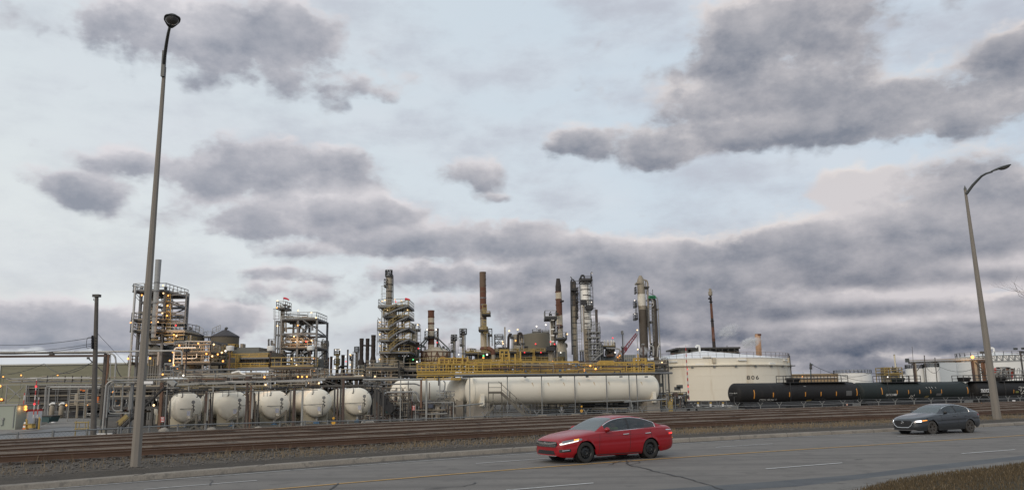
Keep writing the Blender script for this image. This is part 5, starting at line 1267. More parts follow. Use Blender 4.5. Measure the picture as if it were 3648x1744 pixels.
jumble(r, q, -90, 400, 490, 560, 6, 26, PIPES, (2, 5), .6, 8, 11); jumble(r, q, -90, 590, 490, 730, 6, 26, [insul, brownp, steel_d, steel_l], (2, 5), .6, 8, 12); jumble(r, q, -90, 760, 490, 900, 5, 20, PIPES, (2, 5), .55, 6, 13)
for x in (180, 520, 555): vcol(r, q, x, 285 if x == 180 else 460, 400 if x == 180 else 540, 14, insul, 'vent_pot', d=2)
lamps(r, q, [(303, 422, e_orange), (435, 590, e_orange), (38, 630, e_orange), (-5, 455, e_orange), (555, 437), (-110, 560, e_orange), (-160, 700, e_orange), (-40, 830, e_orange), (530, 628), (685, 570), (745, 543, e_white), (620, 598, e_orange), (705, 708, e_orange)], .32)
for p in ((303, 450), (420, 600), (20, 640), (-120, 780), (690, 720)): glow(q(p[0], p[1], -2.2), 70)
# ------------------------------------------------------------------ silos
q = VW('Z3', 190)
for i, (x0, x1, ye, yp, xp) in enumerate(((520, 962, 310, 205, 748), (-70, 395, 300, 198, 180))):
 r = T('storage_silo', ['brown storage silo with a dark conical roof nearest the yellow stair tower', 'brown storage silo with a dark conical roof half hidden by the reactor tower'][i], 'silo', q.at((x0 + x1) / 2, 480), 'twin silos')
 xm = (x0 + x1) / 2; p = q(xm, ye); R_ = (x1 - x0) / 2 * q.m
 MB().lathe((p.x, p.y, ZP), [(R_, 0), (R_, p.z - ZP)], 40).build('wall', M('brown_silo_plate', (.115, .095, .065), .7, 0, .12, .3, stain=(.07, .055, .04), stain_amt=.4, streak=True) if i == 0 else MATS['brown_silo_plate'], r)
 hz = q(xm, yp).z - p.z
 MB().lathe((p.x, p.y, p.z), [(R_ * 1.02, -.25), (R_ * 1.02, .05), (.6, hz), (.01, hz + .1)], 40).build('roof', M('dark_silo_roof', (.045, .04, .042), .7, 0, .15, .4) if i == 0 else MATS['dark_silo_roof'], r, ang=25)
 s = 1 if i == 0 else -1
 MB().tube(rounded([q(xp, yp + 5), q(xp, yp - 25), q(xp + s * 12, yp - 34), q(xp + s * 28, yp - 22)], .5), .28, 8).build('vent_hook', steel_d, r)
 a, b = (q(530, 262), q(660, 205)) if i == 0 else (q(380, 270), q(265, 200))
 rail(r, steel_l, [a, b], 1.2, 1.2, .05); upright(r, q, steel_l, 630 if i == 0 else 296, 130, 240, 2, 'lightning_rod')
 lamps(r, q, [(852, 378), (555, 437)] if i == 0 else [], .3)
 for k in range(3): MB().lathe((p.x, p.y, p.z - 3 - 3.4 * k), [(R_, -.06), (R_ + .06, -.06), (R_ + .06, .06), (R_, .06)], 40).build('wall_seam', MATS['brown_silo_plate'], r)
r = T('silo_walkway', 'railed steel walkway bridging the two brown silos', 'walkway', q.at(455, 480)); deck(r, q, 385, 525, 318, 1.6, steel_d, steel_l, -1); upright(r, q, steel_l, 456, 205, 315, 2, 'mast'); upright(r, q, steel_d, 470, 320, None, 6, 'post', ym=360); upright(r, q, steel_d, 495, 320, None, 6, 'post', ym=360)
# ------------------------------------------------------------------ cooler building with yellow rails
q = VW('Z3', 132)
r = T('cooler_house', 'grey ribbed cooler house with yellow railed walkways', 'cooler house', q.at(1130, 830))
def qbox(r, q, x0, x1, y0, y1, dep, mat, name, d=0.0, ground=False):
 a, b = q(x0, (y0 + y1) / 2, d), q(x1, (y0 + y1) / 2, d); zt = q((x0 + x1) / 2, y0, d).z; zb_ = ZP if ground else q((x0 + x1) / 2, y1, d).z
 return MB().box(((a.x + b.x) / 2, a.y + dep / 2, (zt + zb_) / 2), (b.x - a.x, dep, zt - zb_)).build(name, mat, r, smooth=False)
qbox(r, q, 800, 1290, 487, 560, 8, greyg, 'upper_house', 3); qbox(r, q, 790, 1440, 553, 655, 11, greyg, 'plenum', 1.4)
qbox(r, q, 905, 1395, 665, 778, 10, M('pale_grey_ribbed_sheet', (.27, .275, .26), .6, .1, .15, .6, stain=(.12, .11, .10), stain_amt=.6, streak=True), 'lower_wall', 1.2)
mb = MB()
for k in range(13): p = q(925 + k * 38, 720, 1.1); mb.box((p.x, p.y, p.z), (.09, .2, 110 * q.m))
mb.build('wall_ribs', steel, r, smooth=False)
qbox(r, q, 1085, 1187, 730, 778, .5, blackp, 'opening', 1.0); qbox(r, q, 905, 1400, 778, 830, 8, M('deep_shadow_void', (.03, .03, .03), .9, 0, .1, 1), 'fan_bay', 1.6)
deck(r, q, 800, 1452, 660, 1.4, steel, yellow, 0, rh=56 * q.m, rr=.07); deck(r, q, 685, 1455, 834, 1.6, steel, yellow, -.2, t=.5, rh=64 * q.m, rr=.07)
ladder(r, yellow, q(920, 830, -.6), q(925, 590, -.6), 26 * q.m); qbox(r, q, 915, 970, 594, 724, .12, yellow_d, 'ladder_gate', -.4)
for x in (660, 690, 740): upright(r, q, yellow, x, 475, 580, 4, 'stair_post', 1)
for y in (480, 520, 555, 578): qpipe(r, q, yellow, [(655, y, 1), (755, y, 1)], 4, 'rail')
deck(r, q, 700, 905, 488, 2, steel_d, yellow, 2.6, rh=38 * q.m, rr=.06); qbox(r, q, 735, 770, 450, 600, 1.2, yellow_d, 'stair_tower', 2.2); qbox(r, q, 775, 800, 490, 600, 1, steel_d, 'stair_post', 2.0)
stair(r, yellow_d, q(508, 732, .2), q(805, 640, .2), 1.2, yellow, 'walkway', rr=.07, rh=1.4)
qbox(r, q, 1395, 1445, 660, 830, .8, steel_d, 'end_column', 1.6); qbox(r, q, 985, 1025, 425, 487, 1.5, insul, 'roof_vent', 4)
qbeam(r, q, steel_l, (430, 845), (1640, 842), 18, 'girder', -.6)
for i, (x, y1, m_) in enumerate(((810, 510, rusty), (1475, 510, brownp))):
 v = T('pipe_mast', ['rusty mast with a white cap before the yellow railed cooler house', 'brown mast with a white cap at the far end of the cooler house'][i], 'mast', VW('Z3', 118).at(x, 980), 'capped masts'); q2 = VW('Z3', 118)
 p = q2(x, 740); zt = q2(x, y1).z; MB().tube([(p.x, p.y, ZP), (p.x, p.y, zt)], 13 * q2.m, 10).build('shaft', m_, v); MB().lathe((p.x, p.y, zt - .3), [(.5, 0), (.56, .1), (.56, .7), (.01, .8)], 12).build('cap', white_o, v)
q2 = VW('Z3', 116); v = T('pipe_mast', 'dark brown mast without a cap beside the hopper', 'mast', q2.at(103, 980), 'capped masts'); p = q2(103, 740); MB().tube([(p.x, p.y, ZP), (p.x, p.y, q2(103, 535).z)], 13 * q2.m, 10).build('shaft', brownp, v); MB().lathe((p.x, p.y, q2(103, 535).z), [(.45, -.2), (.45, .2), (.01, .25)], 10).build('cap', blackp, v)
# ------------------------------------------------------------------ second process tower (windsock)
q = VW('Z5', 142)
r = T('process_tower', 'square steel process tower topped by a red windsock', 'process tower', q.at(450, 1150))
X, Y0, Zs = steel_frame(r, q, [203, 450, 728], 395, None, [402, 612, 818, 1080], 8, steel, .55, ym=760, braces=[(1, 0, 2, 1, 1), (0, 1, 1, 2, 1), (1, 3, 2, 2, 1), (0, 3, 1, 2, 1)])
Xl, _, _ = steel_frame(r, VW('Z5', 150), [128, 165], 420, None, [425, 625, 820, 1075], 3, steel, .4, ym=760)
for y, m_ in ((402, steel_d), (818, steel_d), (1080, steel_d)): deck(r, q, 205, 735, y, 8, m_, steel_l if y == 402 else insul, -.2)
for a, b in (((230, 760), (300, 635)), ((310, 635), (375, 735)), ((530, 405), (650, 490)), ((490, 600), (640, 500)), ((520, 600), (625, 690)), ((640, 690), (725, 690)), ((460, 930), (560, 840)), ((480, 940), (650, 1070)), ((215, 860), (300, 960)), ((300, 960), (410, 860)), ((360, 1030), (420, 960)), ((500, 910), (690, 830)), ((215, 420), (135, 440)), ((650, 495), (730, 500))): qbeam(r, q, steel, a, b, 14 if a[0] in (530, 520, 480, 640, 650) else 9, 'brace', -.5)
upright(r, q, pipe_l, 204, 350, None, 9, 'riser', -1.2, square=False, ym=760); upright(r, q, pipe_l, 105, 400, 1150, 6, 'riser', 6, square=False, ym=760)
c0, zt, rr, o = vcol(r, q, 222, 245, None, 32, insul, 'vessel', d=5); rings(r, q, 222, (480, 620, 800), 33, steel_d, 5)
vcol(r, q, 205, 190, 250, 12, insul, 'top_nozzle', d=5); vcol(r, q, 232, 850, None, 28, insul, 'vessel', d=2)
z = deck(r, q, 133, 278, 238, 4, steel_d, steel_l, 3.2)
ladder(r, steel_l, q(150, 395, 3), q(150, 245, 3), .8, cage=True)
upright(r, q, steel_l, 243, 82, 210, 2.2, 'windsock_pole', 3)
wp = [q(246, 88, 3), q(270, 90, 3), q(300, 98, 3), q(326, 114, 3)]; MB().tube(wp, [.19, .19, .16, .12], 10).build('windsock', redsock, r)
for x, y0 in ((290, 268), (322, 210), (265, 190)): upright(r, q, steel_d, x, y0, y0 + 60, 5, 'vent', 3); MB().box(q(x + 3, y0, 3), (.55, .4, .35)).build('vent_cap', steel_d, r, smooth=False)
for x, y0 in ((455, 268), (662, 300)): upright(r, q, steel_l, x, y0, 390, 2.5, 'lamp_pole', 0)
qpipe(r, q, insul, [(250, 365, 2), (700, 372, 2)], 9); qpipe(r, q, steel_d, [(265, 320, 3), (400, 325, 3), (600, 335, 3), (605, 385, 3)], 7); qpipe(r, q, insul, [(250, 350, 1), (330, 350, 1), (340, 385, 1)], 6)
qbox(r, q, 515, 585, 355, 385, 2, M('orange_brown_drum', (.28, .14, .07), .6, 0, .2, 2), 'pump_skid', 2)
qpipe(r, q, steel, [(480, 590, 3), (480, 510, 3), (500, 480, 3), (545, 475, 3), (570, 445, 3), (555, 405, 3)], 13, rad=1.0); qpipe(r, q, insul, [(290, 590, 2), (290, 530, 2), (310, 518, 2), (385, 518, 2), (385, 590, 2)], 8, rad=.6)
qpipe(r, q, steel, [(380, 500, 4), (430, 490, 4), (460, 420, 4)], 10, rad=.6); qpipe(r, q, steel_l, [(238, 1040, -.8), (240, 960, -.8), (620, 960, -.8)], 5)
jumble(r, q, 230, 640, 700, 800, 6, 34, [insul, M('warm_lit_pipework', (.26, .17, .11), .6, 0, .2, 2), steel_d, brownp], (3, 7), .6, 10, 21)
jumble(r, q, 230, 430, 700, 600, 6, 12, [steel, insul, steel_l], (3, 6), .4, 4, 22); jumble(r, q, 215, 840, 710, 1070, 6, 26, [steel, insul, steel_d, steel_l], (3, 7), .4, 8, 23); jumble(r, q, 200, 1085, 720, 1190, 6, 20, [steel_d, insul, steel_l], (3, 8), .5, 8, 24)
for x, hw in ((270, 14), (345, 12), (560, 16), (600, 10), (690, 12)): vcol(r, q, x, 870 if hw > 11 else 830, None, hw, steel_d, 'leg', d=4)
ladder(r, steel_l, q(605, 800, 5), q(612, 450, 5), 1.0); stair(r, steel_l, q(520, 600, 5), q(610, 470, 5), 1.0, steel_l); stair(r, insul, q(460, 1165, 4), q(600, 1080, 4), 1.0, steel_l)
qbox(r, q, 748, 785, 980, 1200, 2.5, greyg, 'tall_cabinet', 1); qpipe(r, q, pipe_l, [(725, 955, 0), (775, 955, 0), (778, 985, 0)], 4); vcol(r, q, 733, 825, 1200, 10, steel, 'post', d=2)
lamps(r, q, [(158, 125), (148, 228, e_orange), (157, 493), (455, 485, e_orange), (460, 265), (655, 300), (722, 373), (578, 720, e_red), (365, 975), (435, 1065), (695, 968, e_orange), (305, 1097, e_orange), (370, 1118, e_orange), (697, 1157, e_orange), (398, 645), (657, 705)], .30)
upright(r, q, steel_l, 148, 130, 235, 2.2, 'lamp_pole', 3); glow(q(400, 700, -1), 70); glow(q(570, 720, -1), 60)
v = T('pipe_mast', 'brown mast with a white cap in front of the windsock tower', 'mast', VW('Z5', 118).at(640, 1200), 'capped masts'); q2 = VW('Z5', 118); p = q2(638, 1030)
MB().tube([(p.x, p.y, ZP), (p.x, p.y, q2(640, 835).z)], 11 * q2.m, 10).build('shaft', brownp, v); MB().lathe((p.x, p.y, q2(640, 848).z), [(.5, 0), (.56, .1), (.56, .6), (.01, .7)], 12).build('cap', white_o, v)
q = VW('Z5', 138); r = jum('pipe_manifold', 'tangle of vents and risers between cooler house and windsock tower', 'pipework', q, 10, 700, 115, 1160, 4, 18, [steel_d, steel, insul, pipe_l], (3, 7), .3, 6, 31)
ladder(r, steel_l, q(85, 820, 1), q(88, 690, 1), 1.0, cage=True); MB().tube(rounded([q(25, 800, 1), q(28, 690, 1), q(38, 690, 1)], .3), .12, 6).build('vent', steel_d, r)
# ------------------------------------------------------------------ small columns and stacks between the towers
q = VW('Z5', 165)
r = T('distillation_column', 'short tan distillation column with ringed platforms and a looped overhead pipe', 'column', q.at(852, 1200))
c0, zt, rr, o = vcol(r, q, 852, 740, None, 34, insul, 'shell', ztop=q(852, 740).z)
for y in (792, 880, 970, 1105): ring_platform(r, q, 852, y, 52, 34, steel_d, steel_l)
qpipe(r, q, steel, [(855, 745, 0), (858, 710, 0), (905, 712, 0), (908, 790, 0), (890, 820, 0), (888, 1190, 0)], 7, rad=.5); ladder(r, steel_l, q(800, 1200, -.5), q(805, 790, -.5), .8, cage=True); MB().tube(rounded([q(812, 790), q(812, 688), q(840, 688)], .2), .1, 6).build('davit', steel_l, r)
def stack(lab, c, D, x, y0, hw, mat, yb=None, hw1=None, cat='stack', lip=True, nm='stack'):
 q = VW(c, D); r = T(nm, lab, cat, q.at(x, y0 + 60)); b, zt, rr, o = vcol(r, q, x, y0, yb, hw, mat, dome=False, hw1=hw1, zbot='g' if yb is None else None) if yb is None else vcol(r, q, x, y0, yb, hw, mat, dome=False, hw1=hw1, zbot='g')
 if lip: MB().lathe((b.x, b.y, zt), [(rr * (hw1 or hw) / hw * .98, -.5), (rr * (hw1 or hw) / hw * 1.1, -.45), (rr * (hw1 or hw) / hw * 1.1, .02), (rr * .8, .04)], 18).build('lip', mat, r)
 return r, q, b, zt, rr
stack('rust brown stack close behind the short tan column', 'Z5', 172, 898, 955, 15, rusty, 1200)
stack('dark red brown stack standing alone past the short tan column', 'Z5', 168, 943, 940, 18, brownp, 1200)
stack('thin rust red stack with a dark cap', 'Z5', 170, 1184, 840, 11, brownp, 1200)
q = VW('Z5', 168); r = T('yellow_column', 'pale yellow column with two railed galleries and twin masts', 'column', q.at(1030, 1180)); vcol(r, q, 1028, 895, None, 24, M('pale_yellow_cladding', (.40, .35, .22), .6, 0, .15, 1, stain=(.2, .15, .08), stain_amt=.5, streak=True), 'shell', zbot='g')
for y in (915, 1055): ring_platform(r, q, 1028, y, 46, 24, yellow_d, yellow_d)
for x in (1010, 1068): upright(r, q, steel_l, x, 835, 915, 1.8, 'mast'); lamp(r, q(x, 840), e_white, .25)
lamps(r, q, [(978, 972, e_white), (1000, 1110, e_white)], .3)
r, q, b, zt, rr = stack('black tapering stack with a side duct and bracketed lamps', 'Z5', 160, 1115, 918, 24, soot, 1150)
MB().lathe((b.x, b.y, ZP), [(rr * 1.5, 0), (rr * 1.5, q(1115, 1190).z - ZP), (rr, q(1115, 1130).z - ZP)], 18).build('base_cone', soot, r); qpipe(r, q, soot, [(1110, 1090, -.5), (1060, 1095, -.5), (1030, 1140, -.5), (1020, 1215, -.5)], 16, rad=1.6); deck(r, q, 1075, 1160, 1080, 2, steel_d, None, -1)
lamps(r, q, [(1155, 940, e_white), (1160, 1012, e_red), (1220, 910), (1222, 1060)], .28)
q = VW('Z6', 172); r = T('distillation_column', 'thin grey column with a bracket lamp next to the thin rust red stack', 'column', q.at(161, 1180)); vcol(r, q, 161, 1010, None, 14, insul, 'shell', zbot='g'); ring_platform(r, q, 161, 1018, 22, 14, steel_d, steel_l); lamp(r, q(155, 967), e_warm, .35); upright(r, q, steel_l, 150, 970, 1010, 1.5, 'lamp_pole')
q = VW('Z6', 168); r = T('distillation_column', 'dark narrow column beside the three black flared stacks', 'column', q.at(217, 1110)); vcol(r, q, 217, 925, None, 18, insul_d, 'shell', zbot='g'); ring_platform(r, q, 217, 935, 26, 18, steel_d, steel_l); ladder(r, steel_l, q(203, 1100, -1), q(205, 930, -1), .8, cage=True)
for i, (x, y0, y1, hw, hb, yb) in enumerate(((270, 785, 1045, 22, 36, 1072), (335, 786, 1110, 20, 22, 1115), (400, 748, 1020, 24, 36, 1048))):
 r, q, b, zt, rr = stack(['black heater stack first in the row of three', 'middle black heater stack, plain and slim, in the row of three', 'tallest black heater stack in the row of three, above a grey box'][i], 'Z6', 152, x, y0, hw, soot, y1)
 r['group'] = 'row of black heater stacks'
 MB().lathe((b.x, b.y, q(x, yb).z), [(hb * q.m, 0), (hb * q.m * .98, .3), (hw * q.m, q(x, yb - 70).z - q(x, yb).z)], 18).build('flare', soot, r)
 for y in (y0 + 50, y0 + 120, y0 + 170): rings(r, q, x, (y,), hw, soot, 0, 'band', b, .2)
 if i != 1: qbox(r, q, x - 22 + 8, x + 36, yb, yb + (55 if i == 0 else 118), 4, greyg, 'breech_box', -1.5, ground=True)
 sx = x - 78
 if i != 1:
  for a, b2 in (((sx, 1130), (sx + 50, 1075)), ((sx - 8, 1180), (sx + 40, 1120)), ((sx + 5, 1120), (sx + 55, 1120)), ((sx, 1180), (sx + 10, 1120)), ((sx + 40, 1180), (sx + 55, 1075))): qbeam(r, q, steel_l, a, b2, 6, 'brace', -2)
 if i < 2: qpipe(r, q, soot, [(x + 20, y0 + 75, 0), (x + 50, y0 + 78, 0)], 9)
q = VW('Z6', 146); r = T('burner_platform', 'yellow railed burner platform beneath the black stacks', 'platform', q.at(380, 1190)); deck(r, q, 285, 450, 1182, 4, steel_d, yellow_d, 0, rh=1.3); deck(r, q, 80, 300, 1200, 4, steel_d, yellow_d, .5)
for x in (200, 300, 370, 445): upright(r, q, steel_d, x, 1185, None, 5, 'leg', .5, ym=1200)
lamps(r, q, [(470, 1188, e_orange), (282, 1196), (308, 1132, e_white)], .38); glow(q(470, 1180, -2), 60)
# ------------------------------------------------------------------ main column tower with zig-zag stairs
q = VW('Z6', 146)
r = T('column_tower', 'tall tan column wrapped in a platform tower with zig zag yellow railed stairs', 'column tower', q.at(610, 1190))
c0, zt, rr, o = vcol(r, q, 573, 105, 450, 35, insul, 'upper_shell', hw1=34); ax = V3((q(573, 300).x, q.D, 0)); rings(r, q, 573, (118, 195, 270, 342), 35, insul_d, 0, 'band', ax)
vcol(r, q, 610, 440, 800, 50, insul, 'middle_shell', hw1=46, d=1); vcol(r, q, 612, 790, None, 58, insul, 'lower_shell', d=1.5, dome=False); rings(r, q, 611, (560, 660, 770), 50, insul_d, 1)
vcol(r, q, 493, 940, None, 26, insul, 'leg_duct', d=0, dome=False, hw1=18)
qpipe(r, q, blackp, [(575, 108, -.3), (578, 86, -.3), (616, 86, -.3), (616, 395, -.3)], 6, rad=1.2); MB().tube(rounded([q(545, 105, 0), q(545, 65, 0), q(575, 40, 0)], 1.2), .10, 6).build('davit', steel_d, r); ring_platform(r, q, 570, 104, 40, 30, steel_d, steel_l)
deck(r, q, 513, 553, 210, 2, blackp, steel_d, -1); ladder(r, steel_l, q(525, 395, -1), q(525, 210, -1), .9, cage=True)
cols = (490, 558, 738)
for x in cols:
 for d in (0, 7): upright(r, q, steel_l, x, 430, None, 5, 'column', d, ym=800)
for y, x0, x1 in ((432, 450, 788), (545, 502, 788), (682, 440, 800), (805, 455, 802), (938, 460, 800), (1085, 450, 640)):
 deck(r, q, x0, x1, y, 8.5, steel, yellow_d if y > 500 else steel_l, -1.2, t=.32, rh=1.15, rr=.035)
 for xc, s in ((490, -1), (738, 1)):
  if y < 1000: qbeam(r, q, steel_l, (xc, y + 60), (xc + s * 42, y + 8), 6, 'knee_brace', -.8)
 qbeam(r, q, steel_l, (558, y + 50), (505, y + 8), 6, 'knee_brace', -.9)
for (x0, y0, x1, y1) in ((505, 540, 648, 468), (648, 468, 785, 424), (565, 662, 660, 600), (660, 600, 785, 540), (565, 790, 668, 715), (668, 715, 795, 662), (578, 922, 668, 845), (668, 845, 798, 788)):
 stair(r, steel, q(x0, y0, -2.2), q(x1, y1, -2.2), .8, yellow_d, rr=.03, rh=1.1, st=.24)
for x, d in ((673, 1), (720, 2), (518, 3)): upright(r, q, steel_d, x, 470, 940, 5, 'pipe', d, square=False, ym=700)
qpipe(r, q, steel_l, [(485, 573, -1), (447, 575, -1), (445, 690, -1), (440, 975, -1)], 4); jumble(r, q, 500, 560, 760, 660, 5, 8, [steel_d, insul, steel], (2, 5), .4, 5, 41); jumble(r, q, 500, 700, 790, 790, 5, 9, [steel_d, insul, red_p], (2, 5), .4, 5, 42); jumble(r, q, 500, 830, 790, 930, 5, 10, [steel_d, insul], (2, 5), .4, 5, 43); jumble(r, q, 480, 960, 640, 1190, 5, 24, [steel_d, insul, steel_l, brownp], (2, 6), .35, 8, 44)
for x, y0 in ((640, 355), (707, 370), (778, 362)): upright(r, q, steel_l, x, y0, 425, 2, 'lamp_pole', -1)
upright(r, q, steel_l, 748, 345, 425, 2, 'windsock_pole', -1); MB().tube([q(749, 351, -1), q(765, 353, -1), q(785, 358, -1), q(802, 364, -1)], [.22, .22, .20, .15], 10).build('windsock', redsock, r)
lamps(r, q, [(498, 376), (527, 364), (638, 356), (705, 372), (777, 362), (553, 473), (776, 473), (473, 606), (470, 740), (470, 865), (468, 1010), (645, 383, e_red), (712, 930), (590, 918, e_red)], .30)
q = VW('Z6', 165); r = T('distillation_column', 'brown column with a caged ladder behind the red crossbeam', 'column', q.at(850, 1000)); c0, zt, rr, o = vcol(r, q, 852, 690, None, 32, insul, 'shell', zbot='g'); vcol(r, q, 828, 668, 850, 7, blackp, 'side_pipe', d=-1, dome=False)
ladder(r, steel_l, q(892, 900, -1), q(892, 680, -1), 1.0, cage=True); MB().tube(rounded([q(858, 690), q(858, 645), q(870, 630)], .5), .14, 6).build('davit', steel_d, r); deck(r, q, 820, 900, 692, 3, steel_d, steel_l, -1); lamps(r, q, [(888, 635), (893, 890, e_red)], .3); qbox(r, q, 836, 866, 785, 815, .3, silver, 'bright_patch', -1.4); rings(r, q, 852, (735, 845), 32, insul_d)
q = VW('Z6', 156); r = T('compressor_deck', 'dark green compressor decks with a red crossbeam beside the furnace', 'process module', q.at(760, 1150))
X, Y0, Zs = steel_frame(r, q, [640, 710, 840, 925], 850, None, [856, 985, 1080, 1170], 7, steel_d, .4, ym=1050)
beam(r, 'crossbeam', brownp, q(640, 858, -.3), q(905, 852, -.3), .9); qbox(r, q, 645, 850, 985, 1030, 5, darkgreen, 'green_deck', 0); qbox(r, q, 640, 835, 1060, 1110, 5, darkgreen, 'green_deck', 0); qbox(r, q, 645, 800, 1130, 1180, 5, darkgreen, 'green_casing', 0); qbox(r, q, 655, 690, 955, 985, 2, bluev, 'blue_motor', 0)
deck(r, q, 790, 930, 1095, 3, steel_d, yellow_d, -1.5); jumble(r, q, 640, 880, 900, 990, 5, 24, [steel_d, brownp, insul], (3, 7), .5, 8, 51); jumble(r, q, 640, 1000, 930, 1190, 5, 26, [steel_d, darkgreen, insul], (2, 6), .5, 8, 52)
lamps(r, q, [(838, 1015, e_green), (885, 1045, e_white), (686, 1110, e_white), (748, 1187, e_orange)], .3)
# ------------------------------------------------------------------ furnace with rusty stack
q = VW('Z8', 150)
r = T('furnace', 'panelled cream furnace drum with a rust streaked stack and four green bracing ducts', 'furnace', q.at(450, 1030))
c = q(448, 900); R_ = 240 * q.m; z0 = q(448, 1022).z; z1 = q(448, 780).z
MB().lathe((c.x, c.y + R_ * .8, z0 - 2), [(R_, 0), (R_, z1 - z0 + 2), (R_ * .35, z1 - z0 + 2.9), (.01, z1 - z0 + 2.9)], 16, a0=pi / 16, a1=2 * pi + pi / 16).build('drum', cream, r, smooth=False)
mb = MB()
for k in range(16):
 a = pi / 16 + 2 * pi * k / 16; a2 = a + pi / 8
 f = lambda an, z: V3((c.x + R_ * 1.015 * cos(an), c.y + R_ * .8 + R_ * 1.015 * sin(an), z))
 mb.beam(f(a, z0 - 2), f(a, z1), .16); mb.beam(f(a, z0), f(a2, z1), .13) if k % 2 else mb.beam(f(a2, z0), f(a, z1), .13)
 for z in (z0 + .3, z0 + (z1 - z0) * .38, z0 + (z1 - z0) * .68, z1): mb.beam(f(a, z), f(a2, z), .14)
mb.build('rib_frame', M('rusted_rib', (.13, .07, .045), .8, 0, .3, 1.5, stain=(.22, .16, .11), stain_amt=.5), r, smooth=False)
for y0, y1, m_, nm in ((115, 222, rustband, 'top_section'), (222, 330, cream, 'section'), (330, 433, cream, 'section'), (433, 560, cream, 'section'), (560, 655, rustband, 'section'), (655, 770, cream, 'section')): vcol(r, q, 391.5, y0, y1, 52, m_, nm, d=R_ * .8, dome=False)
ax = V3((q(392, 430, R_ * .8).x, q.D + R_ * .8, 0));
for y in (125, 222, 328, 433, 655, 760): rings(r, q, 392, (y,), 53, rustband, R_ * .8, 'band', V3((q(392, y, R_ * .8).x, ax.y, 0)), .14)
p = q(392, 558, R_ * .8); MB().lathe((p.x, p.y, p.z - .2), [(52 * q.m, 0), (80 * q.m, 0), (80 * q.m, .5), (52 * q.m, .5)], 20).build('collar', blackp, r)
for a, b, d in (((330, 560), (90, 790), 1), ((345, 575), (195, 775), -2), ((470, 560), (580, 775), -1), ((505, 570), (688, 745), 2)): pipe(r, M('grey_green_duct', (.13, .15, .135), .6, .1, .2, 1) if a[0] == 330 else MATS['grey_green_duct'], [q(a[0], a[1], R_ * .8 + d * .3), q(b[0], b[1], R_ * .5 + d), q(b[0] + (-4 if b[0] < 300 else 4), b[1] + 60, R_ * .5 + d), q(b[0], 1020, R_ * .5 + d)], 11 * q.m, 'bracing_duct', 1.0)
deck(r, q, 278, 345, 565, 2, steel_d, steel_l, R_ * .8 - 2); deck(r, q, 440, 505, 565, 2, steel_d, steel_l, R_ * .8 - 2); upright(r, q, steel_l, 308, 410, 560, 4, 'vent', R_ * .8 - 1, square=False); lamps(r, q, [(325, 425, e_white, 2), (475, 425, e_white, 2), (490, 632, e_red, 2)], .3)
deck(r, q, 20, 560, 1030, 3, steel_d, yellow_d, -1.2, rh=1.4); ladder(r, steel_l, q(322, 770, 5), q(322, 570, 5), 1.0, cage=True)
for x, y in ((590, 700), (640, 740)): MB().tube(rounded([q(x - 8, y + 80, 3), q(x - 8, y, 3), q(x + 12, y, 3), q(x + 14, y + 60, 3)], .6), .16, 6).build('vent_loop', steel, r)
lamps(r, q, [(98, 912, e_green, -2), (185, 730, e_red, 0), (160, 945, e_white, -2)], .3); vcol(r, q, 232, 768, 800, 32, rustband, 'hatch', d=3, dome=False)
for k in range(6): qpipe(r, q, blackp, [(590 + 14 * k, 980 - 30 * (k % 3), -1.5), (600 + 14 * k, 905 - 8 * k, -1.5), (660, 890 - 9 * k, -1.5)], 5)
stack('dark wrinkled stack rising behind the furnace', 'Z8', 172, 497, 405, 19, brownp, 780)
q = VW('Z8', 170)
for i, (x, y0, hw) in enumerate(((764, 592, 20), (913, 495, 24))):
 r = T('distillation_column', ['shorter stained column with a railed top beyond the furnace', 'taller stained column with a railed top beyond the furnace'][i], 'column', q.at(x, 950), 'stained columns beyond the furnace')
 vcol(r, q, x, y0, None, hw, cream, 'shell', zbot='g', dome=False); p = q(x, y0 + 4); ring_platform(r, q, x, y0 + 4, hw * 2.5, hw, steel_d, steel_l); jumble(r, q, x - 25, y0 - 45, x + 25, y0, 1.5, 6, [steel_d, insul], (3, 6), .3, 2, 60 + i)
 MB().tube(rounded([q(x - 20, y0), q(x - 20, y0 - 70), q(x + 12, y0 - 62)], .4), .13, 6).build('davit', steel_d, r); qpipe(r, q, steel_d, [(x + hw + 9, y0 + 10, 0), (x + hw + 12, 950, 0)], 6); ladder(r, steel_l, q(x - hw - 18, 950, -.5), q(x - hw - 18, y0 + 60, -.5), 1.0, cage=True)
 for y in (y0 + 190, y0 + 320): rings(r, q, x, (y,), hw, blackp)
 deck(r, q, x - hw - 38, x - hw, y0 + 45, 2, steel_d, steel_l, -1); deck(r, q, x - hw - 38, x - hw, y0 + 185, 2, steel_d, steel_l, -1)
lamps(r, q, [(878, 935, e_red), (840, 830, e_white), (960, 935, e_orange)], .3)
# ------------------------------------------------------------------ tall rust stack and its neighbours
q = VW('C5', 152)
r = T('tall_stack', 'tallest rust brown stack with yellow caged ladders and a rusty elbow duct', 'stack', q.at(146, 700))
for y0, y1, x, m_, nm in ((58, 165, 138.5, stackbr, 'top_section'), (165, 320, 140.5, rustband, 'rusty_section'), (320, 440, 143, insul, 'section'), (440, 600, 145.5, cream, 'base_section')): vcol(r, q, x, y0, y1, 23.2, m_, nm, dome=False)
for y in (60, 108, 152, 196, 240, 288, 330, 385, 445): p = q(138 + y * .0135, y); MB().lathe(p, [(23 * q.m, -.1), (24 * q.m, -.1), (24 * q.m, .1), (23 * q.m, .1)], 22).build('band', steel if y in (240, 288) else stackbr, r)
for y, x0, x1 in ((355, 130, 192), (467, 108, 172)): deck(r, q, x0, x1, y, 4, blackp, yellow_d, -3.2, rh=17 * q.m, rr=.045)
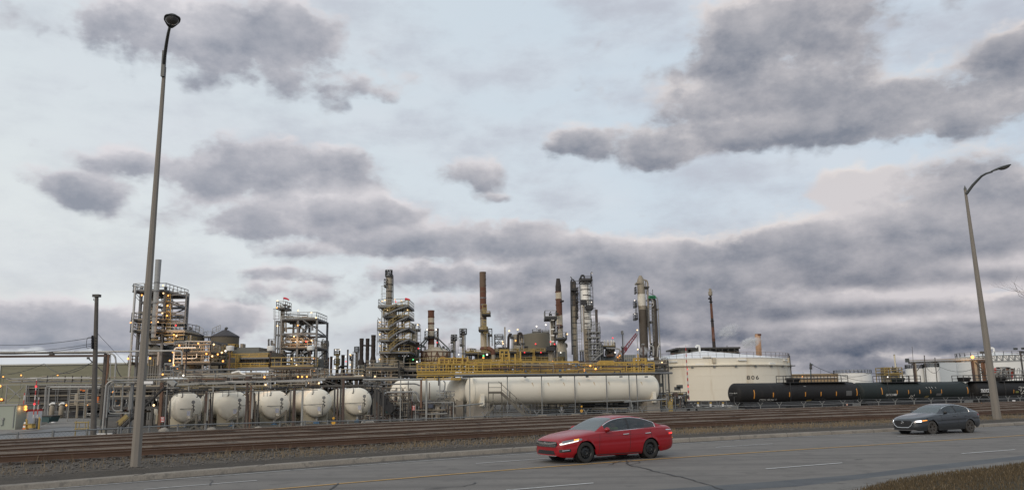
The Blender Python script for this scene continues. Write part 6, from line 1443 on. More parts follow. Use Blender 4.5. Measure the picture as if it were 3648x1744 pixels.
for x, y1, y0 in ((152, 355, 312), (150, 470, 422), (160, 600, 470)): ladder(r, yellow_d, q(x, y1, -2.6), q(x, y0, -2.6), 11 * q.m, cage=True, r=.025); rail(r, yellow_d, [q(x - 14, y0 + 20, -2.8), q(x + 14, y0 + 20, -2.8)], 1.2, .9, .06)
q8 = VW('Z8', 148); pipe(r, rustband, [q8(1215, 740, 3), q8(1340, 735, 1), q8(1395, 770, 1), q8(1400, 830, 1)], 40 * q8.m, 'elbow_duct', 2.2); vcol(r, q8, 1402, 815, 1000, 32, insul, 'drop_duct', d=1, dome=False)
r = T('distillation_column', 'small pale column with hooked pipes tucked against the tallest rust stack', 'column', q8.at(1340, 690)); vcol(r, q8, 1330, 470, None, 22, insul, 'shell', d=4, zbot='g'); qpipe(r, q8, steel, [(1320, 480, 3), (1322, 418, 3), (1365, 416, 3), (1380, 430, 3), (1382, 690, 3)], 7, rad=.5); deck(r, q8, 1305, 1385, 520, 2, steel_d, steel_l, 2); ladder(r, steel_l, q8(1362, 690, 2), q8(1362, 540, 2), .8); qpipe(r, q8, steel_l, [(1315, 455, 3), (1360, 458, 3)], 6)
q = VW('Z8', 150); r = T('heater_house', 'railed heater house with a green lamp under the tallest rust stack', 'heater house', q.at(1180, 980))
X, Y0, Zs = steel_frame(r, q, [960, 1020, 1110, 1370], 810, None, [818, 975], 6, steel_d, .4, ym=900); qbox(r, q, 1120, 1360, 812, 960, 5, M('dark_heater_casing', (.07, .07, .068), .7, 0, .3, .8, stain=(.12, .10, .07), stain_amt=.5, streak=True), 'casing', .6)
deck(r, q, 940, 1365, 812, 5, steel_d, yellow_d, -1, rh=40 * q.m); deck(r, q, 1010, 1480, 975, 5, steel_d, yellow_d, -1, rh=40 * q.m); jumble(r, q, 960, 730, 1160, 800, 3, 14, [steel_d, insul, yellow_d], (3, 6), .4, 4, 71); jumble(r, q, 1010, 830, 1370, 970, 3, 22, [steel_d, insul, yellow_d], (2, 5), .4, 5, 72)
ladder(r, yellow_d, q(1200, 970, -1.5), q(1200, 760, -1.5), 1.0); lamps(r, q, [(1243, 850, e_green, -2), (1300, 830, e_white, -2), (1242, 880, e_orange, 0)], .42); upright(r, q, steel_l, 990, 680, 740, 2, 'lamp_pole')
q = VW('Z9', 200); r = T('steel_scaffold', 'open dark steel frame with a square post behind the heater house', 'scaffold', q.at(70, 650))
X, Y0, Zs = steel_frame(r, q, [8, 132], 452, None, [455, 495, 570, 645], 6, steel_d, .35, ym=560, braces=[(0, 0, 1, 3, 0), (0, 3, 1, 1, 0), (1, 0, 0, 2, 1)]); upright(r, q, insul, 160, 345, None, 10, 'post', 1, ym=500); qbeam(r, q, steel, (40, 455), (185, 610), 6, 'brace'); qbox(r, q, 60, 190, 640, 680, 4, brownp, 'base_plant', 1); lamps(r, q, [(125, 555), (132, 587)], .42)
q = VW('Z9', 178); r = T('olive_tank', 'broad olive brown tank with roof railings behind the cooler bank', 'tank', q.at(640, 660))
p = q(640, 550); R_ = 205 * q.m; zt = q(640, 438).z; MB().lathe((p.x, p.y + R_, ZP), [(R_, 0), (R_, zt - ZP), (.01, zt - ZP + .6)], 44).build('shell', M('olive_brown_tank', (.155, .14, .105), .65, 0, .06, .3), r)
for x0, x1, y in ((560, 655, 425), (660, 690, 420), (700, 812, 432)): deck(r, q, x0, x1, y, 3, steel_d, steel_l, R_ * .4, rh=38 * q.m)
qbox(r, q, 705, 800, 405, 435, 3, steel_d, 'roof_unit', R_ * .5)
for x, y in ((622, 335), (757, 313)): upright(r, q, steel_l, x, y, 400, 2.5, 'lamp_pole', R_ * .4); lamp(r, q(x, y, R_ * .4), e_white, .38)
lamps(r, q, [(608, 592, e_red, -.5)], .35); qbox(r, q, 285, 430, 448, 660, 6, insul, 'side_house', 3)
q = VW('Z9', 168)
r = T('duct_pair', 'pair of black hooked flue ducts with valves before the olive tank', 'ducts', q.at(280, 680))
for x, y, x1 in ((208, 445, 250), (345, 428, 395)): pipe(r, soot, [q(x, 690 if x < 300 else 610, 0), q(x + 4, y + 40, 0), q(x + 22, y + 8, 0), q(x1, y + 8, 0), q(x1 + 8, y + 60, 0)], 19 * q.m, 'flue_duct', 2.2)
for x in (262, 280, 385, 425): qpipe(r, q, insul_d if x % 2 else steel_l, [(x, 690, -.5), (x, 455, -.5)], 7)
for x, y in ((262, 500), (400, 490), (320, 590), (425, 590), (370, 595)): qbox(r, q, x - 28, x + 30, y - 14, y + 12, 1.4, steel_d, 'valve_body', -1.2)
qpipe(r, q, pipe_l, [(330, 630, -2), (400, 632, -2), (392, 590, -2), (380, 540, -2)], 5)
for x, y in ((222, 402), (345, 383)): upright(r, q, steel_l, x, y, 470, 2.5, 'lamp_pole', 0); lamp(r, q(x, y, 0), e_warm, .38)
lamps(r, q, [(315, 543, e_orange, -1.5)], .35); qbox(r, q, 440, 500, 625, 690, 2, steel_d, 'pump', 0); qbox(r, q, 20, 60, 665, 700, 2, insul, 'drum', 0)
q = VW('Z9', 160); r = T('air_cooler', 'long grey green air cooler bank on legs with yellow railings', 'air cooler', q.at(500, 890))
qbox(r, q, 0, 1040, 712, 792, 9, greyg, 'plenum', 0); mb = MB()
for k in range(15): p = q(20 + k * 72, 752, -.08); mb.box((p.x, p.y, p.z), (.14, .2, 78 * q.m))
mb.build('plenum_ribs', steel, r, smooth=False)
deck(r, q, -10, 800, 712, 3, steel_d, yellow_d, -1.2, rh=38 * q.m, rr=.06); deck(r, q, 0, 1040, 850, 8, steel_d, yellow_d, -1, rh=52 * q.m, rr=.05); qbox(r, q, 380, 1040, 850, 900, 8, MATS['dark_casing'], 'fan_void', .5)  # fan_void is a solid dark box standing in for shade under the plenum
for x in range(10, 1050, 104): upright(r, q, steel, x, 795, None, 6, 'leg', .2, ym=860)
for k in range(9):
 p = q(440 + 68 * k, 800, 3); MB().lathe((p.x, p.y, p.z - 1.5), [(1.3, 0), (1.1, .9), (1.25, 1.5)], 14).build('fan_ring', steel_d, r)
for x in (345, 580): ladder(r, yellow, q(x, 890, -1.4), q(x, 672, -1.4), 20 * q.m, cage=True)
qbox(r, q, 560, 612, 770, 850, .15, yellow, 'ladder_gate', -1.6); upright(r, q, steel_l, 378, 640, 900, 5, 'riser', -2, square=False); qbox(r, q, 530, 600, 672, 712, .15, yellow_d, 'stair_gate', -1.4)
lamps(r, q, [(210, 718, e_white, -1.5), (447, 716, e_red, -1.5), (686, 716, e_red, -1.5), (975, 718, e_white, -1.5)], .3); jumble(r, q, 600, 655, 780, 700, 3, 12, [steel_d, insul], (3, 6), .5, 4, 81)
q = VW('Z9', 152); r = T('crown_column', 'brown column with a broad dark crown platform and thick lower shell', 'column', q.at(850, 890))
vcol(r, q, 857, 212, 610, 37, insul, 'shell'); vcol(r, q, 846, 690, None, 46, insul, 'lower_shell', dome=False); deck(r, q, 742, 922, 212, 5, blackp, steel_l, -2.2, t=.5); deck(r, q, 868, 940, 432, 3, blackp, steel_l, -1.6); deck(r, q, 770, 890, 658, 5, blackp, None, -2, t=.8)
for a, b in (((742, 215), (818, 270)), ((820, 215), (820, 260))): qbeam(r, q, blackp, a, b, 6, 'bracket', -1)
qpipe(r, q, blackp, [(805, 210, -.5), (810, 140, -.5), (835, 120, -.5)], 6, rad=1.0); pipe(r, blackp, [q(815, 205, 0), q(818, 158, 0), q(838, 158, 0), q(840, 205, 0)], 9 * q.m, 'overhead_loop', .5)
for x, m_ in ((822, silver), (880, insul_d), (893, steel_d)): qpipe(r, q, m_, [(x, 225, -1.2), (x + 4, 610, -1.2)], 7)
ladder(r, steel_l, q(910, 430, -1), q(908, 220, -1), 1.0, cage=True); ladder(r, steel_l, q(928, 500, -1), q(928, 380, -1), 1.0)
for y in (240, 375, 465, 555): qbox(r, q, 838, 880, y - 8, y + 10, .3, silver, 'bright_nozzle', -2.0)
jumble(r, q, 800, 580, 905, 660, 3, 12, [steel_d, insul_d, brownp], (4, 9), .4, 6, 82); qpipe(r, q, steel_d, [(900, 640, -1), (905, 890, -1)], 10); qpipe(r, q, insul, [(922, 640, -1), (924, 890, -1)], 9)
lamps(r, q, [(827, 560, e_red, -2), (885, 595, e_red, -2), (858, 848, e_orange, -2.5)], .3)
q = VW('C5', 162); r = T('cone_stack', 'rust streaked cream stack with a dark narrowed top on a conical base', 'stack', q.at(680, 650))
ss = ((140, 198, 673.5, soot, 21, 13), (198, 250, 676, cream, 22, None), (250, 362, 679, rustband, 22.5, None), (362, 432, 682, cream, 22.5, None), (432, 455, 684, rustband, 22.5, None), (455, 535, 685, cream, 22.5, None))
for y0, y1, x, m_, hw, h1 in ss:
 vcol(r, q, x, y0, y1, hw, m_, 'section', dome=False) if not h1 else vcol(r, q, x, y0 + 18, y1, hw, m_, 'top_section', dome=False)
p = q(673.5, 158); MB().lathe((p.x, p.y, p.z), [(21 * q.m, 0), (13 * q.m, 1.6), (.01, 1.6)], 20).build('narrowed_top', soot, r)
for y in (198, 250, 290, 362, 432, 455): p = q(671 + (y - 140) * .035, y); MB().lathe(p, [(22 * q.m, -.1), (23.4 * q.m, -.1), (23.4 * q.m, .1), (22 * q.m, .1)], 20).build('band', rustband, r)
p = q(697, 640); zt = q(690, 530).z; MB().lathe((p.x, p.y, ZP), [(40 * q.m, 0), (40 * q.m, q(697, 618).z - ZP), (23 * q.m, zt - ZP)], 24).build('cone_base', cream, r)
deck(r, q, 655, 735, 528, 4, steel_d, steel_l, -2.5); qbeam(r, q, steel_d, (735, 530), (705, 560), 6, 'bracket', -1)
for x, y in ((652, 345), (684, 438), (690, 255)): qbox(r, q, x, x + 24, y, y + 7, 2, blackp, 'gallery', -3)
qbox(r, q, 705, 716, 512, 528, 1, blackp, 'cabinet', -2); upright(r, q, steel_l, 735, 498, 528, 1.2, 'lamp_pole', -2); lamps(r, q, [(736, 495, e_warm, -2)], .38); jumble(r, q, 665, 560, 735, 618, 4, 18, [soot, insul, rusty, steel], (2, 5), .5, 8, 83)
q = VW('C5', 166); r = T('ringed_column', 'slim dark ringed column with a black pipe hooked over its top', 'column', q.at(790, 650))
vcol(r, q, 786, 120, 400, 17.5, insul_d, 'upper_shell'); vcol(r, q, 791, 300, None, 18.2, insul, 'lower_shell', dome=False, zbot='g'); ax = q(786, 300)
for y in (138, 180, 218, 255, 292, 332, 374, 416, 456, 498, 540, 580): p = q(783.5 + (y - 120) * .02, y); MB().lathe(p, [(17.6 * q.m, -.08), (18.7 * q.m, -.08), (18.7 * q.m, .08), (17.6 * q.m, .08)], 20).build('band', blackp, r)
qpipe(r, q, blackp, [(786, 125, -1), (783, 110, -1), (768, 108, -1), (762, 125, -1), (764, 300, -1), (772, 640, -1)], 4.6, rad=1.2); deck(r, q, 768, 806, 178, 3, blackp, None, -2.0, t=.5)
for y in (210, 268, 325, 380): deck(r, q, 804, 818, y, 2, blackp, steel_d, -1.5)
ladder(r, steel_d, q(812, 420, -1.5), q(806, 120, -1.5), .9, cage=True); ladder(r, steel_l, q(822, 640, -1.5), q(818, 420, -1.5), 1.0, cage=True); MB().tube(rounded([q(770, 120), q(768, 95), q(758, 92)], .4), .1, 5).build('davit', steel_d, r)
q = VW('Z10', 160); r = T('silver_column', 'broad bright silver column with black bands and a black looped top pipe', 'column', q.at(110, 1090))
vcol(r, q, 88, 142, 455, 63, silver, 'upper_shell'); vcol(r, q, 117, 440, 725, 45, silver, 'middle_shell', dome=False, d=.5); vcol(r, q, 122, 722, None, 45, insul, 'lower_shell', dome=False, d=.5); vcol(r, q, 46, 450, 760, 9, silver, 'side_duct', d=-.5, dome=False)
for y in (178, 246, 316, 380): p = q(82 + (y - 140) * .055, y); MB().lathe(p, [(63 * q.m, -.09), (65 * q.m, -.09), (65 * q.m, .09), (63 * q.m, .09)], 24).build('band', blackp, r)
for y in (516, 582, 655, 722, 790, 880, 965): p = q(114 + (y - 500) * .022, y); MB().lathe((p.x, p.y + .5, p.z), [(45 * q.m, -.08), (47 * q.m, -.08), (47 * q.m, .08), (45 * q.m, .08)], 22).build('band', blackp, r)
deck(r, q, 28, 174, 124, 5, blackp, steel_d, -2.6, rh=45 * q.m * .8); pipe(r, blackp, [q(32, 138, -1), q(34, 68, -1), q(72, 68, -1), q(74, 138, -1)], 10 * q.m, 'overhead_loop', 1.2); qpipe(r, q, blackp, [(158, 205, -2), (155, 40, -2), (165, 30, -2), (170, 45, -2)], 6, rad=.5)
qpipe(r, q, blackp, [(22, 110, -1), (28, 480, -1), (38, 760, -1)], 4); qpipe(r, q, insul, [(64, 400, -2.5), (70, 730, -2.5), (82, 1090, -2.5)], 9); MB().box(q(63, 398, -2.5), (1.0, .8, 1.0)).build('duct_hood', blackp, r, smooth=False)
deck(r, q, 100, 186, 460, 4, blackp, steel_d, -2.8, t=.6);
for k in range(4): qbeam(r, q, blackp, (110 + 20 * k, 462), (112 + 20 * k, 485), 5, 'hanger', -2.8)
ladder(r, steel_d, q(152, 440, -2), q(140, 130, -2), .9, cage=True); ladder(r, steel_l, q(183, 720, -1.5), q(178, 470, -1.5), .9, cage=True); rail(r, steel_d, [q(75, 700, -2.3), q(165, 700, -2.3)], 1.6, 1.3, .06); rail(r, steel_d, [q(75, 1020, -2.3), q(165, 1015, -2.3)], 1.6, 1.3, .06); lamps(r, q, [(168, 42, e_white, -2), (162, 395, e_white, -2)], .22)
stack('slim crimson brown wrinkled stack behind the scaffold stair', 'Z10', 175, 224, 488, 17.5, brownp, 870)
q = VW('Z10', 156); r = T('scaffold_tower', 'grey lattice scaffold tower wrapped round the foot of the silver column', 'scaffold', q.at(180, 1150))
X, Y0, Zs = steel_frame(r, q, [130, 178, 222, 268], 640, None, [650, 760, 830, 900, 970, 1040, 1110], 4, steel_l, .14, ym=950, braces=[(0, 1, 1, 2, 0), (1, 2, 2, 1, 0), (0, 3, 1, 2, 0), (1, 3, 2, 4, 0), (2, 4, 3, 3, 0), (0, 5, 1, 4, 0), (1, 5, 2, 6, 0), (0, 6, 1, 5, 1), (2, 6, 3, 5, 0), (2, 2, 3, 3, 1), (0, 4, 1, 3, 1), (1, 4, 2, 5, 1), (2, 5, 3, 6, 0)])
for y in (770, 830, 905, 975, 1045): deck(r, q, 120 if y < 850 else 150, 275, y, 3, steel_d, steel_l, 0, t=.12, rr=.03)
jumble(r, q, 130, 860, 320, 1140, 4, 40, [steel_l, steel, steel_d], (1.5, 4), .4, 6, 84); stair(r, steel_l, q(180, 1110, -.5), q(300, 1010, -.5), 1, steel_l)
q = VW('Z10', 164); r = T('exchanger_module', 'exchanger module with silver vessels, yellow railings and a pale elbow pipe', 'process module', q.at(400, 1100))
X, Y0, Zs = steel_frame(r, q, [285, 345, 440], 935, None, [940, 1060], 6, steel_d, .4, ym=1020); deck(r, q, 280, 458, 940, 6, steel_d, yellow_d, -1, rh=44 * q.m)
for x, hw in ((322, 9), (360, 12), (404, 10), (430, 9)): vcol(r, q, x, 856, 935, hw, silver, 'vessel', d=1)
qpipe(r, q, pipe_l, [(340, 955, -1), (480, 960, -1), (508, 970, -1), (510, 1030, -1)], 9, rad=1.0); jumble(r, q, 330, 970, 460, 1060, 4, 24, [steel_d, insul, rusty, steel_l], (3, 8), .5, 8, 85); qbox(r, q, 328, 470, 1060, 1122, 5, M('blue_grey_casing', (.13, .15, .155), .6, .1, .2, .8), 'casing', -.5); MB().tube([q(345, 1050, -1), q(430, 1045, -1)], 16 * q.m, 12).build('rusty_exchanger', rusty, r)
upright(r, q, steel_l, 424, 838, 935, 2, 'lamp_pole', 0); lamps(r, q, [(420, 832, e_red), (450, 1008, e_white), (508, 1048, e_orange), (482, 1068, e_orange)], .34); stair(r, yellow_d, q(480, 1110, -1), q(520, 1045, -1), 1, yellow_d)
q = VW('Z10', 158); r = T('condenser_box', 'square grey condenser box on a yellow base', 'condenser', q.at(635, 1130)); qbox(r, q, 558, 702, 1036, 1118, 6, M('pale_blue_grey_sheet', (.24, .26, .25), .6, .1, .12, .6, stain=(.16, .15, .12), stain_amt=.5, streak=True), 'casing', 0); qbox(r, q, 558, 702, 1110, 1124, 6.2, yellow_d, 'base_frame', -.1); qbox(r, q, 560, 700, 1124, 1150, 5, MATS['dark_casing'], 'support', .2, ground=True)
for k in range(6): p = q(575 + 24 * k, 1076, -.06); MB().box((p.x, p.y, p.z), (.1, .14, 80 * q.m)).build('rib', steel, r, smooth=False)
for i, (x, y0, y1, hw, lab) in enumerate(((30, 992, None, 8, 'first of two short black white-capped posts by the silver column'), (58, 990, None, 9, 'second of two short black white-capped posts by the silver column'), (542, 945, None, 12, 'tall black post with a stepped hood before the crane'), (795, 912, None, 11, 'brown black post with a pale box cap under the twin dark columns'))):
 q = VW('Z10', 112 if i == 3 else 125); r = T('vent_post', lab, 'post', q.at(x, 1180), 'dark vent posts'); upright(r, q, brownp if i == 3 else blackp, x, y0, None, hw, 'shaft', 0, square=False, ym=1050)
 qbox(r, q, x - hw - 2, x + hw + 2, y0 - 14, y0 + 4, .9, steel_l if i != 2 else steel, 'cap', -.4)
 if i == 2: upright(r, q, steel_d, 540, 760, 945, 6, 'upper_shaft', 0, square=False); qbox(r, q, 528, 550, 742, 785, .8, steel, 'hood', -.3); upright(r, q, steel_l, 558, 770, 1030, 2.5, 'conduit', 0)
q = VW('Z10', 176); r = T('crane', 'crimson lattice boom crane reaching up beside the twin dark columns', 'crane', q.at(430, 1150))
A, B = q(432, 1150), q(714, 780); mb = MB(); ax = (B - A).normalized(); sx = V3((0, 1, 0)); sy = ax.cross(sx).normalized(); L = (B - A).length
ch = [(-.6, -.6), (.6, -.6), (.6, .6), (-.6, .6)]
for i, j in ch: MB().beam(A + sx * i * .8 + sy * j * .8, B + sx * i * .4 + sy * j * .35, .15).build('boom_chord', magenta, r, smooth=False)
for k in range(15):
 s0, s1 = k / 15, (k + 1) / 15; w0, w1 = .8 - .42 * s0, .8 - .42 * s1
 for (i, j), (i2, j2) in zip(ch, ch[1:] + ch[:1]): mb.beam(A + ax * L * s0 + sx * i * w0 + sy * j * w0, A + ax * L * s1 + sx * i2 * w1 + sy * j2 * w1, .08)
mb.build('lacing', magenta, r, smooth=False); MB().box(q(570, 968, 0), (.8, .8, .8)).build('boom_joint', magenta, r, smooth=False); MB().box(A + V3((-1.0, 0, -3.2)), (4, 3, 2.0)).build('crane_house', magenta, r, smooth=False); MB().box((A.x - 1, A.y, ZP + 1), (8, 3.2, 1.4)).build('carrier', blackp, r, smooth=False)
qpipe(r, q, blackp, [(714, 780, .1), (560, 960, 1.2), (432, 1140, 2)], .8, 'boom_cable')
q = VW('Z10', 174); r = T('twin_column', 'larger of two dark sooty columns, with a pale band near its top', 'column', q.at(800, 1100))
for y0, y1, x, m_, hw in ((175, 305, 766, insul, 48), (300, 445, 773, M('chalky_band', (.66, .62, .54), .7, 0, .08, .8, stain=(.3, .26, .2), stain_amt=.4, streak=True), 50), (440, 492, 780, insul, 50), (488, 1000, 795, insul_d, 52)): vcol(r, q, x, y0, y1, hw, m_, 'section', dome=False)
vcol(r, q, 805, 960, None, 50, insul_d, 'skirt', dome=False, zbot='g'); p = q(762, 182); MB().lathe(p, [(48 * q.m, 0), (40 * q.m, 1.2), (15 * q.m, 2), (.01, 2)], 24).build('dome', insul, r); qbox(r, q, 713, 782, 148, 168, 3, insul, 'top_platform', -1)
qpipe(r, q, insul, [(765, 160, 0), (785, 122, 0), (835, 130, 0), (848, 165, 0), (850, 400, 0), (880, 900, 0)], 10, rad=1.4); qpipe(r, q, insul, [(820, 130, 1), (830, 300, 1)], 6); qpipe(r, q, steel_d, [(835, 440, -1), (850, 700, -1)], 8); deck(r, q, 812, 868, 210, 3, steel_d, None, -1)
ladder(r, steel_d, q(704, 600, -1), q(704, 415, -1), 16 * q.m, cage=True); deck(r, q, 692, 730, 600, 3, blackp, steel_d, -1.5); deck(r, q, 692, 722, 445, 3, blackp, steel_d, -1.5); deck(r, q, 698, 716, 280, 2, steel_d, steel_d, -1)
lamps(r, q, [(690, 375, e_white, -1), (693, 536, e_white, -1), (720, 735, e_warm, -2), (725, 970, e_warm, -2)], .34); upright(r, q, steel_l, 721, 740, 1040, 3, 'lamp_pole', -2)
r = T('twin_column', 'smaller dark sooty column with a green railed head gear', 'column', q.at(940, 1100)); vcol(r, q, 925, 362, 480, 30, insul_d, 'top_section'); vcol(r, q, 938, 430, None, 33, insul_d, 'shell', dome=False, zbot='g')
rail(r, greenp, [q(862, 350, -1), q(942, 350, -1)], 28 * q.m, 1.0, .12, extra=3); qbox(r, q, 862, 942, 348, 358, 4, steel_d, 'head_deck', -1); upright(r, q, steel_d, 908, 240, 320, 3, 'mast', 0); qpipe(r, q, steel_d, [(870, 285, 0), (940, 318, 0)], 3)
qpipe(r, q, steel_l, [(940, 335, -1), (962, 340, -1), (970, 380, -1), (985, 700, -1), (1005, 1080, -1)], 7, rad=.8); qpipe(r, q, pipe_l, [(865, 415, -1), (910, 412, -1), (910, 372, -1), (890, 365, -1)], 8, rad=.6); qpipe(r, q, pipe_l, [(865, 455, -1), (905, 450, -1), (920, 430, -1), (918, 395, -1)], 6, rad=.6); qpipe(r, q, insul, [(856, 360, 1), (862, 700, 1), (880, 890, 1)], 10)
ladder(r, steel_l, q(896, 870, -1), q(882, 480, -1), 1.0, cage=True); qbox(r, q, 875, 905, 625, 655, 1, blackp, 'nozzle', -1); deck(r, q, 955, 985, 480, 2, steel_d, None, -1)
qpipe(r, q, pipe_l, [(868, 925, -2), (908, 928, -2), (918, 960, -2), (916, 1045, -2)], 11, rad=.8); qpipe(r, q, pipe_l, [(995, 905, -2), (970, 950, -2), (965, 1060, -2)], 9, rad=.8); qpipe(r, q, steel_l, [(845, 980, -2), (900, 985, -2)], 8); jumble(r, q, 860, 880, 1000, 1080, 4, 14, [steel_l, pipe_l, steel_d], (3, 7), .35, 6, 86)
# ------------------------------------------------------------------ white pressure vessels
def bullet(root, A, B, R, mat, dome=.5, name='shell', n=40):
 ax = (B - A); L = ax.length; pr = [(R * sin(pi / 2 * i / 9), R * dome * (1 - cos(pi / 2 * i / 9))) for i in range(10)]; pr[0] = (1e-3, 0)
 pr += [(R, L * f) for f in (.3, .6)] + [(R * cos(pi / 2 * i / 9), L - R * dome + R * dome * sin(pi / 2 * i / 9)) for i in range(10)]; pr[-1] = (1e-3, L)
 return MB().lathe(A, pr, n, ax).build(name, mat, root)
SRC = 'S'
wl = ['white pressure vessel with a gauge tree, nearest the inclined stair', 'second white pressure vessel in the row, behind a brown pipe post', 'middle white pressure vessel of the row of five', 'fourth white pressure vessel in the row, next to the last one', 'last and smallest looking white pressure vessel of the row of five']
nozz = []
for i, (x, y, D, ry) in enumerate(((673, 1449.8, 94, 53.5), (838, 1443, 95.5, 52.5), (988, 1440, 98.5, 50.5), (1138, 1434, 100, 50), (1282, 1429, 103, 48.5))):
 q = VW('S', D); R = ry * q.m; c = q(x, y); A = V3((c.x, c.y - .3, c.z)); d = ray(x, y).normalized(); B = A + V3((d.x * 18 - 3.4, 17.5, 0))
 r = T('pressure_vessel', wl[i], 'pressure vessel', (c.x, c.y + 2, ZP), 'row of white pressure vessels'); bullet(r, A, B, R, white_t)
 for s in (.12, .82):
  p = A + (B - A) * s; MB().box((p.x, p.y, (p.z - R * .5 + ZP) / 2), (R * 1.75, .7, p.z - R * .5 - ZP)).build('saddle', M('cream_saddle', (.40, .37, .29), .7, 0, .12, 1.5) if (i, s) == (0, .12) else MATS['cream_saddle'], r, smooth=False)
 q = VW('S', D - .75); gx = x + 16
 g = MB().tube([q(gx, y - 18), q(gx, y + 18)], .045, 6).build('gauge_tree', steel_d, r); MB().lathe(q(gx, y - 19, -.08), [(.01, -.05), (.20, -.05), (.20, .05), (.01, .05)], 12, (0, 1, 0)).build('gauge', steel, g)
 for dx, dy in ((-5, -7), (5, -3), (5, 8), (3, 11), (-4, 4)): MB().cyl(q(gx, y + dy, -.05), q(gx + dx, y + dy, -.05), .06, n=7).build('gauge_valve', steel_d, g)
 MB().tube([q(gx - 5, y + 5), q(gx - 5, y + 44)], .04, 6).build('drain_pipe', steel_d, r); MB().tube([q(x - 58, y + 7, .3), q(gx, y + 4, -.1)] if i != 1 else [q(gx, y + 1, 0), q(x + 60, y - 1, .3)], .03, 5).build('level_rod', steel_d, r)
 MB().box(q(x - 1, y + 21, .05), (.38, .05, .52)).build('placard', M('blue_grey_placard', (.42, .43, .50), .6, 0, .15, 9) if i == 0 else MATS['blue_grey_placard'], r, smooth=False); MB().box(q(x + 2, y + 35, .5), (.32, .25, .25)).build('nameplate', white_t, r, smooth=False)
 for dx in (-28, 26): MB().tube(rounded([q(x + dx + 5, y - ry - 6, .6), q(x + dx + 5, y - ry + 12 + abs(dx) * .2, .4), q(x + dx, y - ry + 12 + abs(dx) * .2, .3)], .1), .045, 5).build('drip_pipe', steel_d, r)
 p = A + (B - A) * .06 - V3((0, 0, R)); MB().tube([p + V3((0, 0, .3)), p - V3((0, 0, .55)), (p.x, p.y, ZP)], .19, 10).build('nozzle', pipe_l, r); mb = MB(); mb.cyl(p + V3((-.35, -.1, -.75)), p + V3((.35, -.1, -.75)), .2, n=10).ball(p + V3((0, -.1, -.75)), .3, 6); mb.build('blue_valve', bluev, r)
tstep = M('damp_grey_timber', (.15, .135, .11), .85, 0, .25, 3.0, stain=(.07, .06, .05), stain_amt=.5)
for i, (ox, oy) in enumerate(((0, 0), (148, -8), (320, -14))):
 q = VW('S', 88 + i * 2); r = T('timber_steps', ['grey timber steps in front of the first white vessel', 'grey timber steps in front of the second white vessel', 'grey timber steps in front of the middle white vessel'][i], 'steps', q.at(690 + ox, 1545), 'timber steps by the vessels')
 s = lambda x, y, d=0: q(560 + x / 4.107 + ox, 1280 + y / 4.107 + oy, d)
 for x, y0 in ((565, 790), (697, 780), (660, 960)): p = s(x, 1000); MB().beam((p.x, p.y, ZP), (p.x, p.y, s(x, y0).z), .17).build('post', tstep, r, smooth=False)
 for a, b in (((405, 935), (570, 815)), ((560, 985), (695, 1100)), ((430, 1072), (560, 1072)), ((640, 975), (690, 1060)), ((470, 1060), (560, 975))): MB().beam(s(*a), s(*b), .12, .2).build('brace', tstep, r, smooth=False)
 mb = MB()
 for k in range(4): mb.beam(s(405 + 35 * k, 1075 - 28 * k), s(445 + 35 * k, 1075 - 28 * k), .9, .08)
 mb.build('treads', tstep, r, smooth=False)
def warn_sign(lab, q, x, y, w, h, glyph):
 r = T('warning_sign', lab, 'sign', q(x, y + h)); MB().box(q(x, y), (w * q.m, .05, h * q.m)).build('board', red_p, r, smooth=False)
 for k, (a, b, yy) in enumerate(glyph): MB().box(q(x + (a + b) / 2 * w, y + yy * h, -.05), ((b - a) * w * q.m, .02, .10 * h * q.m)).build('white_text_line', signw, r, smooth=False)
 return r
warn_sign('red warning sign with white lines on the rusty corner post', VW('Z4', 87.5), 77, 873, 56, 76, ((-.4, .4, -.35), (-.3, .3, -.2), (-.35, .35, .02), (-.4, .4, .28), (-.25, .3, .38)))
warn_sign('red warning sign with white lines in front of the pipe jumble', VW('Z7', 90), 852, 800, 42, 70, ((-.35, .35, -.4), (-.2, .2, -.22), (-.2, -.05, 0), (-.2, .2, .1), (-.35, .35, .38)))
# ------------------------------------------------------------------ front pipe racks
q = VW('Z4', 90)
r = T('pipe_rack', 'long grey overhead pipe rack spanning the row of white vessels', 'pipe rack', q.at(700, 1080))
for d, dy in ((0, 0), (3.5, -6)):
 beam(r, 'beam', steel_l, q(270, 366 + dy, d), q(1660, 320 + dy, d), 22 * q.m * .7, 22 * q.m); beam(r, 'beam', steel_l, q(1660, 320 + dy, d), q(2460, 292 + dy, d), 20 * q.m * .7, 20 * q.m)
beam(r, 'beam', steel_l, q(170, 300, 0), q(270, 366, 0), .5); qpipe(r, q, pipe_l, [(-180, 290, 0), (140, 288, 0), (155, 310, 0), (150, 400, 0)], 9)
qpipe(r, q, blackp, [(160, 468, 1), (1055, 440, 1), (2400, 400, 1)], 9); qpipe(r, q, steel_d, [(140, 490, -.6), (700, 485, -.6), (1310, 462, -.6), (2350, 440, -.6)], 5); qpipe(r, q, pipe_l, [(90, 418, .5), (320, 412, .5)], 9); qpipe(r, q, steel_d, [(260, 520, 0), (330, 478, 0), (700, 470, 0), (1300, 458, 0), (1640, 455, 0)], 3)
for x, y in ((462, 375), (820, 385), (1140, 355), (1660, 335), (2180, 305)):
 MB().beam(q(x, y, .2), q(x, y + 85, .2), 16 * q.m).build('stand', steel_l, r, smooth=False); qbox(r, q, x - 70, x - 20, y + 42, y + 62, 1, insul, 'block', .3)
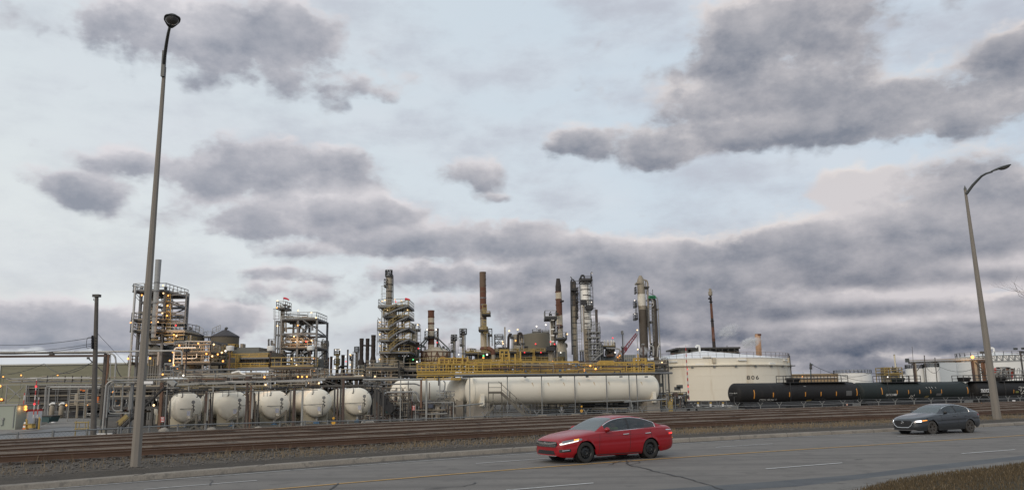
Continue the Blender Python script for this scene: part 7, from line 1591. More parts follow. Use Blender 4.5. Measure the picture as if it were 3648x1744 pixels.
for x, y0, y1, hw, m_ in ((48, 335, None, 20, rusty), (92, 480, None, 5, steel_d), (126, 440, None, 8, steel), (186, 480, None, 5, steel_d), (712, 470, None, 17, brownp), (738, 465, 890, 9, steel_l), (805, 480, None, 8, steel_d), (1303, 330, None, 12, brownp), (1362, 380, None, 10, rusty), (1388, 430, 860, 10, steel_l), (1475, 470, None, 9, steel_d)): upright(r, q, m_, x, y0, y1, hw, 'post', -.3 if y1 else 0, ym=750)
q3 = VW('C3', 91)
for x, y0, y1, hw, m_ in ((297, 868, None, 8, brownp), (357, 860, None, 6, steel_l), (588, 868, None, 5, steel_d), (610, 870, None, 5, brownp), (632, 868, None, 6, steel_d), (651, 800, None, 8, brownp), (882, 860, None, 5, steel_d), (905, 900, None, 5, steel_d), (940, 880, None, 5, steel_d)): upright(r, q3, m_, x, y0, y1, hw, 'post', 0, ym=1000)
for x, y in ((570, 300), (990, 280), (1315, 262)): qbox(r, q, x - 26, x + 30, y - 20, y + 26, 1, brownp if x > 1200 else steel_d, 'junction_box', -1)
jumble(r, q, 140, 385, 1640, 455, 4, 46, [insul, steel_d, brownp, steel_l, yellow_d], (1.5, 4), .55, 14, 91, d0=.5); jumble(r, q, 1640, 360, 2440, 430, 4, 26, [insul, steel_d, brownp, yellow_d], (1.5, 4), .55, 8, 92, d0=.5)
for x in (280, 300, 600, 640, 680, 960, 1180, 1420, 1560, 1610): qpipe(r, q, steel_d, [(x, 440, 0), (x, 540, 0)], 3.5)
for s, (x0, x1) in enumerate(((70, 190), (690, 810), (1290, 1500))): jumble(r, q, x0, 480, x1, 1060, 2.5, 22, [steel_d, brownp, steel, insul], (2, 4.5), .3, 7, 93 + s, d0=.5)
q = VW('Z4', 104)
r = T('pipe_track', 'crowded pipe track with tan and pale pipes between racks and cooler house', 'pipework', q.at(900, 330))
for x0, x1, y, hw, m_, d in ((420, 1660, 155, 11, steel, 2), (420, 1640, 218, 13, insul, 1), (420, 1400, 245, 7, pipe_l, .5), (130, 1000, 300, 6, rusty, 0), (700, 1660, 275, 6, insul, 1), (1000, 1660, 322, 8, pipe_l, 0), (130, 700, 325, 5, steel_d, 0), (1100, 2450, 250, 6, insul, 1.5), (1640, 2400, 150, 12, pipe_l, 2), (1640, 2450, 215, 8, steel_l, 1), (1640, 2480, 185, 6, insul, 2)): qpipe(r, q, m_, [(x0, y, d), (x1, y - (x1 - x0) * .013, d)], hw, flange=6)
qpipe(r, q, white_o, [(1090, 195, -.5), (1205, 165, -.5), (1225, 200, -.5), (1290, 212, -.5)], 12, rad=.5); MB().lathe(q(240, 282, -2), [(1.6, -.1), (1.75, 0), (.9, .18), (.01, .22)], 18).build('white_lid', white_o, r)
for x in (540, 730, 875, 1370, 1640, 1960, 2250): upright(r, q, insul if x % 4 else steel, x, 150, None, 11, 'column', 2.5, ym=250)
jumble(r, q, 30, 190, 1660, 345, 5, 80, PIPES + [rusty], (2, 5), .55, 26, 97); jumble(r, q, 1660, 120, 2500, 330, 5, 50, PIPES + [rusty], (2, 5), .5, 16, 98); jumble(r, q, 60, 60, 420, 260, 4, 26, PIPES, (2, 5), .5, 8, 99)
deck(r, q, 1640, 2300, 120, 2, steel_d, yellow_d, 0, rh=1.2)
lamps(r, q, [(1570, 255, e_orange, -1.6), (80, 215, e_orange, -1.6), (383, 230, e_white, -1.6), (243, 80, e_orange, -1), (2060, 250, e_orange, -1), (2120, 250, e_orange, -1), (2190, 248, e_orange, -1)], .26); glow(q(1570, 255, -3), 70); glow(q(2120, 250, -3), 50)
# ------------------------------------------------------------------ pipe jumble and vessels in the middle
q = VW('Z7', 93)
r = T('overhead_pipework', 'pipe frame of grey overhead lines with a rusty post and S bend', 'pipework', q.at(900, 950))
qpipe(r, q, steel_l, [(60, 360, 0), (440, 358, 0), (990, 350, 0)], 15, flange=3); qpipe(r, q, steel, [(330, 432, .5), (880, 420, .5), (950, 450, .5)], 11, rad=.7); qpipe(r, q, steel_l, [(430, 556, 0), (870, 545, 0), (915, 580, 0), (922, 680, 0), (965, 715, 0)], 14, rad=1.2); qpipe(r, q, steel_l, [(830, 690, -.3), (828, 570, -.3), (870, 550, -.3)], 8)
qpipe(r, q, steel, [(200, 460, .5), (360, 470, .5)], 14); qpipe(r, q, steel, [(40, 380, .3), (90, 395, .3), (180, 465, .3)], 11); qbeam(r, q, steel_l, (1000, 718), (1480, 705), 13); qbeam(r, q, steel_l, (1480, 770), (1740, 765), 9); qbeam(r, q, steel_l, (1060, 895), (1380, 880), 14); qbeam(r, q, steel_d, (430, 295), (1500, 280), 8)
for x, y0, y1, hw, m_ in ((968, 365, 800, 14, rusty), (1052, 345, None, 14, steel_l), (1100, 400, 660, 6, brownp), (765, 375, None, 6, steel_d), (646, 300, None, 7, steel_l), (240, 500, None, 7, steel_d), (280, 520, None, 8, brownp), (368, 480, None, 6, brownp), (424, 480, None, 5, steel_d), (1475, 710, None, 7, steel_l), (1262, 330, 620, 9, steel_l), (1245, 300, 450, 9, blackp), (880, 740, None, 5, steel_l)): upright(r, q, m_, x, y0, y1, hw, 'post', 0, ym=650)
qpipe(r, q, steel, [(1320, 375, 0), (1345, 400, 0), (1340, 510, 0), (1300, 545, 0)], 9, rad=.5); qbeam(r, q, steel, (1210, 530), (1500, 540), 9); MB().lathe(q(695, 612, -.6), [(.32, -.03), (.38, 0), (.32, .03)], 14, (0, 1, 0)).build('hand_wheel', steel_d, r)
jumble(r, q, 240, 480, 840, 1010, 4, 120, [brownp, insul, steel_d, steel_d, rusty, steel_l], (1.6, 4.2), .45, 26, 101, post=6); jumble(r, q, 820, 690, 1520, 1010, 5, 90, [brownp, insul, steel_d, steel, steel_d], (1.6, 4.5), .5, 24, 102, post=5); jumble(r, q, 1200, 540, 1500, 690, 3, 22, [insul, steel_d, steel_l], (2, 4), .5, 6, 103); jumble(r, q, 60, 370, 420, 480, 3, 20, [steel_d, insul, steel], (2, 5), .6, 4, 104); jumble(r, q, -30, 900, 420, 1040, 3, 30, [steel_d, insul, pipe_l, brownp], (2, 5), .6, 8, 105)
qbox(r, q, 1080, 1150, 740, 800, 1, M('dark_blue_box', (.04, .05, .08), .5, 0, .2, 2), 'motor_box', 0); qbox(r, q, 410, 470, 790, 880, 1.5, teal, 'pump_casing', -.3)
r = T('metal_stair', 'black inclined stair going down into the brown pipe jumble', 'stair', q.at(400, 900)); stair(r, blackp, q(235, 560, -.6), q(530, 850, -.6), .9, steel_d, st=1.0); stair(r, steel_l, q(300, 570, .8), q(520, 760, .8), .8, None)
vs = [('white vessel with blank end behind the grey overhead pipes', 'Z7', 580, 1255, 575, 560, 101, 108, 205), ('shaded white vessel glimpsed behind the S shaped grey pipe', 'Z7', 1120, 1560, 545, 535, 116, 119, 170), ('white vessel with its domed end peeping out behind the longest vessel', 'Z7', 1445, 2100, 537, 525, 100, 105, 210)]
for lab, c_, x0, x1, y0, y1, D0, D1, rr in vs:
 qa, qb = VW(c_, D0), VW(c_, D1); r = T('pressure_vessel', lab, 'pressure vessel', qa.at((x0 + x1) / 2, y0)); R = rr * qa.m; A, B = qa(x0, y0), qb(x1, y1); B.z = A.z; bullet(r, A, B, R, white_t)
 for s in (.2, .8): p = A + (B - A) * s; MB().box((p.x, p.y, (p.z - R * .6 + ZP) / 2), (.9, R * 1.6, p.z - R * .6 - ZP)).build('saddle', concrete, r, smooth=False)
qa, qb = VW('C5', 94), VW('C5', 104)
r = T('pressure_vessel', 'longest white horizontal pressure vessel lying under the yellow catwalk', 'pressure vessel', qa.at(700, 1080)); A, B = qa(22, 899), qb(1364, 874); zc = (A.z + B.z) / 2; A.z = B.z = zc; R = 1.66; bullet(r, A, B, R, white_t, n=56)
ax = (B - A).normalized()
for s, gx, gy in ((.055, 145, 980), (.95, 1335, 940)):
 p = A + (B - A) * s; a_ = atan2(ax.y, ax.x); MB().box((p.x, p.y, (p.z - R * .85 + ZP) / 2), (1.9, 2.6, p.z - R * .85 - ZP), a_).build('pier', concrete, r, smooth=False); MB().box((p.x + .4, p.y - R * .62, p.z - R * .68), (.45, 1.2, 1.25), a_).build('saddle_gusset', white_t, r, smooth=False); MB().box((p.x + .4, p.y - R * .75, p.z - R * .30), (.7, .5, .15), a_).build('saddle_cap', white_t, r, smooth=False)
for s in (.02, .965): p = A + (B - A) * s; MB().lathe(p, [(R * 1.002, -.04), (R * 1.006, 0), (R * 1.002, .04)], 40, ax).build('weld_seam', white_t, r)
for s in (.30, .38, .46, .54, .62, .70, .88):   # rust runs from small nozzles
 p = A + (B - A) * s; nd = V3((ax.y, -ax.x, 0)); mb = MB(); rows = []
 for k in range(6): an = .52 - .055 * k; w_ = .09 * (1 - k / 6.5); rows.append([p + nd * (R * 1.003 * cos(an)) + V3((0, 0, R * 1.003 * sin(an))) + ax * (w_ * j + .02 * k) for j in (-1, 0, 1)])
 mb.grid(rows).build('rust_run', M('rust_run', (.55, .42, .26), .7, 0, .2, 3) if s == .30 else MATS['rust_run'], r)
jr = T('pipe_manifold', 'low dark pipes and supports under the longest white vessel', 'pipework', VW('C5', 101).at(800, 1050)); q = VW('C5', 101)
jumble(jr, q, 430, 985, 1240, 1058, 4, 70, [blackp, steel_d, steel_d, insul, steel_l], (.9, 2.4), .5, 12, 111, post=9, pm=blackp, legs=True); qbox(jr, q, 845, 935, 985, 1042, 3, blackp, 'dark_cabinet', 1.5); qbox(jr, q, 1100, 1190, 980, 1030, 2, blackp, 'dark_cabinet', 1.5)
qbox(jr, q, 690, 704, 1005, 1038, .3, signw, 'white_label', -1); qbox(jr, q, 690, 704, 998, 1006, .3, yellow, 'yellow_label', -1.02); qpipe(jr, q, steel_l, [(400, 990, -2), (1190, 962, -2), (1190, 1010, -2)], 3.2)
# ------------------------------------------------------------------ yellow catwalk on grey posts
r = T('yellow_catwalk', 'long bright yellow catwalk with railings over the white vessels', 'catwalk', VW('C5', 97).at(600, 1080))
def cw(x, y, d=0.0):      # point on the catwalk front line in photo pixels
 f = (x - 1486) / (2329 - 1486); return PX(x, y, 96 + 9 * f + d)
def cdk(x): return 1331 - 4.5 * (x - 1486) / 843
for d in (0, 3.2): MB().beam(cw(1486, cdk(1486), d), cw(2332, cdk(2332), d), .2, .24).build('deck_beam', yellow, r, smooth=False)
mb = MB(); a, b, c, d_ = cw(1486, cdk(1486)), cw(2332, cdk(2332)), cw(2332, cdk(2332), 3.2), cw(1486, cdk(1486), 3.2); mb.add([p + V3((0, 0, .1)) for p in (a, b, c, d_)], [(0, 1, 2, 3)]); mb.build('deck_grating', yellow_d, r, smooth=False)
for x0, x1, d, h, off_ in ((1486, 1700, 0, .95, .2), (1660, 2062, 0, 1.25, .2), (2062, 2190, -.1, .85, .2), (2130, 2332, 0, 1.15, .2), (1500, 2060, 3.2, 1.2, .2), (1640, 1860, 1.6, .8, .9), (2060, 2330, 3.2, 1.1, .2), (1486, 1640, 0, .5, -.75)): rail(r, yellow, [cw(x0, cdk(x0), d) + V3((0, 0, off_)), cw(x1, cdk(x1), d) + V3((0, 0, off_))], h, 1.05, .052, extra=2 if h > 1 else 1, toe=d < 1)
for x, dz, d in ((1565, 1.9, .3), (1598, 1.7, .3), (1616, 1.7, .3), (1648, 2.2, .3), (1666, 2.1, .3), (1855, 2.7, .2), (1836, 2.4, .2), (1790, 2.5, .4), (1815, 2.5, .4), (2262, 1.9, 0), (2275, 2.4, 0), (2300, 1.8, 0)): MB().beam(cw(x, cdk(x), d), cw(x, cdk(x), d) + V3((0, 0, dz)), .17).build('tall_post', yellow, r, smooth=False)
for x0, x1, z0, h in ((1562, 1668, 1.15, .7), (1782, 1812, 1.9, .95), (1784, 1852, 1.0, .8), (2136, 2186, 1.0, .5), (2258, 2304, 1.2, .6), (1700, 1780, .2, 1.1), (1590, 1700, .3, .8)): rail(r, yellow, [cw(x0, cdk(x0), .8) + V3((0, 0, z0)), cw(x1, cdk(x1), .8) + V3((0, 0, z0))], h, .7, .08, extra=1)
q = VW('S', 98.5)
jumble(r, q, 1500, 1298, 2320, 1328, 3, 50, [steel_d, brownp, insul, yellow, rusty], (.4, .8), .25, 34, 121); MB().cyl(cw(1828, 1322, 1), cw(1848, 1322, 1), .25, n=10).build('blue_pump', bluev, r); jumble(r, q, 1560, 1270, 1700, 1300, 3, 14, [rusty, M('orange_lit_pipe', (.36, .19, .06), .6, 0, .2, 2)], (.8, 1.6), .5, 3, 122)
lamps(r, q, [(2082, 1318, e_orange, 1), (2103, 1302, e_orange, 1), (2122, 1313, e_orange, 1)], .28); glow(cw(2095, 1310, .5), 60)
q = VW('C5', 92)
r = T('support_frame', 'grey post frame with long top pipes standing before the longest vessel', 'pipe support', q.at(700, 1090))
for i, (x, yt, yb) in enumerate(((47, 782, 1100), (314, 778, 1088), (557, 776, 1078), (792, 772, 1070), (1017, 768, 1062), (1178, 768, 1050), (1233, 766, 1052), (1437, 764, 1045))):
 d = -.5 + 10.5 * x / 1437; p = q(x, 930, d); zt = q(x, yt, d).z; MB().tube([(p.x, p.y, ZP), (p.x, p.y, zt)], 3.6 * q.m * 1.05, 8).build('post', steel_l if x < 600 else steel, r); MB().box((p.x, p.y, ZP + .35), (1.0, 1.0, .9)).build('footing', concrete, r, smooth=False)
L_ = lambda y0, y1, x0=-60, x1=1480: [q(x0, y0, -.5 + 10.5 * x0 / 1437), q(x1, y1, -.5 + 10.5 * x1 / 1437)]
pipe(r, steel, L_(788, 770), .12); pipe(r, steel_d, L_(798, 780, 0, 1400), .07); pipe(r, steel_l, L_(1004, 985, -40, 140), .08); pipe(r, steel_l, L_(975, 955, 1140, 1437), .10)
for x in (60, 440, 690, 880, 1120, 1300): qbox(r, q, x - 10, x + 8, 790, 802, .6, steel_l, 'pipe_shoe', 9.5 * x / 1437)
stg = M('weathered_stair_steel', (.125, .115, .095), .7, .1, .25, 2, stain=(.07, .06, .05), stain_amt=.5)
q = VW('C5', 89)
r = T('access_stair', 'grey galvanised access stair and landing before the longest white vessel', 'stair', q.at(300, 1105))
deck(r, q, 176, 274, 908, 1.6, stg, None, 0, t=.25)
for x, y0 in ((180, 835), (212, 905), (272, 835), (276, 905)):
 for d in (0, 1.6): upright(r, q, stg, x, y0 if d == 0 or x != 212 else 905, None, 3.0, 'leg', d, ym=960)
for y in (838, 872): qbeam(r, q, stg, (178, y), (272, y), 4, 'rail', 0); qbeam(r, q, stg, (178, y), (272, y), 4, 'rail', 1.6)
stair(r, stg, q(272, 912, 0), q(478, 1108, 0), 1.3, None, st=.3)
for d in (0, 1.3):
 qbeam(r, q, stg, (250, 830), (476, 1035), 4, 'handrail', d); qbeam(r, q, stg, (268, 880), (476, 1070), 3, 'handrail', d)
 for x, y in ((330, 902), (376, 945), (424, 988), (474, 1035)): MB().beam(q(x, y, d), q(x, y + 72, d), .13).build('baluster', stg, r, smooth=False)
stair(r, stg, q(212, 1010, -.8), q(134, 1112, -.8), 1.2, None, st=.25)
for a, b in (((215, 960), (130, 1055)), ((215, 1000), (275, 1100)), ((275, 1005), (215, 1100)), ((180, 965), (130, 1015)), ((214, 975), (274, 975)), ((214, 1045), (274, 1045))): qbeam(r, q, stg, a, b, 4, 'brace', -.2)
for i, (c_, x, y, D, w, lab) in enumerate((('B3', 700, 232, 74, 15, 'round topped yellow sign on the ground by the track behind the red car'), ('B2', 780, 350, 70, 20, 'yellow round signal disc standing by the fence before the white vessels'))):
 q = VW(c_, D); r = T('signal_disc', lab, 'signal', q.at(x, y + 60)); mb = MB(); mb.lathe(q(x, y), [(.01, -.03), (w * q.m, -.03), (w * q.m, .03), (.01, .03)], 18, (0, 1, 0)); mb.build('disc', M('amber_sign_face', (.62, .33, .03), .5, 0, .05, 3) if i == 0 else MATS['amber_sign_face'], r); MB().lathe(q(x, y - 45), [(.01, -.03), (w * .6 * q.m, -.03), (w * .6 * q.m, .03), (.01, .03)], 14, (0, 1, 0)).build('small_disc', MATS['amber_sign_face'], r); upright(r, q, steel_d, x, y - 50, None, 2.5, 'post', .1, square=False, ym=y)
for i, (x, y) in enumerate(((95, 1095), (790, 1075), (1475, 1045))): q = VW('Z4', 84); MB().lathe(q.at(x, y), [(.55, 0), (.48, .18), (.3, .32), (.01, .38)], 7).build('rubble_mound', concrete, None, loc=q.at(x, y), label=['tan rubble mound below the red warning sign', 'tan rubble mound between the first two timber steps', 'tan rubble mound before the third white vessel'][i], cat='rubble mound', group='rubble mounds inside the fence')
# ------------------------------------------------------------------ skid beside the big tank
q = VW('Z11', 104); r = T('pump_skid', 'cluttered pump skid with a yellow ladder and lamp brackets by the big tank', 'pump skid', q.at(700, 800))
for x, y0 in ((520, 400), (1140, 380), (858, 470), (690, 380)): upright(r, q, steel if x != 1140 else steel_d, x, y0, None, 12, 'post', 0, ym=600)
qbeam(r, q, steel_d, (650, 385), (1145, 380), 16); qbeam(r, q, steel_d, (300, 548), (1140, 535), 12); qbox(r, q, 830, 925, 395, 500, 1, brownp, 'control_box', 0); qbox(r, q, 1155, 1195, 450, 540, .8, steel_d, 'control_box', -.2); qbox(r, q, 890, 1010, 480, 540, 1, signw, 'white_box', .5)
jumble(r, q, 300, 400, 820, 800, 4, 70, [steel_d, steel, steel_l, insul, yellow_d], (3, 8), .45, 22, 131); jumble(r, q, 820, 400, 1160, 800, 4, 60, [steel_d, brownp, steel, steel_l, yellow_d], (3, 8), .45, 16, 132)
for x, y0, m_ in ((485, 200, steel_d), (985, 240, steel_d), (930, 290, steel_l)): upright(r, q, m_, x, y0, 420, 4, 'lamp_bracket', 0, square=False); MB().box(q(x - 18, y0 + 5, 0), (.75, .4, .45)).build('flood_lamp', lampgrey, r, smooth=False)
qpipe(r, q, steel_d, [(920, 250, 0), (978, 240, 0), (985, 400, 0)], 6); qpipe(r, q, steel_d, [(645, 330, 0), (700, 325, 0), (712, 380, 0)], 6); ladder(r, yellow, q(735, 830, -1.2), q(765, 555, -1.2), 62 * q.m); MB().box(q(740, 730, -1.3), (.6, .1, 1.2)).build('gate_box', yellow_d, r, smooth=False)
rb = T('black_tank_box', 'black rectangular bin with two round ports beside the pump skid', 'bin', q.at(1280, 800)); qbox(rb, q, 1165, 1395, 605, 788, 3, blackp, 'body', -.5)
for x in (1250, 1350): MB().tube([q(x + 18 * cos(t), 665 - 18 * sin(t), -.6) for t in [pi * k / 8 for k in range(9)]], .06, 6).build('port_handle', steel, rb)
for x in (1190, 1370): MB().beam(q(x, 788, 0), q(x, 830, 0), .3).build('foot', blackp, rb, smooth=False)
def module(lab, x0, x1, y0, y1, D, seed, dep=6, nd=3, pal=None, vess=4, rl=insul, top=True):
 q = VW('S', D); R = random.Random(seed); r = T('process_module', lab, 'process module', q.at((x0 + x1) / 2, y1)); n = max(3, int((x1 - x0) / 42)); xs = [x0 + (x1 - x0) * i / (n - 1) for i in range(n)]
 lv = [y0 + (y1 - y0) * (k + .6) / nd for k in range(nd)]
 X, Y0, Zs = steel_frame(r, q, xs, y0, None, lv, dep, steel_d, .40, ym=(y0 + y1) / 2, braces=[(R.randrange(n - 1), 0, R.randrange(1, n), nd - 1, R.randrange(2)) for _ in range(3)])
 for y in lv: deck(r, q, x0, x1, y, dep, steel_d, rl if R.random() < .8 else None, -.2, t=.3, rr=.035)
 for k in range(nd):
  a = x0 + (x1 - x0) * R.uniform(0, .5); qbox(r, q, a, a + (x1 - x0) * R.uniform(.25, .5), lv[k] - (y1 - y0) / nd * .62, lv[k], 3, R.choice([MATS['dark_casing'], greyg, brownp, insul_d]), 'casing', dep * .55)
 for k in range(vess):
  y = R.choice(lv); x = R.uniform(x0, x1); L = R.uniform(8, 24); p = q(x, y - 6, dep * .4); e = V3((L * q.m, 0, 0)); MB().cyl(p - e, p + e, R.uniform(3, 5.5) * q.m, n=14).build('drum', R.choice([insul, silver, steel, insul_d]), r)
 jumble(r, q, x0, y0, x1, y1, dep, int((x1 - x0) * .22), pal or [steel_d, insul, brownp, steel_d, steel], (.6, 1.3), .5, int((x1 - x0) * .07), seed)
 for k in range(1): lamp(r, q(R.uniform(x0, x1), R.choice(lv) - 9, -.8), R.choice([e_orange, e_warm]), .13)
 return r
module('dark pipe decks filling the space behind the first white vessels', 600, 800, 1335, 1420, 112, 1); module('dark pipe decks below the yellow railed cooler house', 800, 985, 1330, 1420, 114, 2); module('dark pipe decks at the foot of the windsock tower', 985, 1135, 1322, 1415, 120, 3)
module('low brown pipe decks beneath the black heater stacks', 1135, 1300, 1330, 1410, 118, 4); module('dense dark decks at the foot of the zig zag stair tower', 1300, 1420, 1290, 1400, 130, 5); module('dark exchanger decks under the cream furnace', 1400, 1610, 1308, 1345, 136, 6, nd=2)
module('dark pump decks under the long air cooler bank', 1690, 2010, 1292, 1335, 140, 7, nd=2, rl=yellow_d); module('dark exchanger decks at the foot of the silver column', 2000, 2230, 1285, 1335, 142, 8, nd=2); module('pipe decks between the crane and the twin dark columns', 2200, 2380, 1285, 1330, 150, 9, nd=2)
module('low dark valve decks behind the yard pipe rack', 130, 380, 1370, 1462, 186, 10); module('valve decks by the pale riser pipes', 385, 600, 1360, 1465, 96, 11, pal=[steel_l, steel_d, insul, pipe_l])
# ------------------------------------------------------------------ storage tank 806
q = VW('C6', 190)
r = T('storage_tank', 'largest cream white storage tank, painted with the number 806', 'storage tank', q.at(720, 975))
xl, xr_ = 52, 1276; c = q((xl + xr_) / 2, 820); R = (xr_ - xl) / 2 * q.m * .985; C0 = V3((c.x, c.y + R * .35, ZP)); zr = PX(2200 + 740 / 1.987, 940 + 661 / 1.987, C0.y - R).z
tk = M('cream_tank_shell', (.76, .71, .60), .5, 0, .05, .25, stain=(.50, .39, .25), stain_amt=.55, stain_thr=.52, streak=True)
MB().lathe(C0, [(R, .9), (R, zr - ZP)], 96).build('shell', tk, r); MB().lathe(C0, [(R + .05, 0), (R + .05, 1.0), (R, 1.0)], 96).build('base_band', blackp, r); zq = PX(2200 + 740 / 1.987, 940 + 712 / 1.987, C0.y - R).z - ZP
MB().lathe(C0, [(R, zq - .15), (R + .55, zq - .12), (R + .55, zq + .1), (R, zq + .14)], 96).build('wind_girder', tk, r)
for z in (.33, .62): MB().lathe(C0, [(R + .005, (zr - ZP) * z - .03), (R + .03, (zr - ZP) * z), (R + .005, (zr - ZP) * z + .03)], 96).build('weld_seam', tk, r)
for k in range(40): a = -pi * (k + .5) / 40; MB().box((C0.x + (R + .28) * cos(a), C0.y + (R + .28) * sin(a), ZP + zq - .35), (.12, .5, .4), a).build('girder_bracket', steel, r, smooth=False) if k % 3 == 0 else None
hz = PX(2200 + 665 / 1.987, 940 + 612 / 1.987, C0.y).z - zr; MB().lathe((C0.x, C0.y, zr), [(R + .08, -.12), (R + .08, .06), (.01, hz)], 96).build('roof', M('white_roof_sheet', (.78, .78, .78), .45, 0, .03, .4), r, ang=20)
N = 72; rail(r, M('rusty_rail_paint', (.30, .24, .19), .7, 0, .3, 1.5, stain=RUST, stain_amt=.6), [V3((C0.x + R * cos(2 * pi * k / N), C0.y + R * sin(2 * pi * k / N), zr + .05)) for k in range(N + 1)], 1.15, 2.6, .028, toe=False)
p = V3((C0.x - 1.2, C0.y - 2, zr + hz * 1.0)); MB().tube(rounded([p - V3((0, 0, .5)), p + V3((0, 0, 1.1)), p + V3((-.6, 0, 1.25)), p + V3((-.9, 0, .7))], .5, 6), .24, 10).build('vent_hook', white_o, r)
def ta(x, y):          # angle on the shell under a crop point
 o = V3((0, 0, CAMH)); d = q(x, y) - o; a = d.x ** 2 + d.y ** 2; b = -(d.x * C0.x + d.y * C0.y); cc = C0.x ** 2 + C0.y ** 2 - R * R; t = (-b - sqrt(max(0, b * b - a * cc))) / a; P = o + d * t; return atan2(P.y - C0.y, P.x - C0.x), P
a0, P0 = ta(913, 816); a1, P1 = ta(1000, 814); hh = (ta(955, 787)[1].z - ta(955, 815)[1].z)
text(r, '806', blackp, (a0 * R, P0.z, 0), (1, 0, 0), (0, 1, 0), hh, 'tank_number', 0, fn=lambda v: V3((C0.x + (R + .02) * cos(v.x / R), C0.y + (R + .02) * sin(v.x / R), v.y)), bold=.012, width=(a1 - a0) * R, spacing=1.25)
for x, y in ((393, 690), (580, 710), (880, 678), (1090, 702), (630, 656), (1185, 680)): a, P = ta(x, y); MB().box((P.x, P.y - .2, P.z), (1.9, .5, .28), a + pi / 2).build('foam_chute', white_o, r, smooth=False)
for x, y in ((680, 680), (1205, 680)): a, P = ta(x, y); MB().box((P.x, P.y - .3, P.z), (.7, .6, 1.1)).build('overflow_box', cream, r, smooth=False)
qb_ = VW('Z11', 150); r = T('guard_rail', 'low grey pipe barrier with yellow notices at the foot of the tank', 'barrier', qb_.at(1700, 770))
for x0, x1 in ((1490, 1880), (1940, 2110)):
 for y in (605, 690): qbeam(r, qb_, steel, (x0, y), (x1, y), 12, 'rail')
 for x in (x0, (x0 + x1) / 2, x1): upright(r, qb_, steel, x, 600, None, 7, 'post', ym=700)
for x in (1415, 1725, 2025): qbox(r, qb_, x - 24, x + 24, 625, 665, .1, yellow, 'yellow_notice', -.3); qbox(r, qb_, x - 24, x + 20, 668, 730, .1, signw, 'white_notice', -.3)
jumble(r, qb_, 1400, 700, 2280, 780, 3, 34, [steel_l, pipe_l, insul, steel_d], (4, 9), .6, 10, 141)
q = VW('C6', 150); r = T('striped_mast', 'thin red and white aerial mast with red lights before the tank', 'mast', q.at(497, 900)); p = q(495, 760); MB().tube([(p.x, p.y, ZP), (p.x - .1, p.y, q(490, 575).z)], [.16, .07], 6).build('mast', stripe, r); lamps(r, q, [(495, 745, e_red), (500, 867, e_red)], .22)
q = VW('C6', 230); r = T('cooling_cells', 'dark flat topped cooling cells behind the tank roof', 'cooling cells', q.at(650, 640)); qbox(r, q, 440, 860, 600, 640, 14, MATS['dark_casing'], 'body', 3, ground=True); qbox(r, q, 415, 870, 588, 600, 16, steel_d, 'roof', 1.5); qbox(r, q, 445, 500, 602, 640, 3, greyg, 'bay', 2); qbox(r, q, 520, 575, 602, 640, 3, greyg, 'bay', 2)
for x in range(440, 870, 43): upright(r, q, steel_d, x, 590, 640, 3, 'column', 1.6)
for x in range(590, 850, 60): qbeam(r, q, steel, (x, 604), (x + 40, 630), 3, 'brace', 2.4)
lamps(r, q, [(480, 640, e_orange, 0)], .35); upright(r, q, steel_d, 775, 575, 590, 2, 'vent')
q = VW('C6', 178); r = T('red_cabinet', 'small dark red cabinet on the rim behind the tank railing', 'cabinet', q.at(393, 650)); qbox(r, q, 387, 400, 634, 655, 1.2, MATS['dark_red_panel'], 'body', 40); qbox(r, q, 386, 401, 632, 635, 1.4, steel_d, 'lid', 39.9); upright(r, q, steel_d, 393, 655, None, 3, 'stand', 40.5, ym=660)
q = VW('C6', 300); r = T('flare_stack', 'slender rust banded flare stack trailing thin white steam', 'flare stack', q.at(684, 580))
tp, bt = q(657, 215), q(684, 590)
for s0, s1, m_ in ((0, .12, soot), (.12, .38, rustband), (.38, .55, soot), (.55, .82, rustband), (.82, 1.0, soot)): MB().tube([bt + (tp - bt) * s0, bt + (tp - bt) * s1], [.62 - .22 * s0, .62 - .22 * s1], 10).build('section', m_, r)
MB().tube([(bt.x, bt.y, ZP), bt], .62, 10).build('base_section', soot, r); MB().lathe(tp, [(.4, -.5), (.75, -.3), (.8, 1.0), (.5, 1.2), (.5, 2.2), (.01, 2.2)], 14).build('burner_tip', insul, r); qbox(r, q, 649, 668, 236, 246, 2, blackp, 'gallery', -1)
for s in (.15, .5, .86): p = bt + (tp - bt) * s; MB().lathe(p, [(.5, -.15), (.85, 0), (.5, .15)], 12).build('collar', blackp, r)
q = VW('C6', 270); r = T('orange_stack', 'short orange tinted stack with steam drifting from behind it', 'stack', q.at(1000, 640)); m_ = M('orange_tinted_plate', (.50, .30, .18), .7, 0, .12, .8, stain=(.36, .16, .08), stain_amt=.5, streak=True); vcol(r, q, 996, 496, 640, 20, m_, 'shell', dome=False, zbot='g', hw1=20); b0 = q(995, 498); MB().lathe(b0, [(20 * q.m, -.4), (21.5 * q.m, -.4), (21.5 * q.m, .2), (18 * q.m, .2)], 20).build('lip', rustband, r)
for y in (540, 598): rings(r, q, 999, (y,), 20.5, m_)
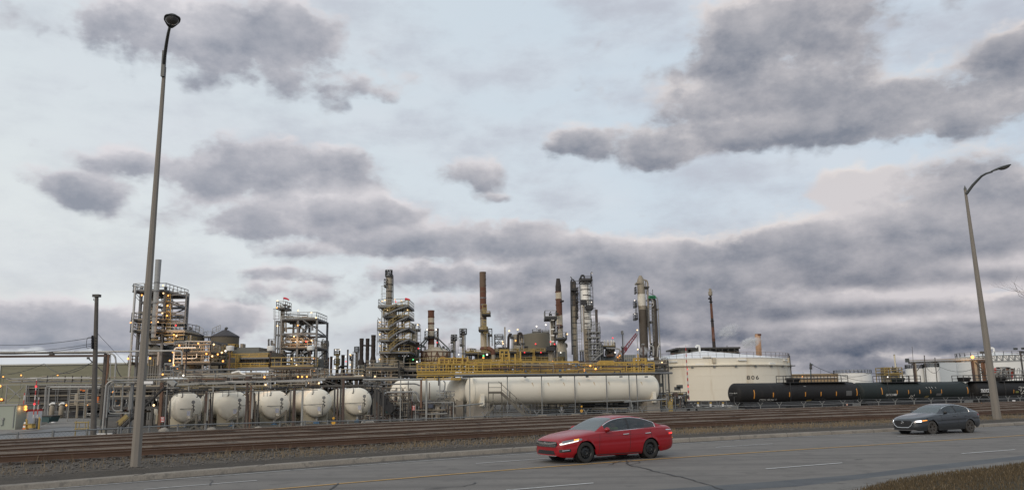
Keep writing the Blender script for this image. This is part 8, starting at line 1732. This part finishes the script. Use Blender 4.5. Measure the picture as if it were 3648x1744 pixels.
def steam(c, D, x, y, rx, rz, lab, dens, tilt=0.0):
 q = VW(c, D); p = q(x, y); R_ = V3((rx * q.m, rx * q.m * .7, rz * q.m)); mb = MB(); ct, st_ = cos(tilt), sin(tilt)
 mb.lathe((0, 0, -1), [(max(1e-3, sin(pi * i / 10)), 1 - cos(pi * i / 10)) for i in range(11)], 16)
 m = bpy.data.materials.new('steam_vapour'); m.use_nodes = True; t = NT(m.node_tree); t.n.remove(t.n['Principled BSDF']); v = t.new('ShaderNodeVolumePrincipled'); v.inputs['Color'].default_value = (.97, .97, .98, 1)
 tc = t.new('ShaderNodeTexCoord').outputs['Object']; fall = t.rng(t.vm('DOT_PRODUCT', tc, tc, out=1), 1.0, .1); nz = t.rng(t.noise(t.vm('ADD', t.vm('MULTIPLY', tc, (1.4, 1, 1)), (x * .1, 0, 0)), 1.6, 5, .62), .42, .68)
 t.put(v.inputs['Density'], t.m('MULTIPLY', t.m('MULTIPLY', nz, fall), dens / R_.y)); t.l.new(v.outputs[0], t.n['Material Output'].inputs['Volume'])
 o = mb.build('steam', m, None, loc=(0, 0, 0), label=lab, cat='steam', kind='stuff'); o.location = p; o.scale = R_; o.rotation_euler = (0, tilt, 0); return o
steam('C6', 262, 940, 555, 90, 45, 'white steam drifting beside the orange stack', 5.0, -.3)
steam('C6', 292, 775, 475, 120, 60, 'thin steam hanging beside the flare stack', 1.6, -.35)
steam('C6', 172, 185, 615, 42, 40, 'white steam at the foot of the twin dark columns', 3.0)
steam('C6', 300, 672, 188, 16, 6, 'small wisp of steam at the flare tip', 5.0)
# ------------------------------------------------------------------ rail tank cars
def tank_car(lab, A, B, R, paint, marks, domes, num):
 ex = (B - A); ex.z = 0; L = ex.length; ex.normalize(); ey = V3((ex.y, -ex.x, 0)); r = T('tank_car', lab, 'tank car', ((A.x + B.x) / 2, (A.y + B.y) / 2, ZP), 'rail tank cars behind the fence')
 bullet(r, A, B, R, paint, .42, 'tank', 48); W = lambda s, u, z: A + ex * s + ey * u + V3((0, 0, z)); S = lambda s, h: A + ex * s + ey * (R + .012) * cos(h / R) + V3((0, 0, (R + .012) * sin(h / R)))
 zr_ = ZP - A.z
 MB().beam(W(1.2, .9, -R * .96), W(L - 1.2, .9, -R * .96), .25, .35).beam(W(1.2, -.9, -R * .96), W(L - 1.2, -.9, -R * .96), .25, .35).build('sill', blackp, r, smooth=False)
 MB().beam(W(1.5, .2, -R * .98 - .35), W(L - 1.5, .2, -R * .98 - .35), 1.6, .5).beam(W(L * .42, .5, -R - .7), W(L * .58, .5, -R - .7), 1.2, .7).build('underframe', blackp, r, smooth=False)
 for s in (3.0, L - 3.0):
  bg = MB(); bg.beam(W(s - 1.3, 1.0, zr_ + .55), W(s + 1.3, 1.0, zr_ + .55), .2, .35).beam(W(s, 1.0, zr_ + .6), W(s, 1.0, -R * .9), .6, .5); bo = bg.build('bogie', blackp, r, smooth=False)
  for ds in (-.9, .9): MB().cyl(W(s + ds, .85, zr_ + .45), W(s + ds, .72, zr_ + .45), .45, n=18).build('wheel', steel_d, bo)
 for s in (-.3, L + .3): MB().beam(W(s - .3, 0, -R * .9), W(s + .3, 0, -R * .9), .4, .4).build('coupler', blackp, r, smooth=False); MB().tube([W(s, .9, -R * .8), W(s, .9, -R * .25), W(s + (.5 if s < 0 else -.5), .9, -R * .25)], .05, 5).build('grab_rail', steel_d, r)
 for k, (s, h0, h1, w_) in enumerate(marks): MB().grid([[S(s - w_ / 2, h0 + (h1 - h0) * j / 5), S(s + w_ / 2, h0 + (h1 - h0) * j / 5)] for j in range(6)]).build('reflector_strip', MATS['reflector_amber'], r)
 for (s0, s1, hatch) in domes:
  MB().beam(W(s0, .1, R * 1.0), W(s1, .1, R * 1.0), 2.3, .12).build('walkway', blackp, r, smooth=False); rail(r, steel_d, [W(s0, 1.2, R * .98), W(s1, 1.2, R * .98)], 1.05, 1.4, .045, toe=False); rail(r, steel_d, [W(s0, -1.0, R * .98), W(s1, -1.0, R * .98)], 1.05, 1.4, .045, toe=False)
  MB().lathe(W(hatch, 0, R * .97), [(.85, 0), (1.1, .55), (1.1, .75), (.01, .78)], 18).build('hatch', paint, r); MB().tube([W(s0 + .6, 1.3, R * .98), W(s0 + .4, R * 1.02, 0), W(s0 + .4, R * .9, -R * .8)], .05, 5).build('ladder', blackp, r)
 for s in (L * .34, L * .7): MB().lathe(A + ex * s, [(R * 1.001, -.05), (R * 1.006, 0), (R * 1.001, .05)], 48, ex).build('weld_band', paint, r)
 return r, S, W, L
M('reflector_amber', (.70, .30, .05), .4, 0, .08, 4); blk = M('black_tank_car_paint', (.017, .0165, .017), .66, 0, .25, .5, spec=.3, stain=(.04, .035, .032), stain_amt=.4, streak=True); grn = M('dark_green_tank_car_paint', (.021, .028, .028), .66, 0, .2, .5, spec=.3, stain=(.05, .05, .045), stain_amt=.4, streak=True)
lett = M('white_car_lettering', (.74, .74, .72), .6, 0, .1, 3); faint = M('faded_car_lettering', (.20, .20, .20), .7, 0, .2, 3)
A1, B1_ = VW('Z12', 121)(34, 505), VW('Z12', 130)(2190, 478); B1_.z = A1.z; Rc = 1.56
r, S, W, L = tank_car('black rail tank car lettered CTCX 781241', A1, B1_, Rc, blk, [(2.9, -.75, .55, .16)] + [(6.4 + 3.05 * k, -.55, .12, .16) for k in range(5)] + [(L_ := (B1_ - A1).length - .9, -.6, .55, .17)], [(9.3, 21.5, 11.6)], 0)
def ctext(S, s, h, tx, hh, mat, w=None, **k): return text(r, tx, mat, (s, h, 0), (1, 0, 0), (0, 1, 0), hh, 'lettering', 0, fn=lambda v: S(v.x, v.y), width=w, **k)
ctext(S, 3.9, -1.22, 'CTCX 781241', .36, lett, 2.75, bold=.02, shear=.15); ctext(S, 6.95, -1.1, 'T', .2, faint); ctext(S, 4.4, -1.55, 'LD LMT  LT WT', .14, faint)
MB().grid([[S(6.85 + .35 * i, -1.15 + .32 * j) for i in (0, 1)] for j in (0, 1)]).build('small_plate', faint, r); MB().grid([[S(20.6 + 1.15 * i / 3, -.55 + .75 * j / 3) for i in range(4)] for j in range(4)]).build('stencil_panel', M('stencil_grey', (.11, .11, .11), .7, 0, .7, 9), r)
MB().grid([[S(12.9 + .95 * i / 3 + .18 * j, -1.5 + .36 * j) for i in range(4)] for j in (0, 1)]).build('yellow_placard', yellow_d, r); ctext(S, 14.4, -1.10, 'COMMODITY HAZARD LINE', .10, faint, 2.3); MB().grid([[S(12.6 + .45 * i - .12 * j, .98 + .16 * j) for i in (0, 1)] for j in (0, 1)]).build('worn_sticker', faint, r)
for tx, h, m_, sz in (('CTCX 781241', .05, lett, .13), ('LD LMT', -.12, faint, .09), ('LT WT', -.26, faint, .09)): text(r, tx, m_, W(-.05, 0, 0) + V3((-.55, -1.0, h)), (.93, -.36, 0), (0, 0, 1), sz, 'end_lettering', .05)
A2, B2_ = VW('Z12', 131)(2205, 480), VW('Z13', 141)(1466, 735); B2_.z = A2.z
r, S, W, L = tank_car('dark green rail tank car lettered GATX 210880', A2, B2_, Rc, grn, [(4.3, -.35, .75, .17)] + [(7.6 + 2.55 * k, -.35, .28, .15) for k in range(5)] + [((B2_ - A2).length - 1.0, -.5, .62, .18)], [(5.3, 13.6, 9.8)], 1)
ctext(S, 5.1, -.62, 'GATX 210880', .34, lett, 2.45, bold=.02); ctext(S, 5.15, -.95, 'LD LMT   LT WT', .12, faint); MB().grid([[S(14.0 + .85 * i / 3 + .1 * j, -1.2 + .45 * j) for i in range(4)] for j in (0, 1)]).build('yellow_placard', yellow_d, r); MB().grid([[S(16.6 + 1.2 * i / 3, -.75 + .4 * j / 3) for i in range(4)] for j in range(4)]).build('stencil_panel', MATS['stencil_grey'], r)
def scribble(r, S, pts, w=.05): MB().tube([S(a, b) for a, b in pts], w, 5).build('graffiti', lett, r)
for s in (14.4, 15.1, 15.7, 16.5): scribble(r, S, [(s, .75), (s + .12, .68), (s + .05, .58), (s + .2, .52)], .025)
scribble(r, S, [(10.6, -1.2), (10.8, -.6), (10.95, -1.2), (11.15, -.7), (11.2, -1.3), (11.5, -.5), (11.45, -1.2)], .035)
ez = (B2_ - A2).normalized(); A3 = B2_ + ez * 1.6 + V3((0, .4, 0)); B3_ = A3 + ez * 23
r, S, W, L = tank_car('black rail tank car lettered PROCOR with white graffiti', A3, B3_, Rc, blk, [(3.3, -.95, .15, .15), (9.4, -.6, .05, .14)], [(-2.6, 4.6, -.9), (6.9, 15, 8.2)], 2)
ctext(S, .95, -.35, 'PROCOR', .58, signw, 2.7, bold=.04); ctext(S, 1.5, -.98, 'PROX 92607', .27, lett, 1.5); MB().grid([[S(9.9 + .8 * i, -.55 + .35 * j) for i in (0, 1)] for j in (0, 1)]).build('olive_placard', M('olive_placard', (.20, .21, .06), .6, 0, .1, 3), r)
scribble(r, S, [(10.9, .45), (11.4, .55), (11.3, -.2), (11.7, .5), (11.75, -.75), (12.0, .4), (12.3, .5), (12.1, -.7), (12.5, .3), (12.9, .6), (12.7, -.3), (13.2, .45)], .05); scribble(r, S, [(10.7, .1), (11.1, -.1), (11.5, -.8), (12.0, -.2), (12.6, -.8), (13.3, .1)], .04)
for x, y in ((2070, 690),): q = VW('Z12', 119); MB().prism([q(x - 18, y), q(x, y + 28), q(x + 18, y), q(x, y - 28)], (0, .05, 0)).build('hazard_diamond', M('pink_diamond', (.55, .33, .26), .6, 0, .1, 3), None, smooth=False, loc=q(x, y), label='small pink hazard diamond hung between the first two tank cars', cat='placard')
q = VW('B4', 108); MB().box(q(2474, 138), (28 * q.m, .1, 30 * q.m)).build('white_notice', signw, None, smooth=False, loc=q(2474, 138), label='small square white notice on the fence below the graffiti', cat='notice')
# ------------------------------------------------------------------ far right plant
q = VW('Z12', 280); r = T('tan_warehouse', 'long low tan warehouse with an orange wall lamp beyond the tank cars', 'warehouse', q.at(1500, 230)); qbox(r, q, 1080, 1915, 155, 300, 20, tan_w, 'wall', 0, ground=True); qbox(r, q, 1075, 1920, 150, 160, 20.5, M('pale_eave', (.45, .36, .22), .6, 0, .1, 1), 'eave', -.3); qbox(r, q, 1095, 1900, 212, 222, .5, signw, 'base_stripe', -.5); lamps(r, q, [(1280, 196, e_orange, -1)], .8); qbox(r, q, 1462, 1470, 158, 215, .3, insul, 'downpipe', -.3); upright(r, q, steel_d, 1292, 118, 155, 2, 'vent')
def tank(lab, c, D, x0, x1, y0, mat=white_o, roof=0.0, rl=True, grp=None):
 q = VW(c, D); r = T('storage_tank', lab, 'storage tank', q.at((x0 + x1) / 2, y0 + 120), grp); p = q((x0 + x1) / 2, y0 + 40); R = (x1 - x0) / 2 * q.m; z = q((x0 + x1) / 2, y0).z; C = (p.x, p.y + R * .5, 0); MB().lathe(C, [(R, ZP), (R, z)], 56).build('shell', mat, r); MB().lathe(C, [(R, z - .1), (R * 1.015, z), (.01, z + roof * R + .05)], 56).build('roof', mat, r)
 if rl: rail(r, steel_l, [V3((C[0] + R * cos(pi * 2 * k / 30), C[1] + R * sin(2 * pi * k / 30), z)) for k in range(31)], 1.1, 2.2, .05, toe=False)
 return r, q, z, C, R
tank('broad low white tank with pale yellow rim railing beside the warehouse', 'Z12', 300, 1915, 2545, 135); tank('white tank partly behind the gantry post, with a small vent dome', 'Z13', 235, 598, 865, 402, roof=.03); tank('narrow white tank standing between the gantry uprights', 'Z13', 232, 885, 1105, 382, roof=.05); tank('low white tank roof beyond the yellow framed burner', 'Z13', 285, 440, 640, 495)
pb = M('blue_shaded_white_paint', (.50, .535, .56), .5, 0, .03, .3); tank('wide white tank with bluish shading, filling the space under the gantry', 'Z13', 262, 1095, 2150, 262, pb, rl=False)  # bluish shading of a white tank, painted into its base colour
r, q, z, C, R = tank('big white domed tank with a curled vent beyond the truss bridge', 'Z13', 225, 1560, 2680, 205, white_o, roof=.12); MB().tube(rounded([V3((C[0], C[1], z + R * .11)), V3((C[0], C[1], z + R * .11 + 1.3)), V3((C[0] - .8, C[1], z + R * .11 + 1.4)), V3((C[0] - 1.1, C[1], z + R * .11 + .8))], .5), .28, 10).build('vent_hook', white_o, r)
q = VW('Z13', 210); r = T('yellow_burner_frame', 'yellow and tan burner frame carrying a pale cream stack', 'burner', q.at(370, 510)); X, Y0, Zs = steel_frame(r, q, [225, 310, 430, 500], 385, None, [390, 430, 475, 500], 5, yellow_d, .3, ym=450); qbox(r, q, 225, 310, 382, 500, 2, tan_w, 'tan_panel', .5); qbox(r, q, 245, 505, 470, 488, 5, yellow_d, 'deck', -.3); qbox(r, q, 330, 470, 490, 600, 6, cream, 'casing', 1, ground=True); vcol(r, q, 390, 195, 430, 13, M('pale_cream_cladding', (.60, .55, .42), .6, 0, .1, 1), 'stack', dome=False, hw1=10, d=2); vcol(r, q, 377, 182, 198, 13, insul, 'stack_cap', dome=False, d=2); jumble(r, q, 320, 390, 440, 470, 3, 16, [steel_d, brownp, insul], (4, 9), .4, 4, 151); upright(r, q, steel_d, 355, 365, 420, 6, 'vent'); upright(r, q, steel_l, 418, 325, 430, 2, 'mast'); lamps(r, q, [(275, 535, e_white, -2)], .35); upright(r, q, steel_l, 290, 420, 540, 4, 'conduit', -1)
q = VW('Z13', 160); r = T('pipe_gantry', 'elevated pipe gantry with white clad pipes over the green tank car', 'pipe gantry', q.at(1200, 560))
for y, hw, m_, d in ((292, 8, pipe_l, 0), (270, 6, insul, .8), (318, 6, steel_l, .4), (302, 5, steel_d, 1.2)): qpipe(r, q, m_, [(605, y + 8, d), (1600, y - 28, d), (1790, y - 33, d)] + ([(1810, y - 20, d), (1835, 575, d)] if hw == 8 else []), hw, flange=5, rad=.8)
qbeam(r, q, steel_d, (605, 312), (1800, 268), 12, 'beam', 1.5)
for x, y0, hw, m_ in ((690, 300, 14, brownp), (712, 300, 12, insul), (1612, 275, 14, brownp), (1650, 275, 20, insul), (1690, 280, 14, woodp), (1760, 270, 12, rusty), (1790, 270, 10, rusty), (1815, 270, 8, pipe_l)): upright(r, q, m_, x, y0, None, hw, 'post', .5, ym=430)
for a, b in (((640, 320), (695, 375)), ((810, 335), (735, 440)), ((1640, 300), (1760, 420)), ((1700, 520), (1780, 430)), ((1700, 400), (1780, 480))): qbeam(r, q, steel_d, a, b, 10, 'brace')
for x in (800, 1035, 1395): qbox(r, q, x - 45, x + 35, 285, 305, 1, steel_d, 'pipe_shoe', .2)
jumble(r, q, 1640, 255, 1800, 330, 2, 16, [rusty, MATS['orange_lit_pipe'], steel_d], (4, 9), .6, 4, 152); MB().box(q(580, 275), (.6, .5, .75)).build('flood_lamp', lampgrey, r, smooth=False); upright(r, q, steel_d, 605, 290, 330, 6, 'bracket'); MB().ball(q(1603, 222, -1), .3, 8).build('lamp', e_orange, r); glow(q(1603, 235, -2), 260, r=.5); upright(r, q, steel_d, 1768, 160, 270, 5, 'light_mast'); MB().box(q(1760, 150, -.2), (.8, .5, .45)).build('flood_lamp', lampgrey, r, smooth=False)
q = VW('Z13', 185); r = T('truss_bridge', 'grey lattice pipe truss crossing in front of the domed tank', 'truss', q.at(2200, 320))
for d in (0, 3):
 for y, hw in ((212, 11), (300, 14), (315, 8)): qbeam(r, q, steel if y < 250 else steel_l, (1660, y), (2700, y - 38), hw, 'chord', d)
for k in range(11): x = 1700 + 95 * k; qbeam(r, q, steel_l, (x, 212 - k * 3), (x, 300 - k * 3), 16, 'upright'); qbeam(r, q, steel_l, (x, 212 - k * 3), (x + 90, 300 - k * 3), 8, 'brace'); qbeam(r, q, steel_l, (x + 45, 210 - k * 3), (x + 90, 296 - k * 3), 6, 'brace', 3)
for x in (1710, 2680): upright(r, q, steel, x, 300, None, 12, 'leg', 1, ym=450)
q = VW('Z13', 158); jum('red_valve_station', 'valve station of dark and red fittings above the black tank car', 'valve station', q, 1930, 390, 2260, 575, 4, 46, [steel_d, red_p, rusty, steel_l, blackp], (4, 9), .45, 22, 153, vm=[red_p, blackp, steel_d, rusty]); qbox(bpy.data.objects['red_valve_station'], q, 1920, 1980, 415, 432, .5, red_p, 'red_board', -1)
r = bpy.data.objects['red_valve_station']; rail(r, steel_l, [q(1930, 560, -1), q(2500, 545, -1)], 1.4, 1.3, .06); qpipe(r, q, steel_l, [(2050, 560, 0), (2060, 410, 0), (2120, 395, 0), (2130, 480, 0)], 10); qpipe(r, q, steel_l, [(2300, 480, 0), (2310, 400, 0), (2345, 395, 0), (2345, 480, 0)], 5)
for i, (x, y, D, lab, tw) in enumerate(((2362, 120, 165, 'twin headed floodlight pole over the far valve station', 1),)):
 q = VW('Z13', D); r = T('floodlight_pole', lab, 'floodlight', q.at(2385, 560)); p0 = q(2395, 480); MB().tube([(p0.x, p0.y, ZP), q(2352, 128)], .16, 8).build('pole', steel_d, r); qbeam(r, q, steel_d, (2310, 130), (2400, 128), 7, 'cross_arm')
 for xx, yy in ((2278, 95), (2402, 90), (2400, 150)): MB().box(q(xx, yy), (.65, .5, .42), .4).build('lamp_head', lampgrey, r, smooth=False)
for c_, x0, x1, yt, yb, hw, D, lab, m_ in (('Z13', 848, 875, 205, 600, 9, 150, 'thick wooden pole behind the green tank car', woodp), ('Z13', 1015, 1045, 242, 600, 8, 150, 'slimmer wooden pole between the two narrow white tanks', woodp), ('Z13', 658, 690, 70, 600, 4, 152, 'thin dark whip mast above the gantry end', steel_d), ('Z12', 1423, 1440, -30, 230, 6, 135, 'thin dark utility pole behind the walkway of the black tank car', steel_d), ('C6', 1217, 1235, 650, 815, 5, 182, 'grey wooden pole at the edge of the large tank', woodp), ('C6', 1363, 1368, 700, 850, 3, 150, 'slender teal pole with a bent lamp arm', teal), ('Z12', 1595, 1600, 60, 100, 3, 290, 'far short lamp pole above the tan warehouse', steel_d)):
 q = VW(c_, D); a, b = q(x0, yt), q(x1, yb); r = T('wooden_pole' if m_ is woodp else 'thin_mast', lab, 'pole', (b.x, b.y, ZP)); MB().tube([(b.x + (b.x - a.x) * .3, b.y, ZP), a], [hw * q.m, hw * q.m * .8], 8).build('pole', m_, r); MB().lathe(a, [(hw * q.m * .9, -.05), (hw * q.m, .08), (.01, .14)], 8).build('pole_top', steel_d, r)
 if yt == -30:
  for dx, dy in ((0, 12), (0, 60)): MB().box(q(x0 + 6, yt + dy + 20, -.2), (.35, .3, .4)).build('insulator', steel_d, r, smooth=False)
  wire(r, [q(x0 + 12, yt + 12), VW('Z12', 200)(2500, 130)], .04, 1.5); wire(r, [VW('Z12', 150)(1930, 160), VW('Z12', 165)(2560, 275)], .035, .5)
 if m_ is woodp and hw == 5: qbox(r, q, 1222, 1245, 716, 722, .6, lampgrey, 'lamp_head', -1); wire(r, [q(1232, 720, -1), q(1258, 718, -1)], .1)
 if m_ is teal: wire(r, [q(1365, 704), q(1385, 712)], .09, 0, teal)
 if hw == 9: wire(r, [q(850, 340), q(1100, 380, 20), q(1800, 300, 10)], .04, 1.4); wire(r, [q(650, 360), VW('Z13', 200)(-240, 440)], .05, 1.0)
# ------------------------------------------------------------------ weeds along the tank car fence, bare tree at the frame edge
pts = []
while len(pts) < 5500:
 x = random.uniform(8, 95); y = c_rt(x) + random.uniform(2, 5.8)
 if random.random() < patchy(x, y * .2, .8) ** 2: pts.append(V3((x, y, .05 - (y - c_rt(x)) * .2)))
blades('fence_weeds', dry_d, pts, .2, .8, .025, 'brown dead weeds standing along the chain link fence', 'weeds', .7)
tp = PX(3700, 1180, 36); r = T('bare_tree', 'bare leafless tree whose twigs reach into the frame edge', 'tree', (tp.x + 2.5, tp.y, 0)); bark = M('grey_brown_bark', (.11, .085, .07), .9, 0, .3, 3)
MB().tube([(tp.x + 2.5, 36, 0), (tp.x + 2.4, 36, 3), (tp.x + 2.3, 36.1, 6.5), (tp.x + 2.5, 36, 9)], [.22, .18, .12, .04], 10).build('trunk', bark, r)
mb = MB(); Rn = random.Random(4)
def twig(p, d, L, rr, n):
 q_ = p + d * L; mb.tube([p, p + d * L * .5 + V3((0, 0, L * .03)), q_], [rr, rr * .75, rr * .5], 5)
 if n:
  for k in range(3): twig(p + d * L * (.45 + .27 * k), (d + V3((Rn.uniform(-.6, .6), Rn.uniform(-.6, .6), Rn.uniform(-.1, .7)))).normalized(), L * .55, rr * .5, n - 1)
for x, y, z0 in ((3612, 1018, 5.3), (3625, 1050, 4.8)): s_ = V3((tp.x + 2.4, 36, z0)); e_ = PX(x, y, 35.5); d_ = e_ - s_; twig(s_, d_.normalized(), d_.length * .62, .022, 3)
for k in range(8): twig(V3((tp.x + 2.4, 36, 4 + .6 * k)), V3((Rn.uniform(.2, 1), Rn.uniform(-1, 1), .7)).normalized(), 2.6, .05, 2)
mb.build('crown', bark, r)
